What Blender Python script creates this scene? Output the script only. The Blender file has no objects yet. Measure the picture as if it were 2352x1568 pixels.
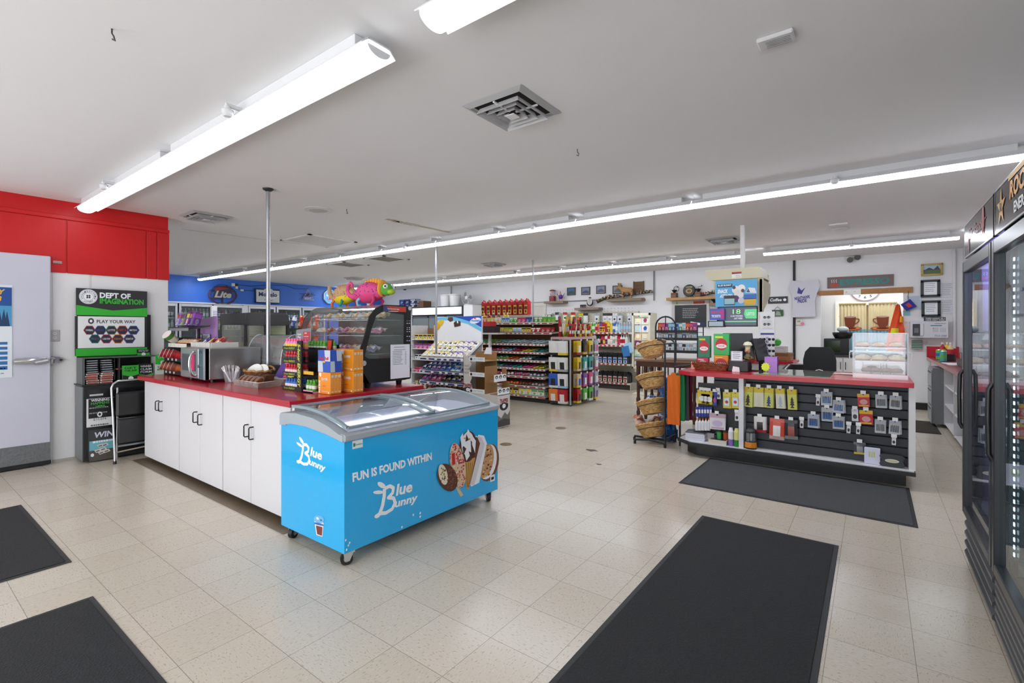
import bpy, math, random
from mathutils import Vector, Matrix

SC = bpy.context.scene
CAM_H, YAW, FPX, HORIZON = 1.388, math.radians(36.75), 1110.0, 756.5
cam_d = bpy.data.cameras.new('camera'); cam = bpy.data.objects.new('camera', cam_d)
SC.collection.objects.link(cam); SC.camera = cam
cam.location = (0, 0, CAM_H); cam.rotation_euler = (math.radians(90), 0, YAW)
cam_d.sensor_width = 36.0; cam_d.lens = FPX / 2352 * 36.0
cam_d.shift_y = -(784 - HORIZON) / 2352; cam_d.clip_start = 0.02; cam_d.clip_end = 100
vs = SC.view_settings
SC.display_settings.display_device = 'sRGB'
vs.view_transform = 'Standard'; vs.look = 'None'; vs.gamma = 1.0; vs.use_curve_mapping = False
vs.exposure = 0.63
W = bpy.data.worlds.new('daylight'); SC.world = W; W.use_nodes = True
W.node_tree.nodes['Background'].inputs[0].default_value = (0.93, 0.96, 1.0, 1)
W.node_tree.nodes['Background'].inputs[1].default_value = 1.4
LAMP = 8.2            # strength of the ceiling tubes
def area_lamp(name, loc, rot, sx, sy, energy, col=(1, 1, 1)):
    l = bpy.data.lights.new(name, 'AREA'); l.shape = 'RECTANGLE'; l.size = sx; l.size_y = sy
    l.energy = energy; l.color = col
    o = bpy.data.objects.new(name, l); SC.collection.objects.link(o)
    o.location = loc; o.rotation_euler = rot
    return o
# daylight through the store front windows behind the camera
area_lamp('storefront_daylight', (-1.0, -2.45, 1.35), (math.radians(90), 0, math.radians(0)), 3.6, 2.2, 48, (.95, .97, 1))
area_lamp('storefront_daylight', (-5.0, -2.45, 1.35), (math.radians(90), 0, math.radians(0)), 3.0, 2.2, 36, (.95, .97, 1))
random.seed(7)
R = math.radians
CEIL = 2.745

_F = Vector((-math.sin(YAW), math.cos(YAW), 0)); _R = Vector((math.cos(YAW), math.sin(YAW), 0))
def _ray(px, py): return _F + _R * ((px - 1176) / FPX) + Vector((0, 0, -(py - HORIZON) / FPX))
def AX(px, py, x): d = _ray(px, py); t = x / d.x; return Vector((x, t * d.y, CAM_H + t * d.z))
def AY(px, py, y): d = _ray(px, py); t = y / d.y; return Vector((t * d.x, y, CAM_H + t * d.z))
def AZ(px, py, z=0.0): d = _ray(px, py); t = (z - CAM_H) / d.z; return Vector((t * d.x, t * d.y, z))

def lin(c):
    c /= 255.0
    return c / 12.92 if c <= .04045 else ((c + .055) / 1.055) ** 2.4
def rgb(h):
    h = h.lstrip('#')
    return tuple(lin(int(h[i:i + 2], 16)) for i in (0, 2, 4)) + (1,)
_M = {}
def P(h, rough=.5, metal=0.0, coat=0.0, emit=0.0, var=0.0, scale=20.0, bump=0.0):
    """plain procedural surface of one colour, with optional cloudy variation and fine bump"""
    k = ('P', h, rough, metal, coat, emit, var, scale, bump)
    if k in _M: return _M[k]
    m = bpy.data.materials.new('surface_' + h.lstrip('#')); m.use_nodes = True
    nt = m.node_tree; b = nt.nodes['Principled BSDF']
    b.inputs['Base Color'].default_value = rgb(h); b.inputs['Roughness'].default_value = rough
    b.inputs['Metallic'].default_value = metal; b.inputs['Coat Weight'].default_value = coat
    if emit:
        b.inputs['Emission Color'].default_value = rgb(h); b.inputs['Emission Strength'].default_value = emit
    if var or bump:
        tc = nt.nodes.new('ShaderNodeTexCoord'); n = nt.nodes.new('ShaderNodeTexNoise')
        n.inputs['Scale'].default_value = scale; n.inputs['Detail'].default_value = 4
        nt.links.new(tc.outputs['Object'], n.inputs['Vector'])
        if var:
            mx = nt.nodes.new('ShaderNodeMix'); mx.data_type = 'RGBA'
            c = rgb(h)
            mx.inputs[6].default_value = tuple(x * (1 - var) for x in c[:3]) + (1,)
            mx.inputs[7].default_value = tuple(min(1, x * (1 + var)) for x in c[:3]) + (1,)
            nt.links.new(n.outputs['Fac'], mx.inputs[0]); nt.links.new(mx.outputs[2], b.inputs['Base Color'])
        if bump:
            bp = nt.nodes.new('ShaderNodeBump'); bp.inputs['Strength'].default_value = bump
            bp.inputs['Distance'].default_value = .01
            nt.links.new(n.outputs['Fac'], bp.inputs['Height']); nt.links.new(bp.outputs['Normal'], b.inputs['Normal'])
    _M[k] = m; return m
def GLASS(h='FFFFFF', alpha=.12, rough=.03):
    """thin clear sheet: mostly see-through with a real gloss on it"""
    k = ('G', h, alpha, rough)
    if k in _M: return _M[k]
    m = bpy.data.materials.new('clear_sheet'); m.use_nodes = True; nt = m.node_tree
    for n in list(nt.nodes): nt.nodes.remove(n)
    out = nt.nodes.new('ShaderNodeOutputMaterial'); tr = nt.nodes.new('ShaderNodeBsdfTransparent')
    gl = nt.nodes.new('ShaderNodeBsdfGlossy'); mx = nt.nodes.new('ShaderNodeMixShader'); df = nt.nodes.new('ShaderNodeBsdfDiffuse'); m2 = nt.nodes.new('ShaderNodeMixShader')
    tr.inputs[0].default_value = rgb(h)
    df.inputs[0].default_value = rgb(h); m2.inputs[0].default_value = max(0, alpha - .03); gl.inputs['Roughness'].default_value = rough
    nt.links.new(tr.outputs[0], m2.inputs[1]); nt.links.new(df.outputs[0], m2.inputs[2])
    lw = nt.nodes.new('ShaderNodeLayerWeight'); lw.inputs[0].default_value = .5
    fr = nt.nodes.new('ShaderNodeMath'); fr.operation = 'POWER'; fr.inputs[1].default_value = 4.0; nt.links.new(lw.outputs['Facing'], fr.inputs[0])
    ad = nt.nodes.new('ShaderNodeMath'); ad.operation = 'MULTIPLY_ADD'; ad.inputs[1].default_value = .8; ad.inputs[2].default_value = .04; ad.use_clamp = True
    nt.links.new(fr.outputs[0], ad.inputs[0]); nt.links.new(ad.outputs[0], mx.inputs[0])
    nt.links.new(m2.outputs[0], mx.inputs[1]); nt.links.new(gl.outputs[0], mx.inputs[2]); nt.links.new(mx.outputs[0], out.inputs[0])
    _M[k] = m; return m
WHITE, BLACK, CHROME = P('F2F2F0'), P('1B1C1E', .4), P('C9CBCE', .18, 1.0)
STEEL = P('B4B5B8', .3, 1.0); DARK = P('2A2B2E', .45); GREY = P('8A8C90', .5); GALV = P('A9ABAE', .35, .9)
WOOD = P('7A5436', .5, var=.25, scale=9); CARD = P('9C7547', .8, var=.08, scale=14)

_TXT = {}
def text_geo(s, bold=.0, shear=0.0):
    k = (s, bold, shear)
    if k not in _TXT:
        c = bpy.data.curves.new('t', 'FONT'); c.body = s; c.resolution_u = 2; c.offset = bold; c.shear = shear
        c.fill_mode = 'BOTH'
        o = bpy.data.objects.new('t', c); SC.collection.objects.link(o)
        dg = bpy.context.evaluated_depsgraph_get(); dg.update()
        me = bpy.data.meshes.new_from_object(o.evaluated_get(dg))
        v = [(p.co.x, p.co.y) for p in me.vertices]; f = [tuple(p.vertices) for p in me.polygons]
        bpy.data.objects.remove(o); bpy.data.curves.remove(c); bpy.data.meshes.remove(me)
        if v:
            x0 = min(p[0] for p in v); x1 = max(p[0] for p in v); y0 = min(p[1] for p in v); y1 = max(p[1] for p in v)
        else: x0 = x1 = y0 = y1 = 0
        _TXT[k] = (v, f, x0, x1, y0, y1)
    return _TXT[k]
class MB:
    def __init__(s): s.v = []; s.f = []; s.mi = []; s.sm = []; s.mats = []; s.T = None
    def idx(s, m):
        if m not in s.mats: s.mats.append(m)
        return s.mats.index(m)
    def add(s, vs_, fs, m, smooth=False):
        b = len(s.v); i = s.idx(m)
        for p in vs_:
            p = Vector(p)
            s.v.append(tuple(s.T @ p if s.T else p))
        for f in fs: s.f.append(tuple(b + k for k in f)); s.mi.append(i); s.sm.append(smooth)
        return s
    def box(s, x0, x1, y0, y1, z0, z1, m, c=0.0):
        if x0 > x1: x0, x1 = x1, x0
        if y0 > y1: y0, y1 = y1, y0
        if z0 > z1: z0, z1 = z1, z0
        if c <= 0:
            return s.add([(x0, y0, z0), (x1, y0, z0), (x1, y1, z0), (x0, y1, z0), (x0, y0, z1), (x1, y0, z1), (x1, y1, z1), (x0, y1, z1)],
                  [(3, 2, 1, 0), (4, 5, 6, 7), (0, 1, 5, 4), (1, 2, 6, 5), (2, 3, 7, 6), (3, 0, 4, 7)], m)
        c = min(c, (x1 - x0) * .49, (y1 - y0) * .49, (z1 - z0) * .49)
        X, Y, Z = (x0, x1), (y0, y1), (z0, z1); V = []; I = {}
        for i in (0, 1):
            for j in (0, 1):
                for k in (0, 1):
                    sx, sy, sz = (c, -c)[i], (c, -c)[j], (c, -c)[k]
                    for a, p in (('x', (X[i], Y[j] + sy, Z[k] + sz)), ('y', (X[i] + sx, Y[j], Z[k] + sz)), ('z', (X[i] + sx, Y[j] + sy, Z[k]))):
                        I[(i, j, k, a)] = len(V); V.append(p)
        F = []
        for i in (0, 1):
            q = [I[(i, 0, 0, 'x')], I[(i, 1, 0, 'x')], I[(i, 1, 1, 'x')], I[(i, 0, 1, 'x')]]; F.append(q if i else q[::-1])
            q = [I[(0, i, 0, 'y')], I[(1, i, 0, 'y')], I[(1, i, 1, 'y')], I[(0, i, 1, 'y')]]; F.append(q[::-1] if i else q)
            q = [I[(0, 0, i, 'z')], I[(1, 0, i, 'z')], I[(1, 1, i, 'z')], I[(0, 1, i, 'z')]]; F.append(q if i else q[::-1])
        for i in (0, 1):
            for j in (0, 1):
                q = [I[(i, j, 0, 'x')], I[(i, j, 0, 'y')], I[(i, j, 1, 'y')], I[(i, j, 1, 'x')]]; F.append(q if (i + j) % 2 == 1 else q[::-1])
                q = [I[(i, 0, j, 'x')], I[(i, 1, j, 'x')], I[(i, 1, j, 'z')], I[(i, 0, j, 'z')]]; F.append(q if (i + j) % 2 == 1 else q[::-1])
                q = [I[(0, i, j, 'y')], I[(1, i, j, 'y')], I[(1, i, j, 'z')], I[(0, i, j, 'z')]]; F.append(q if (i + j) % 2 == 0 else q[::-1])
                for k in (0, 1):
                    q = [I[(i, j, k, 'x')], I[(i, j, k, 'y')], I[(i, j, k, 'z')]]; F.append(q if (i + j + k) % 2 == 1 else q[::-1])
        return s.add(V, F, m)
    def cyl(s, p0, p1, r0, m, r1=None, n=16, caps=True, smooth=True):
        r1 = r0 if r1 is None else r1; p0, p1 = Vector(p0), Vector(p1); d = (p1 - p0).normalized()
        a = d.orthogonal().normalized(); b = d.cross(a)
        V = []
        for p, r in ((p0, r0), (p1, r1)):
            for i in range(n):
                t = 2 * math.pi * i / n; V.append(p + (a * math.cos(t) + b * math.sin(t)) * r)
        s.add(V, [(i, (i + 1) % n, n + (i + 1) % n, n + i) for i in range(n)], m, smooth)
        if caps:
            s.add(V, [tuple(range(n))[::-1], tuple(range(n, 2 * n))], m)
        return s
    def tube(s, pts, r, m, n=8, closed=False, caps=True):
        pts = [Vector(p) for p in pts]; k = len(pts); V = []; prev = None
        for i, p in enumerate(pts):
            if closed: d = (pts[(i + 1) % k] - pts[i - 1]).normalized()
            else: d = (pts[min(i + 1, k - 1)] - pts[max(i - 1, 0)]).normalized()
            a = d.orthogonal().normalized() if prev is None else (prev - d * prev.dot(d)).normalized()
            prev = a; b = d.cross(a); rr = r[i] if isinstance(r, (list, tuple)) else r
            for j in range(n):
                t = 2 * math.pi * j / n; V.append(p + (a * math.cos(t) + b * math.sin(t)) * rr)
        F = []
        for i in range(k if closed else k - 1):
            o, q = i * n, ((i + 1) % k) * n
            F += [(o + j, o + (j + 1) % n, q + (j + 1) % n, q + j) for j in range(n)]
        s.add(V, F, m, True)
        if not closed and caps: s.add(V, [tuple(range(n))[::-1], tuple(range((k - 1) * n, k * n))], m)
        return s
    def lathe(s, prof, m, c=(0, 0, 0), n=20, smooth=True, axis='z', sq=1.0, cap=1):
        """prof: (radius, height) or (radius, height, material)"""
        c = Vector(c)
        def ring(r, z):
            out = []
            for i in range(n):
                t = 2 * math.pi * i / n; x, y = r * math.cos(t), r * math.sin(t) * sq
                out.append(c + (Vector((x, y, z)) if axis == 'z' else Vector((z, x, y)) if axis == 'x' else Vector((x, z, y))))
            return out
        for a, b in zip(prof, prof[1:]):
            mm = a[2] if len(a) > 2 else m
            s.add(ring(a[0], a[1]) + ring(b[0], b[1]), [(i, (i + 1) % n, n + (i + 1) % n, n + i) for i in range(n)], mm, smooth)
        for q, rev in ((prof[0], True), (prof[-1], False)):
            if q[0] > 1e-5 and cap:
                s.add(ring(q[0], q[1]), [tuple(range(n))[::-1] if rev else tuple(range(n))], q[2] if len(q) > 2 else m)
        return s
    def ball(s, c, r, m, nu=14, nv=9):
        if not isinstance(r, (tuple, list)): r = (r, r, r)
        V = [(c[0], c[1], c[2] + r[2])]
        for j in range(1, nv):
            t = math.pi * j / nv
            for i in range(nu):
                u = 2 * math.pi * i / nu
                V.append((c[0] + r[0] * math.sin(t) * math.cos(u), c[1] + r[1] * math.sin(t) * math.sin(u), c[2] + r[2] * math.cos(t)))
        V.append((c[0], c[1], c[2] - r[2])); F = []
        for i in range(nu):
            F.append((0, 1 + i, 1 + (i + 1) % nu))
            for j in range(nv - 2):
                a = 1 + j * nu; F.append((a + i, a + nu + i, a + nu + (i + 1) % nu, a + (i + 1) % nu))
            a = 1 + (nv - 2) * nu; F.append((a + i, len(V) - 1, a + (i + 1) % nu))
        return s.add(V, F, m, True)
    def prism(s, poly, a0, a1, m, ax='z', m2=None, smooth=False):
        """poly in the plane square to ax ('z': xy, 'y': xz, 'x': yz), pushed from a0 to a1"""
        def p3(p, a): return (p[0], p[1], a) if ax == 'z' else (p[0], a, p[1]) if ax == 'y' else (a, p[0], p[1])
        n = len(poly); V = [p3(p, a0) for p in poly] + [p3(p, a1) for p in poly]
        s.add(V, [(i, (i + 1) % n, n + (i + 1) % n, n + i) for i in range(n)], m2 or m, smooth)
        s.add(V, [tuple(range(n))[::-1], tuple(range(n, 2 * n))], m)
        return s
    def sheet(s, rows, m, smooth=True, thick=0.0):
        """grid of points"""
        nr, nc = len(rows), len(rows[0]); V = [p for r in rows for p in r]
        F = [(i * nc + j, i * nc + j + 1, (i + 1) * nc + j + 1, (i + 1) * nc + j) for i in range(nr - 1) for j in range(nc - 1)]
        return s.add(V, F, m, smooth)
    def build(s, name, parent=None, loc=(0, 0, 0), rz=0.0, rot=None, label=None, cat=None, group=None, kind=None):
        me = s.mesh(name)
        return obj(name, me, parent, loc, rz, rot, label, cat, group, kind)
    def mesh(s, name):
        me = bpy.data.meshes.new(name); me.from_pydata(s.v, [], s.f)
        for m in s.mats: me.materials.append(m)
        me.polygons.foreach_set('material_index', s.mi); me.polygons.foreach_set('use_smooth', s.sm)
        me.update(); return me
def obj(name, me, parent=None, loc=(0, 0, 0), rz=0.0, rot=None, label=None, cat=None, group=None, kind=None):
    o = bpy.data.objects.new(name, me); SC.collection.objects.link(o)
    o.location = loc; o.rotation_euler = rot if rot else (0, 0, rz)
    if parent: o.parent = parent
    return tag(o, label, cat, group, kind)
def tag(o, label=None, cat=None, group=None, kind=None):
    if label: o['label'] = label
    if cat: o['category'] = cat
    if group: o['group'] = group
    if kind: o['kind'] = kind
    return o
def thing(name, label, cat, loc=(0, 0, 0), rz=0.0, group=None, kind=None, rot=None):
    return obj(name, None, None, loc, rz, rot, label, cat, group, kind)
def clone(root, loc, rz=None, label=None, group=None, rot=None, scale=None):
    r = root.copy(); SC.collection.objects.link(r); r.location = loc
    if rz is not None: r.rotation_euler = (0, 0, rz)
    if rot is not None: r.rotation_euler = rot
    if scale: r.scale = scale
    if label: r['label'] = label
    if group: r['group'] = group
    for ch in list(root.children):
        c = ch.copy(); SC.collection.objects.link(c); c.parent = r
        for g in list(ch.children):
            d = g.copy(); SC.collection.objects.link(d); d.parent = c
    return r
class Art:
    """flat printing on a surface: thin layers of geometry on a plane O + U x + V y"""
    def __init__(s, mb, O, U, V, eps=.0007, start=1):
        s.mb, s.O, s.U, s.V = mb, Vector(O), Vector(U).normalized(), Vector(V).normalized()
        s.N = s.U.cross(s.V); s.e = eps; s.k = start; s.n = 0
    def p(s, x, y, k): return s.O + s.U * x + s.V * y + s.N * (s.e * k)
    def rect(s, x, y, w, h, m, k=None):
        k = s.k if k is None else k
        s.mb.add([s.p(x, y, k), s.p(x + w, y, k), s.p(x + w, y + h, k), s.p(x, y + h, k)], [(0, 1, 2, 3)], m); return s
    def poly(s, pts, m, k=None):
        s.n = (s.n + 1) % 16; k = (s.k if k is None else k) + s.n * .055
        s.mb.add([s.p(a, b, k) for a, b in pts], [tuple(range(len(pts)))], m); return s
    def disc(s, x, y, rx, m, ry=None, n=20, k=None, rot=0.0):
        ry = rx if ry is None else ry; c, q = math.cos(rot), math.sin(rot)
        pts = []
        for i in range(n):
            a, b = rx * math.cos(2 * math.pi * i / n), ry * math.sin(2 * math.pi * i / n)
            pts.append((x + a * c - b * q, y + a * q + b * c))
        return s.poly(pts, m, k)
    def line(s, pts, w, m, k=None):
        for a, b in zip(pts, pts[1:]):
            dx, dy = b[0] - a[0], b[1] - a[1]; L = math.hypot(dx, dy) or 1; nx, ny = -dy / L * w / 2, dx / L * w / 2
            s.poly([(a[0] - nx, a[1] - ny), (b[0] - nx, b[1] - ny), (b[0] + nx, b[1] + ny), (a[0] + nx, a[1] + ny)], m, k)
        return s
    def text(s, t, x, y, w, h, m, k=None, bold=.015, shear=0.0, rot=0.0, keep=False):
        """fit text in the box from x, y (lower left), w wide and h high"""
        k = (s.k + 1) if k is None else k
        v, f, x0, x1, y0, y1 = text_geo(t, bold, shear)
        if not v: return s
        sx, sy = w / max(x1 - x0, 1e-6), h / max(y1 - y0, 1e-6)
        if keep: sx = sy = min(sx, sy)
        c, q = math.cos(rot), math.sin(rot)
        V = []
        for a, b in v:
            a, b = (a - x0) * sx, (b - y0) * sy; V.append(s.p(x + a * c - b * q, y + a * q + b * c, k))
        s.mb.add(V, f, m); return s
    def lines(s, x, y, w, h, n, m, k=None, seed=0, dens=.8):
        """small print nobody can read: n rows of word-long dashes"""
        k = (s.k + 1) if k is None else k; rr = random.Random(seed)
        for i in range(n):
            yy = y + h * (n - 1 - i) / max(n - 1, 1); cx_ = x; end = x + w * (dens + (1 - dens) * rr.random())
            while cx_ < end:
                L = w * rr.uniform(.05, .16); L = min(L, end - cx_)
                s.rect(cx_, yy, L, h / n * .42, m, k); cx_ += L + w * .025
        return s
SC.cycles.max_bounces = 5; SC.cycles.diffuse_bounces = 3; SC.cycles.glossy_bounces = 2; SC.cycles.transmission_bounces = 2; SC.cycles.transparent_max_bounces = 12; SC.cycles.adaptive_threshold = .08; SC.cycles.adaptive_min_samples = 16
SC.cycles.caustics_reflective = False; SC.cycles.caustics_refractive = False

X_L, X_B, X_R, Y_F, Y_B, Y_RET = -6.85, -13.9, 1.2, -2.6, 10.95, 2.2
def floor_material():
    m = bpy.data.materials.new('vinyl_tiles'); m.use_nodes = True; nt = m.node_tree; N, L = nt.nodes, nt.links
    b = N['Principled BSDF']; tc = N.new('ShaderNodeTexCoord')
    def vm(op, a, v=None, bb=None):
        n = N.new('ShaderNodeVectorMath'); n.operation = op; L.new(a, n.inputs[0])
        if v is not None: n.inputs[1].default_value = v
        if bb is not None: L.new(bb, n.inputs[1])
        return n.outputs[0]
    def mt(op, a, v=None, bb=None, clamp=False):
        n = N.new('ShaderNodeMath'); n.operation = op; L.new(a, n.inputs[0]); n.use_clamp = clamp
        if v is not None: n.inputs[1].default_value = v
        if bb is not None: L.new(bb, n.inputs[1])
        return n.outputs[0]
    T = .3048
    q = vm('MULTIPLY', vm('SUBTRACT', tc.outputs['Object'], (-2.295, 1.078, 0)), (1 / T, 1 / T, 0))
    cell = vm('FLOOR', q); fr = vm('FRACTION', q)
    sx = N.new('ShaderNodeSeparateXYZ'); L.new(fr, sx.inputs[0])
    cx_ = N.new('ShaderNodeSeparateXYZ'); L.new(cell, cx_.inputs[0])
    def edge(o):
        return mt('MINIMUM', o, bb=mt('MULTIPLY_ADD', o, -1.0))
    def ed(o):
        n = N.new('ShaderNodeMath'); n.operation = 'SUBTRACT'; n.inputs[0].default_value = 1.0; L.new(o, n.inputs[1])
        return mt('MINIMUM', o, bb=n.outputs[0])
    dist = mt('MINIMUM', ed(sx.outputs[0]), bb=ed(sx.outputs[1]))
    seam = mt('LESS_THAN', dist, .0042)
    wn = N.new('ShaderNodeTexWhiteNoise'); wn.noise_dimensions = '3D'; L.new(cell, wn.inputs['Vector'])
    # chips run one way on half the tiles and across on the others
    par = mt('MODULO', mt('ABSOLUTE', mt('ADD', cx_.outputs[0], bb=cx_.outputs[1])), 2.0)
    def fleck(scl, lo, hi):
        mp = N.new('ShaderNodeMapping'); mp.inputs['Scale'].default_value = scl; L.new(tc.outputs['Object'], mp.inputs[0])
        n = N.new('ShaderNodeTexNoise'); n.inputs['Scale'].default_value = 1; n.inputs['Detail'].default_value = 2; L.new(mp.outputs[0], n.inputs['Vector'])
        r = N.new('ShaderNodeMapRange'); r.inputs[1].default_value = lo; r.inputs[2].default_value = hi; L.new(n.outputs['Fac'], r.inputs[0])
        return r.outputs[0]
    def mixf(f, a, c):
        n = N.new('ShaderNodeMix'); n.data_type = 'FLOAT'; L.new(f, n.inputs[0]); L.new(a, n.inputs[2]); L.new(c, n.inputs[3]); return n.outputs[0]
    f1 = mixf(par, fleck((150, 50, 1), .585, .68), fleck((50, 150, 1), .585, .68))
    f2 = mixf(par, fleck((120, 44, 7), .64, .74), fleck((44, 120, 7), .64, .74))
    big = N.new('ShaderNodeTexNoise'); big.inputs['Scale'].default_value = 1.1; big.inputs['Detail'].default_value = 5; L.new(tc.outputs['Object'], big.inputs['Vector'])
    def mix(f, a, c):
        n = N.new('ShaderNodeMix'); n.data_type = 'RGBA'
        L.new(f, n.inputs[0])
        for k, x in ((6, a), (7, c)):
            if isinstance(x, str): n.inputs[k].default_value = rgb(x)
            else: L.new(x, n.inputs[k])
        return n.outputs[2]
    base = mix(wn.outputs['Value'], 'CDC3B1', 'D6CDBE')
    base = mix(mt('MULTIPLY', big.outputs['Fac'], .5), base, 'C3B8A5')
    base = mix(mt('MULTIPLY', f1, .55), base, '968672')
    base = mix(mt('MULTIPLY', f2, .5), base, 'EAE4D8')
    base = mix(mt('MULTIPLY', seam, .62), base, '5E5040')
    L.new(base, b.inputs['Base Color'])
    r = N.new('ShaderNodeMapRange'); r.inputs[3].default_value = .16; r.inputs[4].default_value = .30; L.new(big.outputs['Fac'], r.inputs[0])
    L.new(r.outputs[0], b.inputs['Roughness']); b.inputs['IOR'].default_value = 1.45
    bp = N.new('ShaderNodeBump'); bp.inputs['Strength'].default_value = .12; bp.inputs['Distance'].default_value = .004
    n2 = N.new('ShaderNodeTexNoise'); n2.inputs['Scale'].default_value = 9; L.new(tc.outputs['Object'], n2.inputs['Vector'])
    L.new(n2.outputs['Fac'], bp.inputs['Height']); L.new(bp.outputs[0], b.inputs['Normal'])
    return m
def struct(name, mb, parent=None, **k): return mb.build(name, parent, kind='structure', **k)
struct('floor', MB().box(X_B - .2, X_R + .2, Y_F - .2, Y_B + 2.2, -.08, 0, floor_material()))
ceil_m = P('EBEBEC', .9, var=.025, scale=1.2, bump=.02)
c = MB().box(X_B - .2, X_R + .2, Y_F - .2, Y_B + 2.2, CEIL, CEIL + .1, ceil_m)
a = Art(c, (0, 0, CEIL), (0, 1, 0), (1, 0, 0)); st = P('B9AE9D', .9, var=.1, scale=6); st2 = P('C6C1BA', .9)
for q0, q1, w, mm in (((888, 503), (1032, 533), .07, st), ((418, 526), (690, 560), .025, st2), ((905, 507), (960, 518), .12, st2)):
    u, v = AZ(*q0, CEIL), AZ(*q1, CEIL); n = 8; rr = random.Random(3)
    pts = [(u.y + (v.y - u.y) * i / n + rr.uniform(-.015, .015), u.x + (v.x - u.x) * i / n + rr.uniform(-.015, .015)) for i in range(n + 1)]
    a.line(pts, w, mm)
struct('ceiling', c)
wm = P('E9E9EA', .6, var=.02, scale=2, bump=.03); red = P('CB0E12', .42, var=.10, scale=1.6); blue = P('3570D2', .5, var=.06, scale=2)
# left wall: white boards below, red boards above, with a walk-in door
w = MB().box(X_L - .15, X_L, Y_F, Y_RET, 0, 1.99, wm)
w.box(X_L - .001, X_L + .006, 1.46, 1.475, 0, 1.985, P('DADADB', .6)).box(X_L, X_L + .004, 1.17, 1.46, 0, 1.985, wm)
struct('wall_left', w)
w = MB().box(X_L - .15, X_L + .004, Y_F, Y_RET, 1.99, CEIL, red)
w.box(X_L, X_L + .018, Y_F, Y_RET + .012, 2.55, 2.592, red, .004)
for y0, y1 in ((Y_F, 1.275), (1.285, 1.975), (1.985, 2.08), (2.09, Y_RET + .01)):
    w.box(X_L, X_L + .014, y0, y1, 1.985, 2.545, red, .003)
struct('wall_left_upper', w)
struct('wall_return', MB().box(X_B, X_L - .151, Y_RET - .15, Y_RET, 0, CEIL, wm))
# walk-in cooler door
dm = P('C9CAD9', .38, var=.04, scale=3)
d = struct('door_1', MB().box(X_L + .005, X_L + .075, -.25, 1.145, .03, 2.14, dm, .008))
kp = MB().box(X_L + .075, X_L + .079, -.25, 1.14, .05, .235, P('7C8184', .45, .7, var=.3, scale=60, bump=.4))
kp.box(X_L + .02, X_L + .082, -.25, 1.145, .012, .05, BLACK); struct('kick_plate', kp, d)
h = MB(); hy0, hz = AX(32, 830, X_L + .11).y, AX(80, 829, X_L + .11).z
n = 14; prof = []
h.sheet([[Vector((X_L + .085 + .04 * math.sin(math.pi * j / 8) * (.6 + .4 * math.sin(math.pi * min(1, i / n))), hy0 + (1.10 - hy0) * i / n, hz + .034 * math.cos(math.pi * j / 8) * (.55 + .45 * math.sin(math.pi * min(1, .12 + .8 * i / n))))) for j in range(9)] for i in range(n + 1)], CHROME)
h.box(X_L + .079, X_L + .09, hy0 + .01, 1.11, hz - .03, hz + .03, CHROME, .004).cyl((X_L + .10, 1.02, hz - .02), (X_L + .10, 1.12, hz + .0), .022, CHROME)
h.build('handle', d)
h = MB().prism([(1.13, hz - .045), (1.21, hz - .03), (1.255, hz), (1.21, hz + .03), (1.13, hz + .045)], X_L + .006, X_L + .05, CHROME, 'x')
h.cyl((X_L + .05, 1.16, hz - .02), (X_L + .075, 1.16, hz + .02), .02, CHROME).ball((X_L + .055, 1.225, hz), .012, DARK)
h.build('door_strike', label='chrome latch keeper screwed to the white wall beside the cooler door', cat='latch')
# blue wall over the beer cooler, back wall, right wall, front wall
w = MB().box(X_B - .15, X_B, Y_RET, Y_B + .1, 0, CEIL, blue)
w.box(X_B, X_B + .05, Y_RET, Y_B, 2.045, 2.085, P('E4E6E8', .4)); struct('wall_blue', w)
OPX0, OPX1, OPZ = AY(1885, 680, Y_B).x, AY(2075, 680, Y_B).x, AY(1980, 672, Y_B).z
w = MB().box(X_B, OPX0, Y_B, Y_B + .12, 0, CEIL, wm).box(OPX1, X_R, Y_B, Y_B + .12, 0, CEIL, wm).box(OPX0, OPX1, Y_B, Y_B + .12, OPZ, CEIL, wm)
struct('wall_back', w)
NB = Y_B + 1.35
WX0, WX1 = AY(1926, 700, NB).x, AY(2056, 700, NB).x; WZ0, WZ1 = .98, AY(1990, 700, NB).z
w = MB().box(-2.2, WX0, NB, NB + .12, 0, CEIL, wm).box(WX1, 1.9, NB, NB + .12, 0, CEIL, wm).box(WX0, WX1, NB, NB + .12, WZ1, CEIL, wm).box(WX0, WX1, NB, NB + .12, 0, WZ0, wm)
struct('wall_nook_back', w)
struct('wall_nook_left', MB().box(-2.2, -2.08, Y_B + .121, NB - .001, 0, CEIL, wm)); struct('wall_nook_right', MB().box(1.78, 1.9, Y_B + .121, NB - .001, 0, CEIL, wm))
wf = MB(); t = .045
wf.box(WX0 - .06, WX0, NB - .02, NB + .1, WZ0 - .06, WZ1 + .06, WHITE).box(WX1, WX1 + .06, NB - .02, NB + .1, WZ0 - .06, WZ1 + .06, WHITE)
wf.box(WX0, WX1, NB - .02, NB + .1, WZ1, WZ1 + .06, WHITE).box(WX0, WX1, NB - .02, NB + .1, WZ0 - .06, WZ0, WHITE)
xm = (WX0 + WX1) / 2 + .02
wf.box(xm - .03, xm + .03, NB + .02, NB + .08, WZ0, WZ1, P('4C4238'))
for k in range(1, 4): wf.box(WX0, WX1, NB + .045, NB + .06, WZ0 + (WZ1 - WZ0) * k / 4 - .01, WZ0 + (WZ1 - WZ0) * k / 4 + .01, P('5A5148'))
win = struct('window_1', wf); struct('pane', MB().box(WX0, WX1, NB + .05, NB + .054, WZ0, WZ1, GLASS(alpha=.06)), win)
area_lamp('nook_fill_light', (-.1, Y_B + .75, CEIL - .02), (0, 0, 0), 1.2, .5, 11)  # added fill to brighten the nook, not a ceiling fixture
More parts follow.
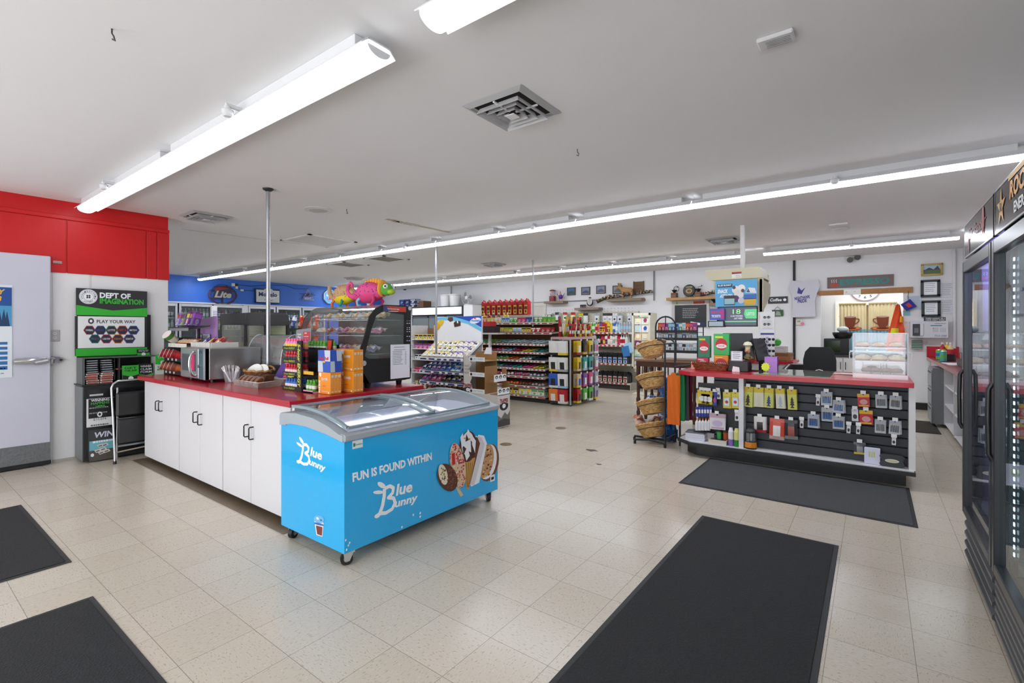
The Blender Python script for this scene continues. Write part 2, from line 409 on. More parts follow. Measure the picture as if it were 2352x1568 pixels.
area_lamp('nook_window_daylight', ((WX0 + WX1) / 2, NB + .25, 1.5), (R(-90), 0, 0), WX1 - WX0, 1.0, 22, (1, .97, .9))
struct('wall_right', MB().box(X_R, X_R + .12, Y_F, Y_B + .12, 0, CEIL, wm))
w = MB(); fm = P('8F9499', .4, .6)
for x0, x1 in ((X_B, -6.6), (-3.4, -2.9), (.9, X_R + .1)): w.box(x0, x1, Y_F - .12, Y_F, 0, CEIL, wm)
for x0, x1 in ((-6.6, -3.4), (-2.9, .9)):
    w.box(x0, x1, Y_F - .12, Y_F, 0, .25, wm).box(x0, x1, Y_F - .12, Y_F, 2.45, CEIL, wm)
struct('wall_front', w)
for i, (x0, x1) in enumerate(((-6.6, -3.4), (-2.9, .9))):
    f = MB()
    for k in range(4): xx = x0 + (x1 - x0 - .06) * k / 3; f.box(xx, xx + .06, Y_F - .08, Y_F - .02, .25, 2.45, fm)
    f.box(x0, x1, Y_F - .08, Y_F - .02, .25, .31, fm).box(x0, x1, Y_F - .08, Y_F - .02, 2.39, 2.45, fm)
    ww = struct('window_%d' % (i + 2), f); struct('pane', MB().box(x0, x1, Y_F - .055, Y_F - .05, .3, 2.4, GLASS(alpha=.04)), ww)
# baseboards
bb = P('26241F', .5)
struct('baseboard_back', MB().box(X_B, OPX0, Y_B - .012, Y_B, 0, .10, bb).box(OPX1, X_R, Y_B - .012, Y_B, 0, .12, bb))
struct('baseboard_left', MB().box(X_L + .006, X_L + .012, 1.17, Y_RET, 0, .03, P('B7B4AE')))
# door in the back wall, behind the candy aisle
D0, D1, DZ = AY(1197, 700, Y_B).x, AY(1248, 700, Y_B).x, AY(1220, 703, Y_B).z
cr = P('D9D6CE', .5); f = MB().box(D0 - .1, D0, Y_B - .03, Y_B, 0, DZ + .09, cr).box(D1, D1 + .1, Y_B - .03, Y_B, 0, DZ + .09, cr).box(D0, D1, Y_B - .03, Y_B, DZ, DZ + .09, cr)
f.box(D0, D1, Y_B - .008, Y_B, 0, DZ, P('D2CFC8', .5)); d = struct('door_2', f)
MB().ball((D1 - .06, Y_B - .04, 1.0), .028, CHROME).build('door_handle', d)
# conduit along the back wall and vertical pipes
def pipe(px, y0p, y1p, r=.014, m=None, label=''):
    a0, a1 = AY(px, y0p, Y_B - .03), AY(px, y1p, Y_B - .03)
    return MB().cyl(a0, (a0.x, a0.y, a1.z), r, m or P('B9BABC', .4)).build('wall_pipe', label=label, cat='pipe')
p0, p1 = AY(1062, 700, Y_B - .03), AY(1480, 685, Y_B - .03)
MB().cyl((p0.x, p0.y, 2.125), (p1.x, p1.y, 2.125), .014, P('9A9B9E', .4)).build('wall_conduit', label='long grey conduit running level along the back wall under the small pictures', cat='pipe')
pipe(1036, 655, 700, .02, P('A5A6A8'), 'grey vent pipe rising above the white buckets on the cooler')
pipe(1502, 620, 690, .016, P('87898C'), 'grey conduit dropping from the ceiling beside the moose shelf garland')
MB().cyl(AY(1824, 596, Y_B - .025), AY(1824, 842, Y_B - .025), .022, P('1F2022', .5)).build('wall_pipe', label='black pipe running down the wall beside the pinned white shirt', cat='pipe')
MB().cyl(AY(2192, 573, Y_B - .04), AY(2192, 800, Y_B - .04), .022, P('E3E3E5', .5)).build('wall_pipe', label='white painted pipe in the corner right of the framed certificates', cat='pipe')

lbody = P('E3E4E6', .35)
def strip_light(x0, x1, yc, label, group=None, drop=.115, sensor=True, wide=.15, wing=True, power=1.0):
    lens_m = P('F3F7FF', .5, emit=LAMP * power)
    zc = CEIL
    t = thing('strip_light', label, 'light', ((x0 + x1) / 2, yc, zc), group=group)
    L = (x1 - x0) / 2; hw = wide / 2
    MB().box(-L + .1, L - .1, -hw * .62, hw * .55, -.055, 0, lbody, .003).build('channel', t)
    rf = MB()
    for sgn in (-1, 1): rf.prism([(sgn * hw * .6, -.05), (sgn * hw, -.088), (sgn * hw, -.094), (sgn * hw * .55, -.058)][::sgn], -L, L, lbody, 'x')
    rf.box(-L, L, -hw * .6, hw * .6, -.062, -.055, lbody)
    rf.build('reflector', t)
    n = 10; prof = [(hw * .74 * math.cos(math.pi * i / n), -.085 - (drop - .075) * math.sin(math.pi * i / n)) for i in range(n + 1)]
    MB().prism([(hw * .74, -.07)] + prof + [(-hw * .74, -.07)], -L + .004, L - .004, lens_m, 'x', smooth=True).build('lens', t)
    for sgn in (-1, 1): MB().prism([(y * .9, z + .004) for y, z in prof], sgn * (L - .001) - .002, sgn * (L - .001) + .002, lbody, 'x').build('end_cap', t)
    if sensor:
        s = MB().cyl((0, -hw - .05, -.05), (0, -hw * .5, -.05), .012, lbody).cyl((0, -hw - .04, -.055), (0, -hw - .04, -.075), .016, lbody)
        s.lathe([(.001, -.118), (.02, -.116), (.03, -.105), (.032, -.08), (.02, -.072), (.001, -.072)], lbody, (0, -hw - .04, 0)); s.build('motion_sensor', t)
    return t
Y1 = 1.40
strip_light(-4.23, -1.80, Y1, 'wide lit strip light, near half of the pair over the red counter', 'strip lights over the red counter', wide=.19, power=.36)
strip_light(-6.67, -4.24, Y1, 'lit strip light ending over the red wall, far half of the pair', 'strip lights over the red counter', wide=.19, power=.36)
t = strip_light(-1.46, .98, Y1 + .0, 'single lit strip light at the top of the picture, cut by its edge', wide=.19, power=.36)
Y2 = 5.06; xs = [-13.6, -12.5, -10.06, -7.62, -6.38, -5.16, -2.72 - .05, -1.5]
seams = [-13.62, -12.3, -11.1, -9.87, -8.7, -7.5, -6.37, -5.13, -3.95, -2.80, -1.47, .95]
for i, (p, q) in enumerate(zip(seams, seams[1:])):
    where = ['farthest segment, at the blue wall', 'second segment from the blue wall', 'third segment from the blue wall', 'fourth segment from the blue wall', 'fifth segment from the blue wall', 'sixth segment from the blue wall', 'seventh segment from the blue wall', 'segment passing the second ceiling pole', 'segment above the left of the candy aisle', 'segment above the basket stand', 'long segment nearest the glass door coolers'][i]
    strip_light(p + .004, q - .004, Y2, 'middle-row strip light, ' + where, 'strip lights of the middle row', sensor=(i in (4, 6, 8, 10)), power=1.7)
Y3 = 8.98; xs = [-13.6 + 1.18 * k for k in range(11)]
nm = 'at the blue wall;second from the blue wall;third from the blue wall;fourth from the blue wall;fifth from the blue wall;sixth from the blue wall;seventh from the blue wall;third from the grey post;second from the grey post;ending at the white post by the cigarette rack'.split(';')
for i in range(10): strip_light(xs[i] + .004, xs[i + 1] - .004, Y3, 'back row strip light, segment ' + nm[i], 'strip lights of the back row', sensor=(i % 3 == 1), power=2.3)
strip_light(-1.46, .95, Y3, 'separate lit strip light over the espresso end of the room', power=2.0)

vdark = P('1A1712', .8)
def air_vent(px, py, s, label, rings=3):
    c = AZ(px, py, CEIL); t = thing('ceiling_vent', label, 'vent', (c.x, c.y, CEIL), group='square ceiling air vents')
    f = MB(); h = s / 2; vm_ = P('E9E9EA', .5)
    def ring(a0, a1, z0, z1, m):
        for k in range(4):
            f.T = Matrix.Rotation(math.pi / 2 * k, 4, 'Z'); f.add([(-a0, -a0, z0), (a0, -a0, z0), (a1, -a1, z1), (-a1, -a1, z1)], [(0, 1, 2, 3), (3, 2, 1, 0)], m)
        f.T = None
    f.box(-h * .8, h * .8, -h * .8, h * .8, -.003, -.001, vdark)
    ring(h, h * .84, -.004, -.02, vm_)
    f.build('frame', t); f = MB()
    for k in range(rings):
        a = h * (.72 - .2 * k); ring(a, a - h * .07, -.05, -.015, vm_)
    f.prism([(-h * .15, -h * .15), (h * .15, -h * .15), (h * .15, h * .15), (-h * .15, h * .15)], -.05, -.045, vm_)
    f.build('louvre', t)
    f = MB()
    for k in range(4):
        f.T = Matrix.Rotation(math.pi / 2 * k, 4, 'Z'); f.box(-.006, .006, h * .12, h * .84, -.03, -.022, vm_)
    f.T = None; f.build('brace', t)
air_vent(1177, 250, .44, 'nearest square air vent with grey louvres in the ceiling above the aisle')
air_vent(474, 496, .44, 'dirty square air vent near the first ceiling pole and the red wall')
air_vent(1663, 550, .46, 'square air vent in front of the white post near the cigarette rack')
air_vent(1133, 606, .40, 'small far air vent between the second and third ceiling poles')
air_vent(814, 638, .40, 'farthest little air vent above the lit octagon sign')
def flat_panel(px, py, s, m, label):
    c = AZ(px, py, CEIL); t = thing('ceiling_panel', label, 'vent', (c.x, c.y, CEIL)); h = s / 2
    f = MB()
    for k in range(4): f.T = Matrix.Rotation(math.pi / 2 * k, 4, 'Z'); f.box(-h, h, -h, -h + .05, -.012, -.001, P('E6E6E7', .5))
    f.T = None; f.build('frame', t); MB().box(-h + .05, h - .05, -h + .05, h - .05, -.006, -.001, m).build('grille', t)
gm = P('8B887F', .7, var=.2, scale=40)
flat_panel(799, 607, .62, gm, 'grey return grille in the ceiling, left one of the two side by side')
flat_panel(888, 594, .62, gm, 'grey return grille in the ceiling, right one of the two side by side')
flat_panel(733, 553, .8, P('D2D2D1', .7), 'large plain white hatch panel in the ceiling behind the first pole')
c = AZ(732, 482, CEIL); t = thing('ceiling_speaker', 'round white speaker flush in the ceiling near the first pole', 'speaker', (c.x, c.y, CEIL))
MB().lathe([(.16, -.001), (.16, -.006), (.10, -.012), (.10, -.006)], P('DEDEDE'), n=28).build('rim', t); MB().lathe([(.10, -.006), (.09, -.010), (.001, -.011)], P('C8C6C4', .7), n=28).build('grille', t)
c = AZ(1931, 524, CEIL); t = thing('smoke_detector', 'round smoke detector with square base in the ceiling near the espresso end', 'smoke detector', (c.x, c.y, CEIL))
MB().lathe([(.10, -.001), (.10, -.02), (.07, -.035), (.001, -.036)], P('D6D6D8'), n=24).build('body', t)
c = AZ(1925, 513, CEIL); MB().box(-.1, .1, -.03, .03, -.02, -.001, WHITE, .004).build('emergency_light', loc=(c.x, c.y, CEIL), label='small white bar plate on the ceiling beside the round detector', cat='detector')
c = AZ(1782, 86, CEIL); t = thing('exit_alarm', 'rectangular white slotted cover on the ceiling near the lamp row', 'detector', (c.x, c.y, CEIL), rz=R(0))
MB().box(-.075, .075, -.05, .05, -.022, -.001, P('DCDCDD', .5), .006).build('body', t)
g = MB()
for k in range(5): g.box(-.04, .06, -.03 + .014 * k, -.024 + .014 * k, -.024, -.022, P('A6A6A8'))
g.build('grille', t)
def hook(px, py, label):
    c = AZ(px, py, CEIL); MB().tube([(0, 0, 0), (0, 0, -.02), (.01, .004, -.035), (.004, .01, -.05), (-.008, .004, -.042)], .0035, P('4A4742', .5)).build('ceiling_hook', loc=(c.x, c.y, CEIL - .0005), label=label, cat='hook')
hook(257, 66, 'little wire hook in the ceiling above the red wall'); hook(1326, 342, 'little wire hook in the ceiling past the nearest vent'); hook(796, 480, 'little dark hook in the ceiling beside the round speaker')
# ceiling poles
def pole(px, pyc, z0, r, label, flange=True):
    c = AZ(px, pyc, CEIL); t = thing('ceiling_pole', label, 'pole', (c.x, c.y, 0), group='thin posts from ceiling to counters')
    MB().cyl((0, 0, z0), (0, 0, CEIL - .001), r, GALV, n=14).build('tube', t)
    if flange: MB().lathe([(r, CEIL - .03), (r * 2.4, CEIL - .012), (r * 2.6, CEIL - .002)], DARK).build('flange', t)
pole(616, 433, .901, .019, 'galvanised pole standing on the red counter by the wicker basket')
pole(1002, 561, 1.0, .017, 'galvanised pole rising behind the snack cake rack', False)
pole(1224, 597, 1.45, .017, 'galvanised pole rising from the candy aisle shelves', False)
# floor mats
def mat_(name, x0, x1, y0, y1, label, m='28292A', bm='343536'):
    t = thing(name, label, 'mat', ((x0 + x1) / 2, (y0 + y1) / 2, 0)); hx, hy = (x1 - x0) / 2, (y1 - y0) / 2
    MB().box(-hx, hx, -hy, hy, .0005, .004, P(bm, .7), .002).build('border', t)
    MB().box(-hx + .025, hx - .025, -hy + .025, hy - .025, .004, .008, P(m, .95, var=.5, scale=110, bump=.6), .002).build('pile', t)
mat_('floor_mat', -1.02, -.175, 1.2, 3.735, 'long black entrance mat on the tiles in front of the freezer and coolers')
mat_('floor_mat', -1.41, .255, 4.4, 5.46, 'charcoal mat lying along the front of the checkout desk', '4A4C4F', '2F3033')
mat_('floor_mat', -5.4, -3.83, .42, .74, 'black mat on the tiles in front of the walk-in cooler door, the smaller one')
mat_('floor_mat', -3.25, -2.2, -.6, .71, 'black mat cut by the bottom left corner of the picture')
mat_('floor_mat', .15, .73, 8.5, 9.6, 'dark brown mat in the gap behind the desk', '3A332C', '2E2924')
for px, py, l in ((1288, 983, 'round brass floor cap farther along the aisle'), (1162, 1020, 'round brass floor cap nearest the cardboard display')):
    c = AZ(px, py, 0); t = thing('drain_cover', l, 'floor cap', (c.x, c.y, 0)); MB().lathe([(.075, .0006), (.073, .004), (.06, .0045), (.058, .003), (.001, .0035)], P('7B6A45', .4, .6), n=28).build('disc', t)
for px, py, s, l in ((1360, 1034, .09, 'dark worn patch of missing tile in the aisle'), (1376, 1066, .04, 'smaller dark worn chip of missing tile in the aisle')):
    c = AZ(px, py, 0); rr = random.Random(px); pts = [(s * rr.uniform(.4, 1) * math.cos(2 * math.pi * i / 9), s * .7 * rr.uniform(.4, 1) * math.sin(2 * math.pi * i / 9)) for i in range(9)]
    tag(MB().prism(pts, .0003, .0012, P('5B524A', .8)).build('tile_patch', loc=(c.x, c.y, 0)), l, 'patch')
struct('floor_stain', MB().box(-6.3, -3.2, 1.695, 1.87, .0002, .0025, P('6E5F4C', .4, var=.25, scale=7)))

def wpart(mb, name, parent, label=None):
    """a part whose points were given in room coordinates"""
    return mb.build(name, parent, loc=-parent.location if parent.parent is None else (0, 0, 0), label=label)
class PX_:
    """printing on a plane of the room; q(px, py) is a point of the plane"""
    def __init__(s, mb, axis, c, eps=.0004):
        s.ax, s.c = axis, c
        s.a = Art(mb, (c, 0, 0), (0, 1, 0), (0, 0, 1), eps) if axis == 'x' else Art(mb, (0, c, 0), (1, 0, 0), (0, 0, 1), eps)
    def q(s, px, py):
        p = AX(px, py, s.c) if s.ax == 'x' else AY(px, py, s.c)
        return (p.y if s.ax == 'x' else p.x, p.z)
    def poly(s, pts, m, k=1): s.a.poly([s.q(*p) for p in pts], m, k); return s
    def rect(s, x0, y0, x1, y1, m, k=1):
        """corners as seen: (x0, y0) upper left, (x1, y1) lower right"""
        a, b = s.q(x0, y0), s.q(x1, y1); s.a.rect(a[0], b[1], b[0] - a[0], a[1] - b[1], m, k); return s
    def text(s, t, x0, ybase, x1, h_px, m, k=2, bold=.02, shear=0.0):
        a = s.q(x0, ybase); b = s.q(x1, ybase); h = s.q(x0, ybase - h_px)[1] - a[1]
        s.a.text(t, a[0], a[1], b[0] - a[0], h, m, k, bold, shear); return s
    def lines(s, x0, y0, x1, y1, n, m, k=2, seed=0):
        a, b = s.q(x0, y0), s.q(x1, y1); s.a.lines(a[0], b[1], b[0] - a[0], a[1] - b[1], n, m, k, seed); return s
    def disc(s, px, py, rpx, m, k=1, ry=None, n=20, rot=0.0):
        a = s.q(px, py); b = s.q(px + rpx, py); r = abs(b[0] - a[0]); rz = abs(s.q(px, py - (ry or rpx))[1] - a[1])
        s.a.disc(a[0], a[1], r, m, rz, n, k, rot); return s

CT, CX0, CX1, CY0, CY1 = .90, -6.22, -3.17, 1.72, 2.95
redtop = P('B31226', .28, coat=.3, var=.04, scale=5)
t = thing('red_counter', 'long red laminate counter top over the white cabinets behind the freezer', 'counter top', ((CX0 + CX1) / 2, 2.3, CT))
wpart(MB().box(CX0, CX1, CY0, CY1, CT - .043, CT, redtop, .004).box(-6.62, CX0 + .01, 2.5, CY1 - .002, CT - .042, CT - .0005, redtop).box(-6.6, CX0 - .01, 2.52, CY1 - .02, 0, CT - .042, P('DCDCDF')), 'slab', t)
whc = P('DCDCDF', .5, var=.02, scale=3); CF = 1.78
ed = [AY(px, 1000, CF).x for px in (332, 371, 411, 459.5, 512, 576)] + [-3.26]
hz = [None, None]
for i in range(3):
    x0, x1 = ed[2 * i], ed[2 * i + 2]; xm_ = ed[2 * i + 1]
    t = thing('base_cabinet', 'white double-door base cabinet under the red counter, ' + ['at the lottery stand end', 'middle one of the row', 'next to the blue freezer'][i], 'cabinet', ((x0 + x1) / 2, CF, 0), group='white base cabinets under the red counter')
    wpart(MB().box(x0, x1, CF + .02, CY1 - .06, .06, CT - .045, whc).box(x0, x1, CF + .09, CY1 - .1, 0, .06, P('55524D', .7)), 'body', t)
    g = .0035 if i != 1 else .012
    for k, (a, b) in enumerate(((x0 + g, xm_ - .003), (xm_ + .003, x1 - g))):
        dd = wpart(MB().box(a, b, CF, CF + .018, .05, CT - .05, whc, .002), 'door', t)
        hx = (b - .03) if k == 0 else (a + .03)
        if i: hx = (AY((453, 570.6)[i - 1], 950, CF).x if k == 0 else AY((464, 582)[i - 1], 950, CF).x)
        else: hx = AY((366, 373)[k], 930, CF).x
        z0, z1 = (.575, .668) if i == 0 else (.56, .652)
        if i and k == 1: z0 -= .01; z1 -= .01
        wpart(MB().tube([(hx, CF, z1), (hx, CF - .028, z1), (hx, CF - .034, z1 - .008), (hx, CF - .034, z0 + .008), (hx, CF - .028, z0), (hx, CF, z0)], .005, BLACK, 8), 'handle', dd)
t = thing('end_panel', 'white panel closing the counter end behind the freezer', 'panel', (-3.24, 2.4, 0))
b = MB().box(-3.258, -3.225, CF + .01, CY1 - .05, .02, CT - .045, P('ECECED', .5)); k = AX(817, 922, -3.22); b.cyl((-3.226, k.y, k.z), (-3.21, k.y, k.z), .018, DARK)
wpart(b, 'board', t)

FX, FY0, FY1 = -2.45, 1.66, 3.085
bl = P('18B0F0', .22, coat=.35); rimm = P('A6AEB5', .32); inn = P('DDE2EE', .5)
t = thing('ice_cream_freezer', 'bright blue chest freezer on casters with curved sliding glass top and white lettering', 'freezer', (FX - .34, (FY0 + FY1) / 2, 0))
top = [(646, 951), (656, 947), (684, 948.6), (722, 959.5), (758, 978.7), (782, 997), (799, 1002)]
low = [(646, 974.6), (673, 972), (706, 978.7), (750, 995), (775, 1007), (797, 1016)]
XB = AY(646, 960, FY0).x
def prof(l): return [(min(AY(*q, FY0).x, FX), AY(*q, FY0).z) for q in l]
pt, pl = prof(top), prof(low); pt[-1] = (FX, pt[-1][1]); pl[-1] = (FX, pl[-1][1])
ZB = .088
b = MB()
th = .05
# end walls follow the curve, long walls are straight; the tub inside is white
for y0, y1 in ((FY0, FY0 + th), (FY1 - th, FY1)): b.prism([(XB, ZB)] + pl + [(FX, ZB)], y0, y1, bl, 'y')
b.box(FX - th, FX, FY0 + th, FY1 - th, ZB, pl[-1][1], bl).box(XB, XB + th, FY0 + th, FY1 - th, ZB, pl[0][1], bl).box(XB + th, FX - th, FY0 + th, FY1 - th, ZB, ZB + .06, bl)
w_ = MB().box(XB + th, FX - th - .002, FY0 + th + .002, FY1 - th - .002, .36, .38, inn)
for q, zz in ((XB + th + .001, pl[0][1]), (FX - th - .012, pl[-1][1])): w_.box(q, q + .01, FY0 + th + .002, FY1 - th - .002, .36, zz, inn)
for q in (FY0 + th + .001, FY1 - th - .012): w_.prism([(XB + th, .36)] + [(min(max(x, XB + th), FX - th), z) for x, z in pl] + [(FX - th, .36)], q, q + .01, inn, 'y')
# printing on the front
pr = PX_(b, 'x', FX)
def bunny_logo(pr, tx, s, m, k=2):
    """white script lettering; tx maps unit coordinates to the plane"""
    def pl_(pts, kk=k): pr.a.poly([tx(*p) for p in pts], m, kk)
    def stroke(pts, w): 
        for a_, c_ in zip(pts, pts[1:]):
            A, C = tx(*a_), tx(*c_); pr.a.line([A, C], w * s, m, k); pr.a.disc(C[0], C[1], w * s / 2, m, n=10, k=k)
    def ell(x, y, a_, b_, rot):
        pts = []
        for i in range(18):
            u, v = a_ * math.cos(i * math.pi / 9), b_ * math.sin(i * math.pi / 9)
            pts.append(tx(x + u * math.cos(rot) - v * math.sin(rot), y + u * math.sin(rot) + v * math.cos(rot)))
        pr.a.poly(pts, m, k)
    ell(.16, .88, .13, .055, 2.2); ell(.09, .70, .12, .05, 2.8)           # two ears
    stroke([(.22, .76), (.21, .55), (.17, .30), (.10, .08)], .085)        # the spine of the B
    stroke([(.22, .76), (.34, .80), (.42, .72), (.40, .58), (.30, .48), (.42, .42), (.45, .28), (.38, .12), (.24, .06), (.10, .10), (.04, .05)], .075)
    ell(.05, .05, .06, .06, 0)
    for txt, x, y, w, h in (('lue', .47, .46, .40, .34), ('unny', .44, .06, .56, .24)):
        A, B, Cc = tx(x, y), tx(x + w, y), tx(x, y + h)
        v, f, x0, x1, y0, y1 = text_geo(txt, .035, .18)
        V = []
        for a_, c_ in v:
            q = tx(x + (a_ - x0) / (x1 - x0) * w, y + (c_ - y0) / (y1 - y0) * h); V.append(pr.a.p(q[0], q[1], k))
        pr.mb_add(V, f, m)
PX_.mb_add = lambda s, V, f, m: s.a.mb.add(V, f, m)
def affine(pr, o, r, u):
    """unit square -> plane from three pixels: origin, right, up"""
    O, Rr, Uu = pr.q(*o), pr.q(*r), pr.q(*u)
    return lambda x, y: (O[0] + (Rr[0] - O[0]) * x + (Uu[0] - O[0]) * y, O[1] + (Rr[1] - O[1]) * x + (Uu[1] - O[1]) * y)
wp = P('F1F6FA', .4)
def rot_text(pr, s_, o, r, u, m, k=2, bold=.035, shear=0):
    tx = affine(pr, o, r, u); v, f, x0, x1, y0, y1 = text_geo(s_, bold, shear)
    V = []
    for a_, c_ in v: q = tx((a_ - x0) / (x1 - x0), (c_ - y0) / (y1 - y0)); V.append(pr.a.p(q[0], q[1], k))
    pr.mb_add(V, f, m)
rot_text(pr, 'FUN IS FOUND WITHIN', (810, 1107), (992, 1056), (809, 1086), wp, bold=.04)
bunny_logo(pr, affine(pr, (861, 1190), (960, 1160), (859, 1108)), .30, wp)
# the printed ice creams
ch, ch2, cream, pk, bisc, bisc2, dk = P('6A3C26', .5), P('6B3A24', .5), P('E9DCC2', .5), P('C4283A', .5), P('C69B66', .5), P('8E5F35', .5), P('4A2A20', .5)
rr = random.Random(5)
def inside_dots(x0, y0, x1, y1, n, r, ms, k, test=lambda x, y: True):
    for _ in range(n):
        x, y = rr.uniform(x0, x1), rr.uniform(y0, y1)
        if test(x, y): pr.disc(x, y, r * rr.uniform(.6, 1.3), rr.choice(ms), k, n=6)
pr.poly([(1046, 1118), (1052, 1116), (1064, 1136), (1058, 1141)], P('D9C48F'), 1)
el = lambda cx_, cy_, a_, b_, rot, n=22: [(cx_ + a_ * math.cos(i * 2 * math.pi / n) * math.cos(rot) - b_ * math.sin(i * 2 * math.pi / n) * math.sin(rot), cy_ + a_ * math.cos(i * 2 * math.pi / n) * math.sin(rot) + b_ * math.sin(i * 2 * math.pi / n) * math.cos(rot)) for i in range(n)]
pr.poly(el(1123, 1062, 22, 44, .18), P('7A4526'), 1); pr.poly(el(1120, 1060, 20, 41, .18), wp, 2); pr.poly(el(1115, 1058, 18, 40, .18), bisc, 3)
inside_dots(1100, 1022, 1130, 1094, 70, 1.9, [dk, bisc2, pk, P('E3C394')], 4, lambda x, y: ((x - 1115) / 15) ** 2 + ((y - 1058) / 37) ** 2 < 1)
pr.poly([(1098, 998), (1111, 1000), (1118, 1018), (1100, 1108), (1082, 1117), (1078, 1110)], wp, 5); pr.poly([(1091, 1000), (1105, 1004), (1113, 1020), (1089, 1114), (1074, 1113)], P('D8D6DA'), 5)
pr.poly([(1088, 1003), (1096, 1004), (1102, 1018), (1079, 1112), (1070, 1108)], ch, 6)
pr.poly([(1062, 1058), (1091, 1050), (1084, 1084), (1076, 1123), (1070, 1121)], P('C79A4D'), 7)
for i in range(5): pr.poly([(1064 + 5 * i, 1062), (1066 + 5 * i, 1062), (1073 + i, 1118), (1072 + i, 1118)], P('9A6A28'), 8)
pr.poly(el(1074, 1025, 20, 36, .12), dk, 9); pr.poly(el(1073, 1018, 14, 27, .1), wp, 10)
for q in (((1060, 1020), (1070, 1030), (1064, 1044)), ((1080, 1010), (1090, 1024), (1082, 1050)), ((1070, 996), (1076, 1010), (1068, 1014)), ((1072, 1034), (1084, 1040), (1074, 1056))): pr.poly(q, dk, 11)
for q in (((1056, 1004), (1062, 994), (1066, 1018), (1060, 1030)), ((1084, 1000), (1092, 1012), (1090, 1040), (1083, 1020)), ((1066, 1040), (1074, 1030), (1078, 1046), (1070, 1058))): pr.poly(q, wp, 12)
pr.poly([(1070, 994), (1074, 985), (1080, 996)], wp, 12); pr.disc(1066, 1006, 2.2, P('D9A441'), 13, n=8); pr.disc(1077, 1008, 2.2, P('D9A441'), 13, n=8)
pr.poly(el(1050, 1068, 17, 52, -.15), P('D9BFA0'), 14)
inside_dots(1028, 1018, 1074, 1120, 230, 2.0, [pk, P('E9D9BE'), P('A9805A'), pk, P('B7273A')], 15, lambda x, y: ((x - 1050 - (y - 1068) * .15) / 16) ** 2 + ((y - 1068) / 51) ** 2 < 1)
pr.poly([(1034, 1040), (1045, 1036), (1046, 1066), (1036, 1072)], P('C9B69A'), 16); pr.poly([(1036, 1041), (1043, 1039), (1044, 1065), (1037, 1068)], P('D01520'), 17)
pr.poly(el(1026, 1096, 22, 33, -.35), P('5A3020'), 18); pr.poly(el(1016, 1089, 10, 24, -.2), cream, 19)
inside_dots(1026, 1075, 1046, 1122, 60, 1.6, [P('6B4030'), P('8A5A40')], 20); inside_dots(1010, 1072, 1022, 1108, 24, 1.7, [P('4A3528'), P('8A8A4A')], 20)
pr.rect(809, 1013, 833, 1026, P('E4F0EE'), 2); pr.rect(811, 1018, 816, 1025, P('2F8C77'), 3); pr.text('Excellence', 817, 1023, 832, 4, P('2F6C67'), 3); pr.rect(1126, 1092, 1136, 1103, wp, 2); pr.rect(1128, 1096, 1134, 1100, DARK, 3)
for x, y in ((796, 1262), (800, 1252), (794, 1240), (803, 1246), (949, 1182), (965, 1178), (965, 1186), (923, 1210)): pr.poly(el(x, y, 1.6, 3.2, .3, 6), wp, 2)
# printing on the end: the script logo and a printed sundae cup (the picture of the animal is left out)
pe = PX_(b, 'y', FY0)
bunny_logo(pe, affine(pe, (682, 1062), (748, 1092), (683, 1000)), .25, wp)
pe.poly([(722, 1194), (744, 1200), (741, 1232), (727, 1228)], P('E9E4E0'), 2); pe.poly([(726, 1206), (741, 1210), (740, 1230), (729, 1226)], P('7A3B33'), 3); pe.poly(el(733, 1192, 12, 9, .2), P('6FB7E6'), 4); pe.disc(730, 1190, 3, wp, 5); pe.disc(738, 1194, 2, P('33507A'), 5)
pe.poly(el(733, 1203, 12, 2.5, .25), P('2C6FB5'), 6)
wpart(b, 'body', t)
for x in (FX - th - .02, XB + th + .012): wpart(MB().box(x, x + .006, FY0 + .1, FY1 - .1, .685, .70, P('F2F0FF', emit=5)), 'tub_fill_strip', t)  # glowing strips added to brighten the inside of the tub
wpart(w_, 'tub', t)
r_ = MB(); ring_ = pt + pl[::-1]
for y0, y1 in ((FY0 - .012, FY0 + .055), (FY1 - .055, FY1 + .012)): r_.prism([(x, z) for x, z in ring_], y0, y1, rimm, 'y')
zt = pt[-1][1]; r_.box(FX - .055, FX + .014, FY0 - .009, FY1 + .009, pl[-1][1] - .002, zt + .004, rimm, .008).box(XB - .004, XB + .07, FY0 - .009, FY1 + .009, pl[0][1], pt[0][1] + .012, rimm, .006)
wpart(r_, 'rim', t)
gl = GLASS('F6FAFC', .06, .02); fr = P('8FA0A6', .3)
arc = [(XB + .05 + (FX - .05 - XB - .05) * i / 10) for i in range(11)]
def zarc(x, up=.0):
    u = (x - XB) / (FX - XB); return pt[0][1] + .035 - (pt[0][1] + .035 - zt) * u ** 2.2 + .018 * math.sin(math.pi * u) + up
ym = (FY0 + FY1) / 2
for k, (y0, y1, up) in enumerate(((FY0 + .055, ym + .05, .010), (ym - .02, FY1 - .055, .0))):
    g = MB().sheet([[(x, y0, zarc(x, up)) for x in arc], [(x, y1, zarc(x, up)) for x in arc]], gl)
    o = wpart(g, 'glass_lid', t)
    f = MB()
    for y in (y0, y1): f.sheet([[(x, y - .011, zarc(x, up + .012)) for x in arc], [(x, y + .011, zarc(x, up + .012)) for x in arc]], fr).sheet([[(x, y + .011, zarc(x, up + .012)) for x in arc], [(x, y + .011, zarc(x, up - .006)) for x in arc]], fr).sheet([[(x, y - .011, zarc(x, up + .012)) for x in arc], [(x, y - .011, zarc(x, up - .006)) for x in arc]], fr)
    for x in (arc[0], arc[-1]): f.box(x - .012, x + .012, y0, y1, zarc(x, up) - .006, zarc(x, up) + .008, fr)
    wpart(f, 'lid_frame', o)
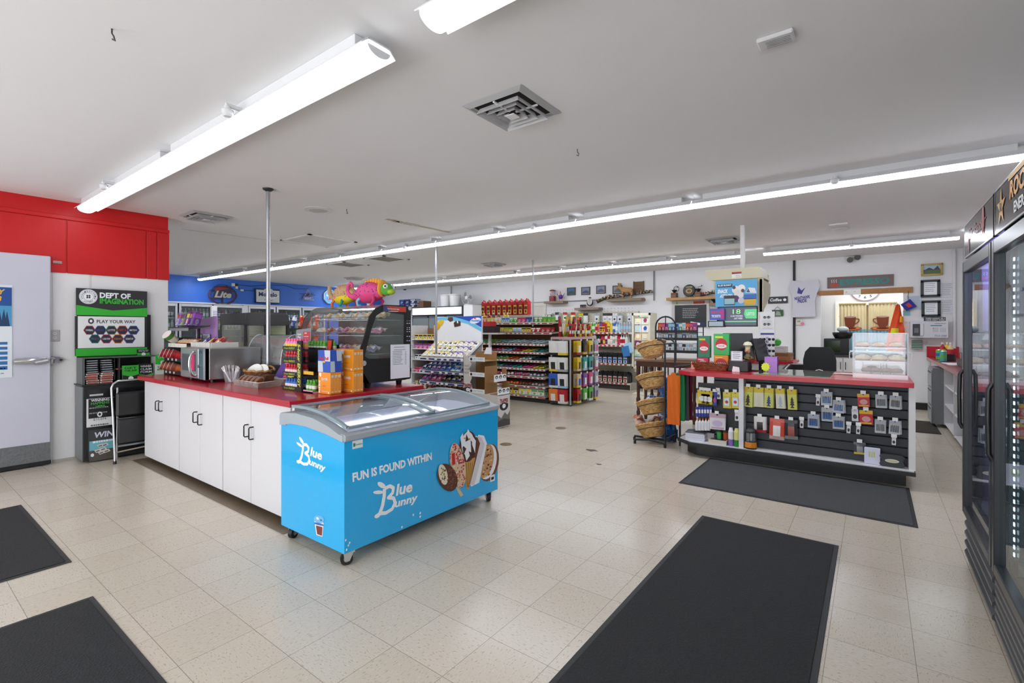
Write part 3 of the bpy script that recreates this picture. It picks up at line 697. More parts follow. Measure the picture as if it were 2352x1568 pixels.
for k in range(5):
    y0 = FY0 + .09 + k * .25; z0, z1 = .42, .66; w2 = MB()
    for z in (z0, .54, z1): w2.tube([(XB + .09, y0, z), (FX - .08, y0, z), (FX - .08, y0 + .23, z), (XB + .09, y0 + .23, z)], .003, WHITE, 6, closed=True)
    for i in range(7):
        x = XB + .09 + (FX - .17 - XB) * i / 6
        for y in (y0, y0 + .23): w2.tube([(x, y, z0), (x, y, z1)], .002, WHITE, 5)
    wpart(w2, 'wire_basket', t)
def caster(x, y, name='caster', r=.036, rz=.5):
    o = thing('x', None, None); bpy.data.objects.remove(o)
    m_ = MB(); m_.T = Matrix.Translation((x, y, 0)) @ Matrix.Rotation(rz, 4, 'Z')
    m_.cyl((-.014, 0, r), (.014, 0, r), r, P('17181A', .5), n=20).cyl((-.016, 0, r), (.016, 0, r), r * .5, P('8F9499', .3, .8), n=14)
    for sx in (-.021, .021): m_.prism([(-.012, r - .01), (.016, r - .01), (.04, .08), (-.02, .08)], sx - .0015, sx + .0015, P('C4C7CA', .3, .8), 'x')
    m_.box(-.03, .03, -.028, .045, .078, ZB, P('C4C7CA', .3, .8)); return m_
for x, y, rz in ((FX - .045, FY0 + .045, -.5), (XB + .06, FY0 + .05, .4), (FX - .05, FY1 - .06, .9), (XB + .06, FY1 - .06, .3)): wpart(caster(x, y, rz=rz), 'caster', t)
rr = random.Random(8)
for i in range(12):
    pc = ['D8DDEA', 'C9D4EC', 'E7E2D8', 'B9C7E8', 'D7C7C0', 'EFEFF3'][i % 6]
    y0 = FY0 + .13 + (i % 6) * .215; x0 = -2.98 + .24 * (i // 6)
    MB().box(0, .16, 0, .11, 0, .034, P(pc), .006).box(.01, .15, -.0008, 0, .01, .028, P(['6C7FC0', 'B55C50', '8B6BB0'][i % 3])).build('ice_cream_box', loc=(x0, y0, .381), rz=rr.uniform(-.2, .2), label='small pale carton of ice cream lying in the bottom of the glass top freezer', cat='ice cream box', group='cartons inside the glass top freezer')

KY0, KY1 = 1.345, 2.02
blk = P('1E1F21', .35); kg = P('4A4D50', .45); grn = P('35B234', .45); dgr = P('303033', .45)
t = thing('lottery_stand', 'black lottery play stand with green and white header board against the wall', 'lottery stand', (-6.68, 1.68, 0))
b = MB().box(-6.835, -6.53, KY0, KY1, .02, .80, blk, .004).box(-6.83, -6.535, KY0 - .003, KY0, .03, .79, P('6E7275', .4)).box(-6.84, -6.52, KY0 - .01, KY1, .80, .812, blk)
b.box(-6.528, -6.526, KY0 + .03, KY1 - .03, .06, .76, P('17181A', .25))
wpart(b, 'body', t)
pp = PX_(b2 := MB(), 'x', -6.52); b2.box(-6.526, -6.52, AX(199, 960, -6.52).y, AX(262, 960, -6.52).y, AX(230, 978, -6.52).z, AX(230, 914, -6.52).z, P('E4E6E8', .4))
pp.rect(203, 917, 262, 955, P('1B1B1D'), 1); pp.text('WINNING', 209, 923, 251, 6, wp, 2); pp.text('HAPPENS', 209, 930, 251, 6, P('47B54A'), 2); pp.text('HERE', 220, 937, 241, 6, P('47B54A'), 2)
pp.lines(205, 939, 250, 946, 2, P('9A9C9E'), 2); pp.disc(229, 951, 6, wp, 3); pp.disc(229, 951, 3, blk, 4); pp.text('$10,074', 214, 967, 244, 6, P('5A5C5F'), 2, .01); pp.lines(208, 971, 250, 974, 1, P('6A6C6F'), 2)
b2.box(-6.524, -6.52, AX(206, 950, -6.52).y, AX(237, 950, -6.52).y, AX(230, 908, -6.52).z, AX(230, 904, -6.52).z, P('C8CACC'))
wpart(b2, 'win_notice', t)
b2 = MB(); pp = PX_(b2, 'x', -6.52); b2.box(-6.526, -6.52, AX(203, 1000, -6.52).y, AX(262, 1000, -6.52).y, AX(230, 1052, -6.52).z, AX(230, 985, -6.52).z, P('3A3D40', .4))
pp.text('WIN', 217, 1006, 262, 13, P('DADAF0'), 3, .03, .15); pp.rect(205, 1014, 262, 1050, P('6FB9C9'), 1); pp.rect(205, 1036, 262, 1051, P('55504A'), 2); pp.lines(213, 1008, 260, 1011, 1, wp, 3)
for x, y in ((216, 1034), (228, 1030), (222, 1022), (236, 1034), (232, 1020), (224, 1038)): pp.poly([(x, y), (x + 14, y - 4), (x + 18, y + 1), (x + 5, y + 6)], P('D9D5C4'), 3); pp.poly([(x + 4, y + 2), (x + 12, y - 1), (x + 13, y + 1), (x + 5, y + 4)], P('4F4A8A'), 4)
pp.disc(212, 1045, 4, wp, 5)
wpart(b2, 'stacks_poster', t)
# upper brochure shelf
s_ = MB(); z1 = AX(176, 818, -6.72).z
s_.box(-6.83, -6.60, KY0 + .01, KY0 + .03, .812, 1.09, P('5B5F62', .4)).box(-6.835, -6.60, KY0 + .03, KY1, 1.08, 1.092, P('4E5A55', .3)).box(-6.84, -6.83, KY0 + .02, KY1, .812, 1.09, blk).box(-6.83, -6.6, 1.66, 1.672, .812, 1.08, DARK)
for y in (1.628,): s_.box(-6.83, -6.62, y, y + .004, .84, 1.07, P('3B3D40', .2))
wpart(s_, 'shelf_box', t)
hb = MB(); q0, q1 = AX(175, 657, -6.79), AX(338, 725, -6.79)
hb.box(-6.83, -6.80, KY0 + .01, KY1 - .01, 1.09, 1.56, blk)
pz = PX_(hb, 'x', -6.795)
hb.box(-6.812, -6.795, pz.q(175, 660)[0], pz.q(338, 668)[0], pz.q(250, 725)[1], 1.832, dgr)
pz.poly([(175, 700), (260, 713), (338, 707), (338, 727), (175, 723)], grn, 1)
pz.disc(203, 681, 21, wp, 1, 17, n=30); pz.disc(203, 681, 19.5, dgr, 2, 15.8, n=30); pz.disc(203, 681, 19, wp, 3, 15.3, n=30); pz.disc(203, 681, 12, dgr, 4, 9.6, n=30); pz.disc(203, 681, 11.4, wp, 5, 9, n=30)
for dx, dy in ((-2.5, -2), (2.5, -2), (-2.5, 2), (2.5, 2)): pz.disc(203 + dx, 681 + dy, 2.4, dgr, 6, 2.0, n=10)
for i, chh in enumerate("WASHINGTON'S"):
    aa = math.radians(200 - i * 20); x, y = 203 + 15.6 * math.cos(aa), 681 - 12.4 * math.sin(aa); pz.text(chh, x - 1.6, y + 1.7, x + 1.6, 3.4, dgr, 7)
for i, chh in enumerate("LOTTERY"):
    aa = math.radians(235 + i * 12); x, y = 203 + 15.6 * math.cos(aa), 681 - 12.4 * math.sin(aa); pz.text(chh, x - 1.5, y + 1.6, x + 1.5, 3.2, dgr, 7)
pz.text('DEPT OF', 229, 684, 300, 13, wp, 2, .04); pz.text('IMAGINATION', 229, 697, 330, 13, grn, 3, .04)
wpart(hb, 'header_board', t)
pb = MB(); pz = PX_(pb, 'x', -6.775); a0, a1 = pz.q(173, 728), pz.q(338, 728)
pb.box(-6.80, -6.78, pz.q(173, 760)[0], pz.q(338, 760)[0], pz.q(250, 815)[1], pz.q(250, 727)[1], P('2A2C2E'))
pb.box(-6.78, -6.775, pz.q(179, 760)[0], pz.q(332, 760)[0], pz.q(250, 798)[1], pz.q(250, 727)[1], P('E8EAEC', .3))
pz.text('PLAY YOUR WAY', 222, 742, 311, 8, P('3A3C3F'), 2, .02); pz.disc(209, 737, 7, P('4A4C4F'), 2); pz.disc(209, 737, 3, wp, 3)
def hexa(cx_, cy_, r, m, k): pz.poly([(cx_ + r * 1.1 * math.cos(math.pi / 3 * i), cy_ + r * .9 * math.sin(math.pi / 3 * i)) for i in range(6)], m, k)
lt = [('POWERBALL', '9A2B2E'), ('MEGA', '3B4A8A'), ('LOTTO', '2E8A55'), ('HIT 5', 'B0432B'), ('MATCH 4', '3B64B5'), ('PICK 3', '2F7F78'), ('CASH POP', 'B0355E'), ('KENO', 'C96A2B'), ('SCRATCH', '5B66A0')]
for i, (s_, c_) in enumerate(lt):
    x, y = (205.5 + 25.2 * i, 758) if i < 5 else (218 + 26.4 * (i - 5), 778)
    hexa(x, y, 13, P(c_), 2); hexa(x, y, 11, P('2B2C3C'), 3); pz.text(s_, x - 8.5, y + 2.2, x + 8.5, 4.4, P('E6E6E8') if i % 2 == 0 else P(c_), 4)
pz.rect(174, 801, 338, 813, grn, 2)
pb.box(-6.80, -6.777, pz.q(174, 806)[0], pz.q(338, 806)[0], pz.q(250, 814)[1], pz.q(250, 800)[1], grn)
wpart(pb, 'play_panel', t)
rr = random.Random(2)
for col in range(2):
    for k in range(11):
        dk_ = k > 4
        y0 = 1.385 + col * .125; mm = P('3A4046', .3) if dk_ else P(['E4DCD2', 'EFE6DD', 'D9A49A', 'F2EDE4'][k % 4], .7)
        MB().box(-.085, .085, 0, .105, 0, .016, mm, .003).box(.086, .0865, .01, .095, .003, .013, P('9CA2AA') if dk_ else P('B5483C')).build('play_slip_stack', loc=(-6.70, y0 + rr.uniform(-.006, .006), .813 + k * .0235), label=('dark wrapped pack of playslips in the upper half of the lottery shelf stack' if dk_ else 'pale paper playslip bundle in the lower half of the lottery shelf stack'), cat='playslips', group='dark wrapped playslips on the lottery stand' if dk_ else 'pale playslip bundles on the lottery stand')
MB().box(-.09, .09, 0, .10, 0, .012, P('C4622E')).build('play_slip_tray', loc=(-6.71, 1.64, .95), label='orange-red edged tray in the lottery shelf right of the playslips', cat='tray')
def brochure(x, y0, y1, z0, z1, cols, txt, label, lean=.0, name='brochure'):
    m_ = MB().box(0, .012, 0, y1 - y0, 0, z1 - z0, P(cols[0], .5)); w, h = y1 - y0, z1 - z0
    a = Art(m_, (.012, 0, 0), (0, 1, 0), (0, 0, 1))
    a.poly([(0, 0), (w, 0), (w, h * .42), (w * .5, h * .30), (0, h * .42)], P(cols[1]), 1)
    for i, s_ in enumerate(txt): a.text(s_, w * .12, h * (.78 - .17 * i), w * .76, h * .12, P(cols[2]), 3)
    a.disc(w * .5, h * .18, w * .16, P('E9EBEC'), k=3)
    m_.build(name, loc=(x, y0, z0), rot=(0, -lean, 0), label=label, cat='brochure')
brochure(-6.60, 1.69, 1.84, .813, .99, ('35B234', '1F2022', '1B1B1D'), ('GET', 'THE APP'), 'green get-the-app leaflet on the lottery stand', .1)
brochure(-6.63, 1.845, 1.985, .813, 1.0, ('1F2022', '35B234', 'E9EBEC'), ('WINNER', 'CLAIM', 'FORM'), 'black winner claim form leaflet beside the green one', .1)
brochure(-6.74, 1.86, 1.98, 1.0925, 1.16, ('2A2B2D', '35B234', 'E9EBEC'), ('HOW TO', 'PLAY'), 'black and green how to play leaflet on top of the stand shelf', .05)
brochure(-6.58, 1.99, 2.12, .99, 1.10, ('3DBB3C', '3DBB3C', 'E9EBEC'), ('WHERE', 'TO PLAY'), 'green topped carton leaflet at the wall corner end of the stand', 0)
brochure(-6.59, 1.99, 2.13, .813, .985, ('E6EAE6', 'D5DAD5', '3A9A3A'), ('WHERE', 'MONEY GOES'), 'white leaflet with a green dollar sun beside the counter end', 0)
# folding step stool
t = thing('step_stool', 'folded chrome step stool with two black padded steps leaning by the lottery stand', 'step stool', (-6.3, 1.7, 0))
f = MB(); sx = -6.33
f.tube([(sx + .06, 1.545, 0.012), (sx, 1.545, .45), (sx - .02, 1.535, .78), (sx - .02, 1.55, .82), (sx - .02, 1.59, .848), (sx - .02, 1.75, .85), (sx - .02, 2.0, .85)], .011, CHROME, 10)
f.tube([(sx - .10, 1.60, 0.012), (sx - .03, 1.59, .5), (sx - .02, 1.585, .78)], .010, CHROME, 8).tube([(sx - .02, 1.58, .45), (sx - .02, 2.02, .45)], .007, CHROME, 8).tube([(sx + .03, 1.56, .11), (sx + .03, 2.02, .14)], .008, P('A89E8C', .4), 8)
f.tube([(sx + .06, 2.05, .012), (sx, 2.05, .45), (sx - .02, 2.05, .85)], .011, CHROME, 10)
wpart(f, 'frame', t)
pad = P('1B1B1C', .35, bump=.1, scale=8)
s1 = wpart(MB().box(sx - .01, sx + .035, 1.565, 2.0, .475, .73, pad, .018), 'step_pad', t)
tr_ = MB().box(sx + .0, sx + .04, 1.575, 2.0, .19, .455, P('202123', .6), .014)
for i in range(22): tr_.box(sx + .04, sx + .0415, 1.59, 1.99, .205 + i * .0108, .2105 + i * .0108, P('3A3B3D', .5))
wpart(tr_, 'step_tread', t); wpart(MB().box(sx - .005, sx + .045, 1.575, 2.0, .165, .182, P('8E9499', .3, .6)), 'tread_edge', t)
wpart(MB().cyl((sx + .06, 1.545, 0), (sx + .06, 1.545, .03), .016, BLACK), 'rubber_foot', t)
# poster on the cooler door, outlet, clip
pb = MB(); x = X_L + .078; y1 = AX(28, 760, x).y; z0, z1 = AX(28, 866, x).z, AX(28, 655, x).z
pb.box(x - .002, x + .002, y1 - .62, y1, z0, z1, P('DDE6EC', .4)); pz = PX_(pb, 'x', x + .003); 
pz.rect(-60, 656, 27, 749, P('1E4E96'), 1); pz.rect(-60, 700, 27, 749, P('4C9AC9'), 2)
for i in range(4): pz.poly([(2 + i * 7, 749), (9 + i * 7, 708 + 6 * (i % 2)), (16 + i * 7, 749)] if i < 2 else [(-20 + i * 7, 749), (-14 + i * 7, 716), (-8 + i * 7, 749)], P('1C3D63'), 3)
pz.text('PLAY', -40, 674, 12, 12, P('E7B23A'), 3, .03, .2); pz.text('2023', -40, 691, 4, 13, P('F0A92E'), 3, .03, .2)
for i in range(6): pz.rect(-60, 786 + i * 11.5, 17, 791 + i * 11.5, P('2E6FB0'), 2); 
pz.lines(-60, 850, 15, 858, 2, P('8A9AA8'), 2)
tag(pb.build('door_poster'), 'blue and white poster taped to the walk-in cooler door', 'poster')
o = MB(); p = AX(125.5, 770.5, X_L + .006); o.box(p.x, p.x + .008, p.y - .04, p.y + .04, p.z - .06, p.z + .06, P('B9BABC', .35, .4), .003)
for dz in (-.022, .022): o.cyl((p.x + .008, p.y, p.z + dz), (p.x + .0105, p.y, p.z + dz), .016, P('D8D8D6'), n=14).box(p.x + .0105, p.x + .011, p.y - .007, p.y - .004, p.z + dz - .004, p.z + dz + .006, DARK).box(p.x + .0105, p.x + .011, p.y + .004, p.y + .007, p.z + dz - .004, p.z + dz + .006, DARK)
tag(o.build('wall_outlet'), 'metal power outlet on the white wall beside the cooler door', 'outlet')
o = MB(); p = AX(132, 602, X_L + .02); o.box(p.x - .004, p.x + .006, p.y - .035, p.y + .035, p.z - .013, p.z + .013, P('C9B9B4', .4, .5), .003)
for i in range(5): o.cyl((p.x + .006, p.y - .026 + i * .013, p.z), (p.x + .0075, p.y - .026 + i * .013, p.z), .004, P('5B2320'))
tag(o.build('wall_clip'), 'small pierced metal strip screwed to the red wall over the cooler door', 'bracket')

_PM = {}
def cached(f):
    def g(*a):
        k = (f.__name__,) + a
        if k not in _PM: _PM[k] = f(*a)
        return _PM[k]
    return g
@cached
def carton(w, d, h, c0, c1, c2='F0F0EE', txt=''):
    """printed cardboard box, front towards -y, standing on z = 0, centred in x"""
    m = MB().box(-w / 2, w / 2, 0, d, 0, h, P(c0, .5), min(w, d, h) * .03)
    for a, L in ((Art(m, (-w / 2, 0, 0), (1, 0, 0), (0, 0, 1), .0005), w), (Art(m, (w / 2, 0, 0), (0, 1, 0), (0, 0, 1), .0005), d)):
        a.rect(L * .06, h * .58, L * .88, h * .3, P(c1, .5), 1); a.disc(L * .5, h * .32, L * .22, P(c2, .5), h * .2, 14, 1)
        a.disc(L * .5, h * .32, L * .15, P(c1, .5), h * .12, 12, 2); a.rect(L * .08, h * .05, L * .5, h * .05, P(c2, .5), 1)
    a = Art(m, (-w / 2, 0, 0), (1, 0, 0), (0, 0, 1), .0005)
    if txt: a.text(txt, w * .12, h * .64, w * .76, h * .18, P(c2), 3)
    Art(m, (-w / 2, 0, h), (1, 0, 0), (0, 1, 0), .0005).rect(w * .1, d * .2, w * .8, d * .5, P(c1, .5), 1)
    return m.mesh('carton')
@cached
def pouch(w, h, t, c0, c1, c2, txt=''):
    """crimped plastic bag standing in the xz plane, base at z = 0"""
    m = MB(); nu, nv = 6, 8; ms = (P(c0, .3), P(c1, .3), P(c2, .3))
    for sg in (-1, 1):
        for i in range(nv):
            for j in range(nu):
                q = []
                for a, b in ((i, j), (i, j + 1), (i + 1, j + 1), (i + 1, j)):
                    u, v = b / nu, a / nv
                    bul = t / 2 * max(0, math.sin(math.pi * u)) ** .6 * max(0, math.sin(math.pi * min(1, max(0, (v - .04) / .92)))) ** .5
                    wr = .004 * t / .03 * math.sin(7 * u + 11 * v)
                    q.append(((u - .5) * w * (1 - .06 * math.sin(math.pi * v)), sg * bul + wr * (bul > 0), v * h))
                k = 1 if i in (5, 6) else (2 if (i in (2, 3) and j in (1, 2, 3, 4)) else 0)
                m.add(q, [(0, 1, 2, 3)] if sg < 0 else [(3, 2, 1, 0)], ms[k], True)
    m.box(-w / 2, w / 2, -.001, .001, -.002, h * .04, ms[1]).box(-w / 2, w / 2, -.001, .001, h * .96, h * 1.01, ms[1])
    if txt: Art(m, (-w * .36, -t * .5, 0), (1, 0, 0), (0, 0, 1), .001).text(txt, 0, h * .66, w * .72, h * .13, P(c2), 1)
    return m.mesh('pouch')
@cached
def bar_(w, l, t, c0, c1):
    """flow-wrapped bar lying along y"""
    m = MB(); n = 6; rows = []
    for i in range(n + 1):
        v = i / n; s = .35 + .65 * min(1, math.sin(math.pi * v) * 2.2); fl = min(1, math.sin(math.pi * v) * 3)
        rows.append([((math.cos(a) * w / 2 * s), (v - .5) * l, t / 2 + t / 2 * math.sin(a) * fl) for a in [2 * math.pi * k / 8 for k in range(9)]])
    for i in range(n): m.sheet([rows[i], rows[i + 1]], P(c1 if i in (2, 3) else c0, .3))
    for v in (-1, 1): m.box(-w * .42, w * .42, v * l / 2 - .006, v * l / 2 + .006, t * .5 - .001, t * .5 + .001, P(c0, .3))
    return m.mesh('bar')
@cached
def bottle(r, h, cb, cl, cc, neck=.35, clear=0):
    b = P(cb, .25) if not clear else P(cb, .1, coat=.5)
    return MB().lathe([(r * .85, 0, b), (r, h * .04, b), (r, h * .22, P(cl, .5)), (r, h * .58, b), (r * .95, h * .68, b), (r * neck, h * .84, b), (r * neck, h * .88, P(cc, .4)), (r * neck * 1.15, h * .885, P(cc, .4)), (r * neck * 1.1, h, P(cc, .4))], b, n=14).mesh('bottle')
@cached
def can_(r, h, c0, c1, cc='B9BCC0'):
    return MB().lathe([(r * .85, 0, P(cc, .3, .8)), (r, h * .04, P(c0, .3)), (r, h * .35, P(c1, .3)), (r, h * .65, P(c0, .3)), (r, h * .94, P(cc, .3, .8)), (r * .85, h, P(cc, .3, .8))], P(cc, .3, .8), n=16).mesh('can')
@cached
def jug(w, d, h, c0, cl, cl2, cc):
    b = P(c0, .35); m = MB(); W2, D2 = w / 2, d / 2
    m.box(-W2, W2, -D2, D2, 0, h * .72, b, .012)
    m.prism([(-W2 + .004, h * .70), (W2 - .004, h * .70), (W2 - .012, h * .82), (0, h * .90), (-W2 * .6, h * .90), (-W2 + .004, h * .78)], -D2 + .006, D2 - .006, b, 'y')
    m.cyl((-W2 * .45, 0, h * .88), (-W2 * .45, 0, h), w * .17, P(cc, .4), n=12)
    m.tube([(W2 * .0, 0, h * .88), (W2 * .45, 0, h * .95), (W2 * .85, 0, h * .86), (W2 * .8, 0, h * .7)], w * .075, b, 8)
    a = Art(m, (-W2, -D2, 0), (1, 0, 0), (0, 0, 1), .0006); a.rect(w * .1, h * .08, w * .8, h * .52, P(cl, .5), 1).rect(w * .14, h * .34, w * .72, h * .18, P(cl2, .5), 2).disc(w * .5, h * .22, w * .22, P(cl2, .5), h * .09, 12, 2)
    return m.mesh('jug')
@cached
def sprayer(w, h, c0, cl, cc):
    m = MB().lathe([(w * .5, 0), (w * .52, h * .05), (w * .5, h * .45), (w * .36, h * .58), (w * .2, h * .74), (w * .2, h * .78)], P(c0, .3), n=12, sq=.6)
    m.lathe([(w * .515, h * .12), (w * .515, h * .42)], P(cl, .5), n=12, sq=.61)
    m.box(-w * .2, w * .22, -w * .15, w * .15, h * .78, h * .9, P(cc, .4), .004).prism([(-w * .55, h * .88), (w * .35, h * .88), (w * .3, h), (-w * .5, h * .98)], -w * .13, w * .13, P(cc, .4), 'y').prism([(-w * .4, h * .88), (-w * .28, h * .88), (-w * .3, h * .68), (-w * .36, h * .68)], -w * .06, w * .06, P(cc, .4), 'y')
    return m.mesh('sprayer')
@cached
def hangcard(w, h, c0, c1, c2, blis='E9EEF2', shape='blister', txt=''):
    """peg card: hangs from z = 0 down, front towards -y"""
    m = MB(); m.box(-w / 2, w / 2, 0, .003, -h, 0, P(c0, .45), .0005); a = Art(m, (-w / 2, 0, -h), (1, 0, 0), (0, 0, 1), .0005)
    a.rect(0, h * .74, w, h * .26, P(c1, .5), 1).disc(w * .5, h * .94, w * .07, DARK, k=2, n=8)
    if txt: a.text(txt, w * .1, h * .78, w * .8, h * .1, P(c2), 3)
    if shape == 'batt':
        for k in range(4): m.cyl((-w * .3 + w * .2 * k, -.008, -h * .82), (-w * .3 + w * .2 * k, -.008, -h * .34), w * .085, P(c2, .3, .3), n=8)
        for k in range(4): m.cyl((-w * .3 + w * .2 * k, -.008, -h * .34), (-w * .3 + w * .2 * k, -.008, -h * .31), w * .086, P('D0A060', .3, .6), n=8)
        m.box(-w * .45, w * .45, -.018, -.0005, -h * .88, -h * .28, GLASS(alpha=.06))
    elif shape == 'tree':
        for k in range(3): a.poly([(w * (.24 + .04 * k), h * (.22 + .12 * k)), (w * (.76 - .04 * k), h * (.22 + .12 * k)), (w * .5, h * (.44 + .1 * k))], P(c2, .5), 2)
        a.rect(w * .4, h * .12, w * .2, h * .1, P(c2, .5), 2).rect(w * .3, h * .08, w * .4, h * .05, P(c2, .5), 2)
    elif shape == 'blister': m.box(-w * .36, w * .36, -.016, 0, -h * .86, -h * .32, P(blis, .25), .006); Art(m, (-w / 2, -.016, -h), (1, 0, 0), (0, 0, 1), .0005).disc(w * .5, h * .4, w * .2, P(c2, .4), h * .1, 12)
    elif shape == 'plain': a.disc(w * .5, h * .38, w * .33, P(c2, .5), h * .2, 16, 2).rect(w * .1, h * .05, w * .8, h * .1, P(c1, .5), 2)
    return m.mesh('hang_card')
@cached
def hangbag(w, h, t, c0, c1, c2):
    """snack bag hanging from a peg, from z = 0 down"""
    m = MB(); nu, nv = 4, 6; ms = (P(c0, .35), P(c1, .35), P(c2, .35))
    for sg in (-1, 1):
        for i in range(nv):
            for j in range(nu):
                q = []
                for a, b in ((i, j), (i, j + 1), (i + 1, j + 1), (i + 1, j)):
                    u, v = b / nu, a / nv; q.append(((u - .5) * w, sg * t / 2 * math.sin(math.pi * u) ** .6 * math.sin(math.pi * v) ** .7 if 0 < u < 1 and 0 < v < 1 else 0, -h + v * h))
                k = 1 if i == 0 else (2 if i in (1, 2, 3) and j in (1, 2) else 0)
                m.add(q, [(0, 1, 2, 3)] if sg < 0 else [(3, 2, 1, 0)], ms[k], True)
    return m.mesh('hang_bag')
def put(mesh, name, loc, label, cat, group=None, rz=0.0, rot=None, scale=None):
    o = obj(name, mesh, None, loc, rz, rot, label, cat, group)
    if scale: o.scale = (scale,) * 3 if not isinstance(scale, tuple) else scale
    return o
JIT = random.Random(99)

T0 = CT + .0005
# microwave
m0, m1 = AZ(414.6, 865, .925), AZ(472, 873.5, .925); ms = P('BFC0C2', .28, .85); msd = P('8E9093', .4, .6)
MX0, MX1, MY0, MY1, MZ0, MZ1 = m0.x, m1.x, m0.y, m0.y + .50, .925, 1.215
t = thing('microwave', 'stainless steel commercial microwave with big curved door handle on the red counter', 'microwave', ((MX0 + MX1) / 2, 2.1, T0))
b = MB().box(MX0, MX1, MY0 + .03, MY1, MZ0, MZ1, ms, .006)
a = Art(b, (MX1, MY0, 0), (0, 1, 0), (0, 0, 1), .0005); a.disc(.22, 1.215, .2, P('DADCDF', .2, .8), .045, 24) if False else None
wpart(b, 'housing', t)
MXD = MX0 + (MX1 - MX0) * .74
d = wpart(MB().box(MX0, MXD, MY0, MY0 + .03, MZ0 + .002, MZ1 - .002, ms, .008).box(MX0 + .045, MXD - .06, MY0 - .002, MY0, MZ0 + .07, MZ1 - .06, P('54585C', .15), .001), 'door', t)
hy = MY0 - .055; zc_ = (MZ0 + MZ1) / 2
wpart(MB().tube([(MXD - .05, MY0, zc_ + .10)] + [(MXD - .05, MY0 - .058 * math.cos(a_ * .9), zc_ + .115 * math.sin(a_)) for a_ in [math.pi / 2 - math.pi * i / 12 for i in range(13)]] + [(MXD - .05, MY0, zc_ - .10)], .011, CHROME, 10), 'handle', d)
b = MB().box(MXD, MX1, MY0, MY0 + .03, MZ0 + .002, MZ1 - .002, P('46606A', .3), .002).box(MX1 - .045, MX1, MY0 - .001, MY0 + .029, MZ0 + .002, MZ1 - .002, ms)
b.box(MXD + .02, MXD + .07, MY0 - .002, MY0, MZ1 - .05, MZ1 - .02, P('20454F', .2)).cyl((MXD + .03, MY0 - .02, zc_ - .02), (MXD + .03, MY0, zc_ - .02), .014, CHROME)
wpart(b, 'control_panel', t)
b = MB()
for i in range(5): z = MZ0 + .08 + i * .034; b.prism([(MXD - .155 - .012 * (i % 2), z), (MXD - .10, z), (MXD - .10, z + .034), (MXD - .155, z + .034)], MY0 - .003, MY0 - .002, P('EE1C68', .5), 'y')
wpart(b, 'pink_note', t, 'bright pink note taped to the door window')
for x in (MX0 + .05, MX1 - .05):
    for y in (MY0 + .08, MY1 - .06): wpart(MB().cyl((x, y, T0), (x, y, MZ0), .018, BLACK, n=12), 'foot', t)
# glass tray of wrapped sweets on the microwave
t = thing('candy_tray', 'clear crinkled tray on top of the microwave full of wrapped sticks', 'tray', ((MX0 + MX1) / 2 - .02, MY0 + .2, MZ1 + .001))
b = MB(); L_, W_ = .22, .12
for i in range(36):
    x0 = -L_ + 2 * L_ * i / 36; b.box(x0, x0 + 2 * L_ / 36 - .003, -W_ - .008, -W_, .004, .048, P('C9C6BC' if i % 2 else 'EDECE8', .15)); b.box(x0, x0 + 2 * L_ / 36 - .003, W_, W_ + .008, .004, .048, P('D9D8D3', .15))
b.box(-L_, L_, -W_, W_, 0, .006, P('DDDCD8', .2)).box(-L_ - .01, -L_, -W_, W_, 0, .05, P('DDDCD8', .2)).box(L_, L_ + .01, -W_, W_, 0, .05, P('DDDCD8', .2))
b.build('dish', t)
rr = random.Random(4); bx, by = (MX0 + MX1) / 2 - .02, MY0 + .2
for i in range(34):
    f = i / 33; col = ('5B50A8', 'E8E5F0') if f < .22 else ('E9C62F', 'F2E58A') if f < .45 else ('8B2A38', 'D9A0A0') if f < .6 else ('E07B45', 'F0D8C8') if f < .75 else ('B5303A', 'F0E8E4')
    nm = 'purple' if f < .22 else 'yellow' if f < .45 else 'dark red' if f < .6 else 'orange' if f < .75 else 'red and white'
    put(bar_(.018, .16, .014, *col), 'wrapped_candy', (bx - .18 + .36 * f + rr.uniform(-.01, .01), by + rr.uniform(-.05, .05), MZ1 + .012 + rr.uniform(0, .035)), nm + ' wrapped candy stick heaped in the clear tray on the microwave', 'candy', nm + ' sticks in the tray on the microwave', rot=(R(rr.uniform(15, 50)), R(rr.uniform(-12, 12)), R(rr.uniform(-35, 35))))
# small warming display next to it: dark rack with cups and boxes
t = thing('soup_rack', 'black slanted shelf rack of soup cups at the far left end of the red counter', 'rack', (-5.95, 2.05, T0)); sx0, sx1, sy0, sy1 = -6.19, -5.68, 1.98, 2.22
pn = P('505357', .5); b = MB().box(sx0, sx0 + .012, sy0 - .03, sy1, T0, 1.30, pn).box(sx0 + .2, sx0 + .23, sy1 - .02, sy1, 1.2, 1.43, DARK).box(sx0 + .012, sx1, sy1 - .01, sy1, T0, 1.22, P('3B3D40'))
wpart(b, 'frame', t)
SH = [(T0 + .03, .0), (1.065, .0), (1.215, .0), (1.39, .02)]
for k, (z, o_) in enumerate(SH):
    s_ = MB().prism([(sy0 - .03 + .02 * k, z - .012), (sy1 - .01, z + .03), (sy1 - .01, z + .042), (sy0 - .03 + .02 * k, z)], sx0 + .012, sx1, P('44474A', .5), 'x')
    s_.box(sx0 + .014, sx1, sy0 - .034 + .02 * k, sy0 - .03 + .02 * k, z - .016, z + .025, P('E2E0D6' if k == 2 else '2A2B2D', .4))
    if k == 3: s_.box(sx0 + .014, sx1, sy0 + .022, sy0 + .028, z - .016, z + .012, P('A7ABA9', .3, .6))
    for j in range(3 if k != 3 else 0): s_.box(sx0 + .06 + j * .11, sx0 + .10 + j * .11, sy0 - .036 + .02 * k, sy0 - .034 + .02 * k, z - .008, z + .014, P('D6D3CE'))
    wpart(s_, 'shelf', t)
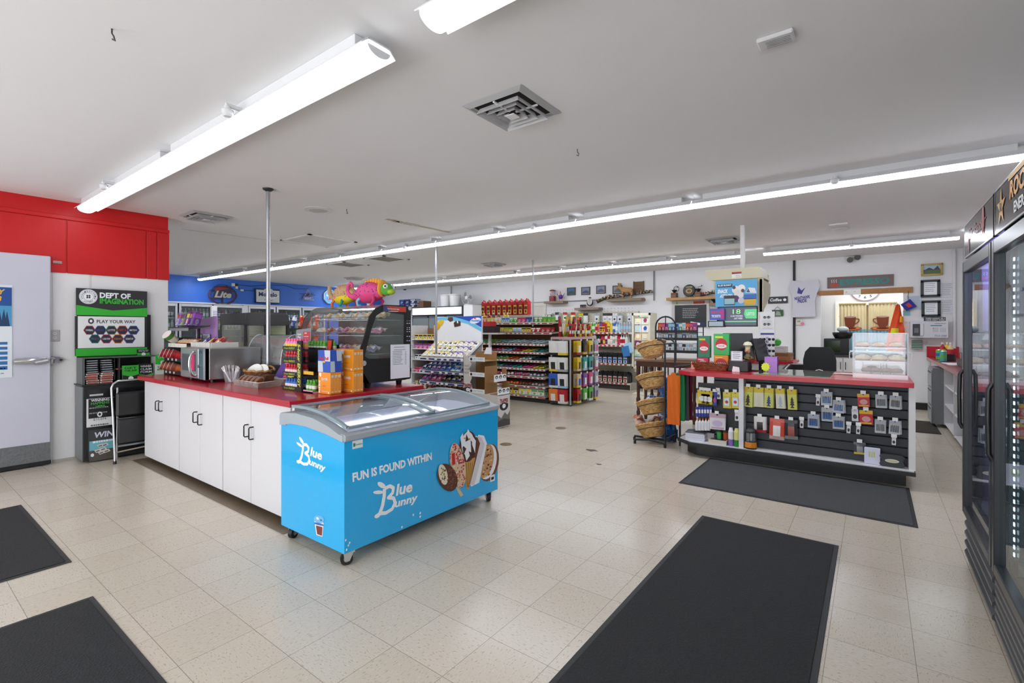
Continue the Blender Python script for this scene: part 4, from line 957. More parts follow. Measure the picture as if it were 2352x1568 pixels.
def cup_mesh(c0, c1): return MB().lathe([(.034, 0, P('EDE8E0')), (.036, .012, P(c0)), (.041, .06, P(c1)), (.045, .10, P('F0ECE6')), (.047, .104, P('E6E0D8', .3)), (.001, .106, P('E6E0D8'))], WHITE, n=16).mesh('cup')
cA, cB, cC = cup_mesh('B5202C', '8E1B24'), cup_mesh('C96A3A', '8E4A35'), cup_mesh('E3D9CB', '4E8A3B')
for k, (z, n_, me, nm, col) in enumerate(((T0 + .05, 4, cB, 'brown and orange', 1), (1.085, 4, cA, 'white and red', 2))):
    for j in range(n_): put(me, 'soup_cup', (sx0 + .075 + j * .10, sy0 + .02, z + .02), nm + ' instant soup cup lying tilted on the ' + ('bottom' if k == 0 else 'middle') + ' shelf of the black rack', 'soup cup', nm + ' cups on the black rack', rot=(R(70), R(8), R(-25)))
put(cC, 'soup_cup', (sx0 + .09, sy0 + .05, 1.265), 'white cup tipped forward on the third shelf of the black rack', 'soup cup', rot=(R(50), R(20), 0), scale=1.15)
for j in range(5): put(pouch(.12, .09, .03, 'D9B48C', 'B5502C', 'E8D8C0'), 'soup_packet', (sx0 + .20 + j * .075, sy0 + .05, 1.245), 'cream and orange soup packet lying on the third shelf of the black rack', 'packet', 'packets on the black rack', rot=(R(-62), 0, R(12)))
for j, (c0, c1, c2, nm) in enumerate((('8E7FC8', 'B0453A', 'E8E6EA', 'lilac and red'), ('7A7F6E', '5A3A70', 'C9D98A', 'grey green'), ('6B2A86', 'D9C24A', 'E9E6F0', 'purple and yellow'), ('6B2A86', '8E4AA8', '3FA060', 'deep purple'))):
    put(carton(.115, .07, .145, c0, c1, c2), 'cereal_box', (sx0 + .08 + j * .128, sy0 + .06, 1.432), nm + ' snack carton leaning on the top shelf of the black rack', 'snack box', rot=(R(-14), 0, R(-6)))
# purple arched sign and classic sign behind the microwave
p = AY(497, 770, 2.55); x0_, x1_, zt_ = AY(450, 760, 2.27).x, AY(498.5, 760, 2.27).x, AY(497, 726, 2.27).z
pts = [(x0_, T0), (x1_, T0), (x1_, zt_)] + [(x1_ + (x0_ - x1_) * i / 6, zt_ - (zt_ - AY(450, 737, 2.27).z) * (i / 6) ** 2) for i in range(1, 7)]
MB().prism(pts, 2.27, 2.28, P('B58BC8', .3), 'y').build('purple_sign', label='purple board with arched top standing behind the microwave', cat='sign')
b = MB(); x0_, x1_, z0_, z1_ = AY(450, 780, 2.25).x, AY(481, 780, 2.25).x, AY(460, 782, 2.25).z, AY(460, 767, 2.25).z
b.box(x0_, x1_, 2.25, 2.256, T0, z1_, P('C9C9CC', .4), .001); Art(b, (x0_, 2.25, z0_ - .02), (1, 0, 0), (0, 0, 1)).text('A Classic', .03, .04, (x1_ - x0_) * .8, .06, P('6A5A8A'), 1)
tag(b.build('classic_sign'), 'grey card reading A Classic behind the tray of sweets', 'sign')
# black hot food cases
def hot_case(x0, x1, y, dpt, z1, label, arch=False):
    t = thing('hot_food_case', label, 'display case', ((x0 + x1) / 2, y, T0)); z0 = T0
    b = MB().box(x0, x1, y, y + dpt, z0, z0 + .06, DARK, .004)
    if arch: b.prism([(x0, z1 - .15), (x1, z1 - .15), (x1, z1 - .1), (x1 - .03, z1 - .03), (x1 - .1, z1), (x0, z1)], y, y + dpt, P('3A3B3D', .5), 'y')
    else: b.box(x0, x1, y, y + dpt, z1 - .14, z1, P('3A3B3D', .5), .006)
    for x in (x0, x1 - .03):
        for yy in (y, y + dpt - .03): b.box(x, x + .03, yy, yy + .03, z0 + .06, z1 - .14, P('2B2C2E', .4))
    b.cyl((x0 + .2, y + .1, z1), (x0 + .2, y + .1, z1 + .02), .03, DARK, n=10); wpart(b, 'housing', t)
    s_ = MB()
    for z in (z0 + .10, z0 + .27, z0 + .40):
        for i in range(7): s_.cyl((x0 + .03, y + .04 + (dpt - .08) * i / 6, z), (x1 - .03, y + .04 + (dpt - .08) * i / 6, z), .003, CHROME, n=6, caps=False)
    wpart(s_, 'wire_shelf', t)
    wpart(MB().box(x0 + .03, x1 - .03, y + .004, y + .008, z0 + .06, z1 - .14, GLASS('F4F6EE', .10)), 'glass_front', t)
    bk = MB().box(x0 + .03, x1 - .03, y + dpt - .01, y + dpt - .006, z0 + .06, z1 - .14, P('DCE2C4', .5))
    for k in range(9): bk.box(x0 + .03, x1 - .03, y + dpt - .0115, y + dpt - .01, z0 + .1 + k * .045, z0 + .103 + k * .045, P('B9C096'))
    wpart(bk, 'back_panel', t)
xa, xb, xc_ = AY(505, 750, 2.655).x, AY(563, 750, 2.655).x, AY(609, 750, 2.655).x; zt_ = AY(530, 719, 2.62).z
hot_case(xa, xb - .003, 2.655, .28, zt_, 'black hot food cabinet behind the microwave, the squarer left one')
hot_case(xb + .003, xc_, 2.655, .28, zt_ + .0, 'black hot food cabinet with rounded top corner behind the clear dome', True)
for i in range(5): put(pouch(.10, .08, .05, 'D9B070', 'C98A40', 'E8D0A0'), 'hot_snack', (xa + .08 + i * .10, 2.79, T0 + .285), 'golden wrapped hot snack on the wire shelf of the square hot cabinet', 'snack', 'snacks in the hot cabinet', rot=(R(-80), 0, R(20 * i)))
# roller grill under a clear dome
t = thing('roller_grill', 'hot dog roller grill under a smoky clear half-dome cover on the counter', 'roller grill', (-5.0, 2.5, T0)); GY = 2.38; gx0, gx1 = AY(571, 800, GY).x, -4.5
b = MB().box(gx0, gx1, GY, GY + .26, T0 + .02, T0 + .15, P('5A5052', .35, .5), .006); wpart(b, 'base', t)
for i in range(5): wpart(MB().cyl((gx0 + .03, GY + .04 + i * .045, T0 + .165), (gx1 - .03, GY + .04 + i * .045, T0 + .165), .014, STEEL, n=12), 'roller', t)
arc = [(GY - .02 + .14 * (1 - math.cos(math.pi * i / 14)), T0 + .15 + .285 * math.sin(math.pi * i / 14)) for i in range(15)]
dm_ = GLASS('D9DCDD', .28, .12)
wpart(MB().sheet([[(gx0, y, z) for y, z in arc], [(gx1, y, z) for y, z in arc]], dm_), 'dome', t)
b = MB()
for x in (gx0, gx1):
    b.prism([(y, z) for y, z in arc], x - .002, x + .002, dm_, 'x')
    for k in (2, 5, 8, 11): b.tube([(x, GY + .12, T0 + .15), (x, arc[k][0], arc[k][1])], .004, P('C9CCCE', .3), 6)
    b.tube([(x, y, z) for y, z in arc], .006, P('C9CCCE', .3), 6)
wpart(b, 'dome_side', t)
for i in range(5): put(MB().tube([(-.07, 0, 0), (0, 0, .004), (.07, 0, 0)], [.012, .014, .012], P('8E3B28', .4), 8).mesh('sausage'), 'sausage', (gx0 + .15 + i * .12, GY + .085 + .09 * (i % 2), T0 + .194), 'red-brown sausage on the roller grill under the dome', 'sausage', 'sausages on the roller grill')
# wicker basket with cones, paper plates
def weave_material(c0='B98A4E', c1='6E4722', sx=1.0, name='wicker'):
    k = ('wv', c0, c1, sx)
    if k in _M: return _M[k]
    m = bpy.data.materials.new(name); m.use_nodes = True; nt = m.node_tree; b = nt.nodes['Principled BSDF']; tc = nt.nodes.new('ShaderNodeTexCoord')
    n = nt.nodes.new('ShaderNodeTexNoise'); n.inputs['Scale'].default_value = 70; mp = nt.nodes.new('ShaderNodeMapping'); mp.inputs['Scale'].default_value = (.35, .35, 1.6)
    nt.links.new(tc.outputs['Object'], mp.inputs[0]); nt.links.new(mp.outputs[0], n.inputs['Vector'])
    r = nt.nodes.new('ShaderNodeValToRGB'); r.color_ramp.elements[0].position = .36; r.color_ramp.elements[0].color = rgb(c1); r.color_ramp.elements[1].position = .6; r.color_ramp.elements[1].color = rgb(c0)
    nt.links.new(n.outputs['Fac'], r.inputs[0]); nt.links.new(r.outputs[0], b.inputs['Base Color']); b.inputs['Roughness'].default_value = .55
    bp = nt.nodes.new('ShaderNodeBump'); bp.inputs['Strength'].default_value = .5; bp.inputs['Distance'].default_value = .003; nt.links.new(n.outputs['Fac'], bp.inputs['Height']); nt.links.new(bp.outputs[0], b.inputs['Normal'])
    _M[k] = m; return m
wick = weave_material(); wick_d = weave_material('8E5A30', '4A2A14')
def oval_basket(parent, a0, b0, a1, b1, h, rows, m, amp=.004, n=40, rr_=.005, flip=1):
    """woven wall: strands go in and out round the stakes"""
    b = MB()
    for k in range(rows):
        f = k / (rows - 1); A, B = a0 + (a1 - a0) * f, b0 + (b1 - b0) * f
        b.tube([((A + amp * (1 if (i + k) % 2 else -1)) * math.cos(2 * math.pi * i / n), (B + amp * (1 if (i + k) % 2 else -1)) * math.sin(2 * math.pi * i / n), h * f + rr_) for i in range(n)], rr_, m, 5, closed=True)
    b.lathe([(.001, 0), (a0, .0), (a0, .006), (.001, .006)], m, sq=b0 / a0, n=24)
    return b
bk = AZ(575, 845, CT); bx_, by_ = -4.86, 2.0
t = thing('wicker_basket', 'brown wicker basket with rope-like handles behind the trays on the counter', 'basket', (-4.57, 2.18, T0))
oval_basket(t, .14, .07, .17, .09, .10, 12, wick_d).build('woven_body', t)
MB().tube([(.175 * math.cos(2 * math.pi * i / 30), .095 * math.sin(2 * math.pi * i / 30), .108 + .006 * math.sin(i * 2.1)) for i in range(30)], .010, wick, 7, closed=True).build('rim', t)
for s_ in (-1, 1): MB().tube([(s_ * .08 + .07 * math.cos(a_), .0 + .08, .11 + .035 * math.sin(a_)) for a_ in [math.pi * i / 10 for i in range(11)]], .010, wick, 7).build('handle', t)
for q, (x, y) in enumerate(((-4.60, 2.18), (-4.52, 2.20))): put(MB().lathe([(.001, 0), (.09, .004), (.11, .016), (.112, .018), (.09, .008), (.001, .005)], P('F2F0EA', .5), n=28).mesh('plate'), 'paper_plate', (x, y - .02, T0 + .06), 'white oval paper plate standing in the wicker basket, ' + ('left' if q == 0 else 'right') + ' one', 'plate', rot=(R(62), 0, R(12)))
for (dx, dz, c_, nm, ry) in ((-.02, .0, '4B2A86', 'purple', 25), (.03, -.03, 'E8609A', 'pink', -5), (.10, -.02, 'C9D24A', 'lime green', 10)):
    put(MB().prism([(-.04, 0), (.04, 0), (.05, .12), (.02, .15), (-.045, .12)], -.003, .003, P(c_, .5), 'y').mesh('napkin'), 'paper_napkin', (-4.30 + dx, 2.25 + dx * .4, T0 + .055), nm + ' folded paper napkin in the white tray behind the cookies', 'napkin', rot=(R(-18), R(ry), R(10)))
t = thing('napkin_tray', 'shallow white tray holding coloured napkins behind the cookie tray', 'tray', (-4.28, 2.25, T0)); MB().prism([(-.14, .0), (.14, .0), (.19, .05), (-.19, .05)], -.08, .08, P('D9D6D0', .4), 'y').build('dish', t)
# fork cup and cookie tray
fc = AZ(519, 879, CT)
t = thing('fork_cup', 'clear plastic tub of white plastic forks at the front edge of the red counter', 'cup', (fc.x, fc.y + .05, T0)); cl = GLASS('F2F4F8', .22, .1)
MB().lathe([(.055, .0), (.07, .10), (.075, .105)], cl, n=20, cap=0).lathe([(.001, .002), (.055, .002)], cl, n=20).build('tub', t)
for i in range(8):
    a_ = i * .8; f = MB(); f.box(-.005, .005, -.0012, .0012, 0, .10, P('F3F3F5', .3)).prism([(-.006, .10), (.006, .10), (.012, .125), (-.012, .125)], -.0012, .0012, P('F3F3F5', .3), 'y')
    for q in range(4): f.box(-.012 + q * .0068, -.009 + q * .0068, -.001, .001, .125, .155, P('F3F3F5', .3))
    put(f.mesh('fork'), 'plastic_fork', (fc.x + .02 * math.cos(a_), fc.y + .05 + .02 * math.sin(a_), T0 + .006), 'white plastic fork standing in the clear tub', 'fork', 'forks in the clear tub', rot=(R(14 * math.sin(a_)), R(20 * math.cos(a_) + 12), R(30 * i)))
tc_ = AZ(578, 887, CT); ang = math.atan2(AZ(620, 884, CT).y - AZ(560, 889, CT).y, AZ(620, 884, CT).x - AZ(560, 889, CT).x)
t = thing('cookie_tray', 'clear plastic tray of wrapped cookies at the front of the red counter', 'tray', (tc_.x + .0, tc_.y + .06, T0)); cl2 = GLASS('F6F2EE', .2, .06)
MB().box(-.21, .21, -.11, .11, 0, .003, cl2).prism([(-.21, 0), (-.208, 0), (-.228, .05), (-.23, .05)], -.11, .11, cl2, 'y').prism([(.21, 0), (.208, 0), (.228, .05), (.23, .05)], -.11, .11, cl2, 'y').box(-.22, .22, -.112, -.11, 0, .045, cl2).box(-.22, .22, .11, .112, 0, .06, cl2).tube([(-.23, -.112, .048), (.23, -.112, .048), (.23, .112, .058), (-.23, .112, .058)], .003, P('E9E4E0', .2), 6, closed=True).build('dish', t)
ck = MB().lathe([(.001, 0), (.036, .002), (.042, .008), (.036, .014), (.001, .016)], P('A8683A', .7, var=.3, scale=60), n=16).lathe([(.044, .006), (.052, .008), (.044, .010)], P('E9E2DA', .2), n=12, cap=0).mesh('cookie')
for i in range(9): put(ck, 'wrapped_cookie', (tc_.x - .16 + i * .038, tc_.y + .0 + .01 * (i % 2), T0 + .042), 'wrapped golden brown cookie standing in the front row of the clear tray', 'cookie', 'cookies in the clear tray', rot=(R(20), R(-58), 0))
br = MB().box(-.035, .035, -.04, .04, 0, .013, P('6A4330', .8, var=.3, scale=80), .003).mesh('brownie')
for i in range(9): put(br, 'brownie_slice', (tc_.x - .15 + i * .03, tc_.y + .11, T0 + .055 + .004 * (i % 3)), 'dark brown crumb-coated slice stacked in the rear of the clear tray', 'brownie', 'brownie slices in the clear tray', rot=(0, R(-66), 0))
# small sign holder: SAVE 5c
sp = AZ(641, 868, CT); b = MB().box(-.05, .05, -.002, .002, .012, .19, P('F0EDEA', .4)); a = Art(b, (-.05, -.002, .012), (1, 0, 0), (0, 0, 1))
a.text('SAVE', .03, .135, .04, .012, P('C03040')).text('5¢', .022, .085, .055, .042, P('C02035'), bold=.04).lines(.01, .158, .08, .012, 2, P('8A8A8C'), seed=3); a.rect(.015, .012, .07, .055, P('3A3A3C'), 1).rect(.018, .015, .064, .049, P('E9E4DC'), 2).poly([(.025, .02), (.06, .02), (.055, .05), (.035, .045)], P('4A4A4C'), 3)
t = thing('price_sign', 'white save 5 cent card in a clear holder beside the energy shot rack', 'sign', (sp.x, sp.y + .03, T0), rz=.1); b.build('card', t); MB().box(-.055, .055, -.04, .04, 0, .004, cl2).box(-.052, .052, .003, .005, .0, .2, cl2).build('holder', t)
# round counter rack of energy shots
q0 = AZ(664, 893, CT); rx0, rx1 = q0.x, AZ(708, 900, CT).x; ry0 = q0.y + .0
t = thing('energy_shot_rack', 'black counter rack of little energy shot bottles with tall 5-hour ENERGY side panel', 'rack', (-3.68, 2.15, T0)); bk_ = P('1A1A1B', .5)
rz0 = [T0, T0 + .115, T0 + .218, T0 + .322]
b = MB().box(-3.86, -3.50, 2.06, 2.20, T0, T0 + .012, bk_).box(-3.87, -3.50, 2.195, 2.205, T0, T0 + .34, bk_)
b.box(-3.625, -3.560, 2.03, 2.045, T0, T0 + .40, bk_); a = Art(b, (-3.625, 2.03, T0), (1, 0, 0), (0, 0, 1))
v, f, x0, x1, y0, y1 = text_geo('5-hour ENERGY', .03, .15); V = []
for (px_, py_) in v: V.append(a.p(.012 + (py_ - y0) / (y1 - y0) * .040, .375 - (px_ - x0) / (x1 - x0) * .34, 2))
b.add(V, f, P('C9D24A'))
wpart(b, 'frame', t)
sh = MB()
for i, z in enumerate(rz0[:4]):
    s_ = MB().box(-3.87, -3.63, 2.05, 2.195, z, z + .006, bk_).box(-3.87, -3.63, 2.045, 2.05, z - .0, z + .032, bk_); a = Art(s_, (-3.87, 2.045, z), (1, 0, 0), (0, 0, 1)); a.text('5-hour ENERGY', .02, .008, .17, .016, P('B9C83A'), 1, shear=.2)
    wpart(s_, 'shelf', t)
def shot(c0, c1, cc): return MB().lathe([(.016, 0, P(c0)), (.018, .004, P(c0)), (.018, .02, P(c1)), (.018, .045, P(c0)), (.017, .058, P(c0)), (.010, .068, P(cc)), (.0115, .07, P(cc)), (.0115, .086, P(cc))], P(cc), n=12).mesh('shot')
ks = [(shot('3A6FC0', 'F0E2E6', '3060B0'), 'blue'), (shot('C02A35', 'F2D8D8', 'D0303A'), 'red'), (shot('B8242C', '2A2A2C', 'D23A40'), 'dark red'), (shot('E889B5', 'E9C83A', 'E86AA0'), 'pink and yellow')]
for i, z in enumerate(rz0):
    for r_ in range(2):
        for j in range(6): put(ks[i][0], 'energy_shot', (-3.849 + j * .0405, 2.075 + r_ * .045, z + .0065), ks[i][1] + ' capped energy shot bottle on shelf ' + ['one', 'two', 'three', 'four'][i] + ' of the black rack', 'energy shot', ks[i][1] + ' energy shots on the rack')
gs_ = shot('4E9A3A', 'E2EAD8', '6AB040')
b = MB().box(-3.55, -3.42, 2.04, 2.19, T0, T0 + .01, P('E8A6C0')).box(-3.55, -3.42, 2.04, 2.045, T0, T0 + .02, P('E8A6C0')).box(-3.555, -3.42, 2.05, 2.19, T0 + .14, T0 + .146, bk_).box(-3.555, -3.42, 2.045, 2.05, T0 + .14, T0 + .165, P('D9B030')); wpart(b, 'side_tray', t)
for r_ in range(2):
    for j in range(3): put(gs_, 'energy_shot', (-3.525 + j * .042, 2.07 + r_ * .045, T0 + .011), 'green energy shot bottle in the pink tray at the foot of the black rack', 'energy shot', 'green energy shots beside the rack')
# second rack of green shots behind, and the pay card holder
t = thing('shot_tray', 'raised tray packed with lime green energy shots in front of the pastry case', 'rack', (-3.62, 2.28, T0))
b = MB().box(-.20, .06, -.06, .08, .30, .306, bk_).box(-.20, .06, .078, .084, 0, .36, bk_).box(-.20, -.19, -.06, .08, 0, .32, bk_).box(.05, .06, -.06, .08, 0, .32, bk_).box(-.19, .05, -.06, .08, .16, .166, bk_); b.build('frame', t)
MB().prism([(.07, .22), (.12, .22), (.165, .40), (.115, .40)], -.055, -.047, P('C33A28', .4), 'y').prism([(.062, .215), (.128, .215), (.172, .41), (.108, .41)], -.047, -.041, bk_, 'y').build('red_header', t)
for r_ in range(3):
    for j in range(6): put(gs_, 'energy_shot', (-3.80 + j * .043, 2.245 + r_ * .045, T0 + .307), 'lime green energy shot bottle packed on the raised tray', 'energy shot', 'lime green energy shots on the raised tray')
for j in range(5): put(gs_ if j < 2 else ks[1][0], 'energy_shot', (-3.79 + j * .045, 2.26, T0 + .167), ('green' if j < 2 else 'bright red') + ' energy shot on the lower level of the raised tray rack', 'energy shot', ('green' if j < 2 else 'bright red') + ' energy shots, lower level')
p = AY(700, 770, 2.35); b = MB().prism([(-.10, -.07), (.10, -.06), (.105, .065), (-.085, .05)], -.003, .003, P('7C7F84', .4), 'y'); a = Art(b, (-.10, -.003, -.07), (1, 0, 0), (0, 0, 1)); a.rect(.105, .03, .085, .075, P('B5302F'), 1).text('Apple', .03, .07, .05, .02, wp).text('Pay', .035, .045, .04, .02, wp).text('APPS', .12, .085, .03, .012, wp).lines(.115, .04, .06, .02, 2, wp)
t = thing('pay_sign', 'grey and red payment card sign on a short stand in front of the pastry case', 'sign', (-3.95, 2.27, T0), rz=.15); o = b.build('card', t); o.location = (0, 0, p.z - T0)
MB().cyl((0, .008, 0), (0, .008, p.z - T0), .005, DARK).box(-.05, .05, -.04, .05, 0, .006, DARK).build('stand', t)
# cans in cartons
can_w, can_d = .135, .135
def can_pack(c0, c1, txt, cw=.15, ch_=.165):
    b = MB().box(-cw / 2, cw / 2, 0, cw * .66, 0, ch_, P(c0, .4), .003); a = Art(b, (-cw / 2, 0, 0), (1, 0, 0), (0, 0, 1)); w, h = cw, ch_
    if c1: 
        a.text(txt, w * .3, h * .62, w * .5, h * .12, wp, 2).text('WATERMELON', w * .3, h * .1, w * .5, h * .05, wp, 2, 0); a.disc(w * .5, h * .37, w * .16, P('D9751A'), h * .03, 12, 2); a.poly([(w * .08, h * .86), (w * .25, h * .76), (w * .3, h * .95), (w * .12, h * .98)], wp, 2).disc(w * .86, h * .08, w * .05, wp)
        v, f, x0, x1, y0, y1 = text_geo('Red Bull', .04, 0); V = [a.p(w * (.2 - (py_ - y0) / (y1 - y0) * .13), h * (.05 + (px_ - x0) / (x1 - x0) * .55), 3) for px_, py_ in v]; b.add(V, f, wp)
        s_ = Art(b, (cw / 2, 0, 0), (0, 1, 0), (0, 0, 1))
        for k in range(3): s_.rect(w * (.05 + .2 * k), h * .08, w * .15, h * .8, P('F0D9A8'), 1).rect(w * (.06 + .2 * k), h * .14, w * .13, h * .62, P('F09A28'), 2).disc(w * (.125 + .2 * k), h * .82, w * .06, P('C9CDD2'), h * .05, 12, 3)
    else:
        for A_, L in ((a, w), (Art(b, (cw / 2, 0, 0), (0, 1, 0), (0, 0, 1)), w * .66)):
            A_.poly([(0, h * .5), (L * .55, h * .5), (L * .5, h), (0, h)], P('2452B5'), 1).poly([(L * .5, 0), (L, 0), (L, h * .5), (L * .42, h * .5)], P('2452B5'), 1).poly([(0, 0), (L * .42, 0), (L * .38, h * .5), (0, h * .5)], P('C9D2E0', .3, .3), 1).poly([(L * .58, h * .5), (L, h * .5), (L, h), (L * .53, h)], P('C9D2E0', .3, .3), 1)
        a.text('Red Bull', w * .14, h * .56, w * .72, h * .14, P('D9203A'), 3, .03).disc(w * .5, h * .47, w * .1, P('E8B030'), h * .05, 12, 3)
    return b.mesh('can_pack')
org, blu = can_pack('F0941E', 1, 'SUMMER'), can_pack('2A4FA0', 0, '')
def at_(px, py, z): return AZ(px, py, z)
k0 = AZ(731, 903, CT); k1 = AZ(787, 901, CT)
P1 = (k0.x + .073, k0.y + .0, T0); P2 = (-3.275, 2.245, T0); P0 = (-3.42, 2.26, T0)
put(org, 'energy_drink_carton', (-3.32, 2.075, T0), 'orange four-pack of energy drink cans at the counter edge under the blue pack', 'drink carton', rz=.05)
put(org, 'energy_drink_carton', (-3.275, 2.24, T0), 'orange four-pack of energy drink cans at the bottom right by the pastry case', 'drink carton', rz=.1)
put(org, 'energy_drink_carton', (-3.275, 2.24, T0 + .166), 'orange four-pack of energy drink cans stacked top right against the pastry case', 'drink carton', rz=.08)
put(org, 'energy_drink_carton', (-3.435, 2.275, T0), 'orange four-pack of energy drink cans hidden behind the front orange one', 'drink carton', rz=.03)
put(org, 'energy_drink_carton', (-3.435, 2.275, T0 + .166), 'orange four-pack of energy drink cans standing behind the blue pack', 'drink carton', rz=.03)
put(blu, 'energy_drink_carton', (-3.32, 2.075, T0 + .166), 'blue and silver four-pack of energy drink cans on top of the orange one', 'drink carton', rz=.05)

PXC = -3.33
outer = [(944.5, 705), (943.6, 868), (930, 872), (849, 880), (820.4, 833), (829, 800), (841.8, 756), (849, 726), (863, 708), (879, 699.5), (925, 701)]
innerw = [(838, 818), (847, 824), (897, 822), (927.5, 820), (929, 722), (879, 715), (864, 725), (855, 750), (846, 783)]
pr_o = [(AX(x, y, PXC).y, max(AX(x, y, PXC).z, T0 + .02)) for x, y in outer]; pr_i = [(AX(x, y, PXC).y, AX(x, y, PXC).z) for x, y in innerw]
yl = pr_o[6][0]; XL = AY(693, 760, yl).x
sh_ = min(0, 2.93 - max(p[0] for p in pr_o)); 
t = thing('pastry_case', 'black countertop pastry display case with curved glass front and end window', 'display case', ((PXC + XL) / 2, 2.6, T0)); caseb = P('161718', .25)
fr_ = [7, 8, 9, 10, 0]; yb = min(pr_o[0][0], 2.94)
pr_o = [(min(y, yb), z) for y, z in pr_o]; pr_i = [(min(y, yb - .03), z) for y, z in pr_i]
zsill = pr_i[0][1]
b = MB().prism([(pr_o[4][0], pr_o[4][1]), (pr_o[3][0], pr_o[3][1]), (pr_o[1][0], pr_o[3][1]), (pr_o[1][0], zsill), (pr_i[0][0] - .01, zsill)], XL + .004, PXC - .012, caseb, 'x')
b.box(XL, PXC - .012, yb - .012, yb, zsill, pr_o[0][1], caseb)
wpart(b, 'base_cabinet', t)
def band(x0, x1):
    m_ = MB(); n1 = [(pr_o[i]) for i in range(len(pr_o))]
    # frame as a strip between the outer outline and the window opening
    cx_ = sum(p[0] for p in pr_i) / len(pr_i); cz_ = sum(p[1] for p in pr_i) / len(pr_i)
    def ang_(p): return math.atan2(p[1] - cz_, p[0] - cx_)
    def hit(poly, th):
        d = (math.cos(th), math.sin(th)); best = None
        for (x1_, y1_), (x2_, y2_) in zip(poly, poly[1:] + poly[:1]):
            ex, ey = x2_ - x1_, y2_ - y1_; den = d[0] * ey - d[1] * ex
            if abs(den) < 1e-9: continue
            tt = ((x1_ - cx_) * ey - (y1_ - cz_) * ex) / den; u = ((x1_ - cx_) * d[1] - (y1_ - cz_) * d[0]) / den
            if tt > 0 and -1e-6 <= u <= 1 + 1e-6: best = tt if best is None else max(best, tt)
        return (cx_ + d[0] * best, cz_ + d[1] * best)
    ths = sorted([ang_(p) for p in pr_o + pr_i]); V = []
    for th in ths: V.append(hit(pr_o, th)); V.append(hit(pr_i, th))
    n_ = len(ths)
    for x in (x0, x1): m_.add([(x, y, z) for y, z in V], [(2 * i, 2 * i + 1, 2 * ((i + 1) % n_) + 1, 2 * ((i + 1) % n_)) for i in range(n_)], caseb)
    for k in (0, 1): m_.add([(x0, *V[2 * i + k]) for i in range(n_)] + [(x1, *V[2 * i + k]) for i in range(n_)], [(i, (i + 1) % n_, n_ + (i + 1) % n_, n_ + i) for i in range(n_)], caseb)
    return m_
wpart(band(PXC - .012, PXC), 'end_frame', t); wpart(band(XL - .012, XL), 'end_frame', t)
wpart(MB().prism(pr_i, PXC - .006, PXC - .004, GLASS('EFF6F2', .08), 'x'), 'end_window', t)
gf = [pr_o[i] for i in (4, 5, 6, 7, 8, 9)] + [(yb - .10, pr_o[9][1] + .0)]
dense = []
for (p, q) in zip(gf, gf[1:]): dense += [(p[0] + (q[0] - p[0]) * k / 3, p[1] + (q[1] - p[1]) * k / 3) for k in range(3)]
wpart(MB().sheet([[(XL, y, z) for y, z in dense], [(PXC - .012, y, z) for y, z in dense]], GLASS('F2F6F4', .10, .02)), 'curved_glass', t)
wpart(MB().box(XL + .05, PXC - .06, yb - .07, yb - .055, pr_o[9][1] - .02, pr_o[9][1] - .0125, P('F4F6FF', emit=9)), 'case_fill_bar', t)  # glowing bar added under the top to brighten the case inside
wpart(MB().box(XL, PXC - .012, yb - .10, yb - .012, pr_o[9][1] - .012, pr_o[9][1], P('8C8883', .3, .5)), 'top_plate', t)
zs = [zsill + .01, zsill + .165, zsill + .30]
for k, z in enumerate(zs):
    y0 = pr_i[0][0] + .03 + .05 * k; m_ = MB().box(XL + .02, PXC - .03, y0, yb - .03, z, z + .004, GLASS('E3EEEA', .18)).tube([(XL + .02, y0, z), (PXC - .03, y0, z), (PXC - .03, yb - .03, z)], .004, CHROME, 6).tube([(XL + .02, y0, z + .03), (PXC - .03, y0, z + .03)], .0025, CHROME, 6)
    wpart(m_, 'glass_shelf', t)
for x, y in ((XL + .05, pr_o[3][0] + .03), (PXC - .07, pr_o[3][0] + .03), (XL + .05, yb - .08), (PXC - .07, yb - .08)): wpart(MB().cyl((x, y, T0), (x, y, pr_o[3][1] + .003), .022, BLACK, .03, n=12), 'foot', t)
b = MB(); pz = PX_(b, 'x', PXC + .0015); pz.rect(880, 702, 932.5, 716.5, P('C9402F'), 1); pz.poly([(880, 702), (886, 702), (902, 716), (880, 714)], P('34407F'), 2); pz.text('Fast forward app', 890, 711, 917, 4, wp, 3); pz.lines(892, 712, 915, 716, 1, wp, 3)
wpart(b, 'app_sticker', t)
b = MB(); q = AX(941, 708, PXC); b.cyl((PXC, q.y, q.z), (PXC + .004, q.y, q.z), .018, P('C9CDD0', .3, .5)); q = AX(832, 834, PXC); b.cyl((PXC, q.y + .01, q.z), (PXC + .012, q.y + .01, q.z), .022, CHROME)
for k, pyy in enumerate((737, 743, 753, 757, 762, 773, 783)): 
    for dx in (0, 5): 
        q = AX(934 + dx, pyy, PXC); b.box(PXC, PXC + .001, q.y, q.y + .014, q.z, q.z + (.006 if k else .003), P('C9CCD0'))
wpart(b, 'controls', t)
b = MB(); x = PXC + .003; y0, y1 = AX(897, 800, x).y, min(AX(941, 800, x).y, yb); z0, z1 = AX(910, 869, x).z, AX(910, 791, x).z
b.box(x - .001, x + .001, y0, y1, z0, z1, P('F0F2F8', .6)); pz = PX_(b, 'x', x + .0012); pz.lines(905, 798, 932, 803, 2, P('7A7C84'), 1, 5); pz.lines(902, 808, 925, 836, 9, P('8A8C94'), 1, 6); pz.lines(930, 808, 934, 836, 9, P('8A8C94'), 1, 7)
tag(b.build('menu_paper'), 'white typed price list taped on the end of the pastry case', 'paper')
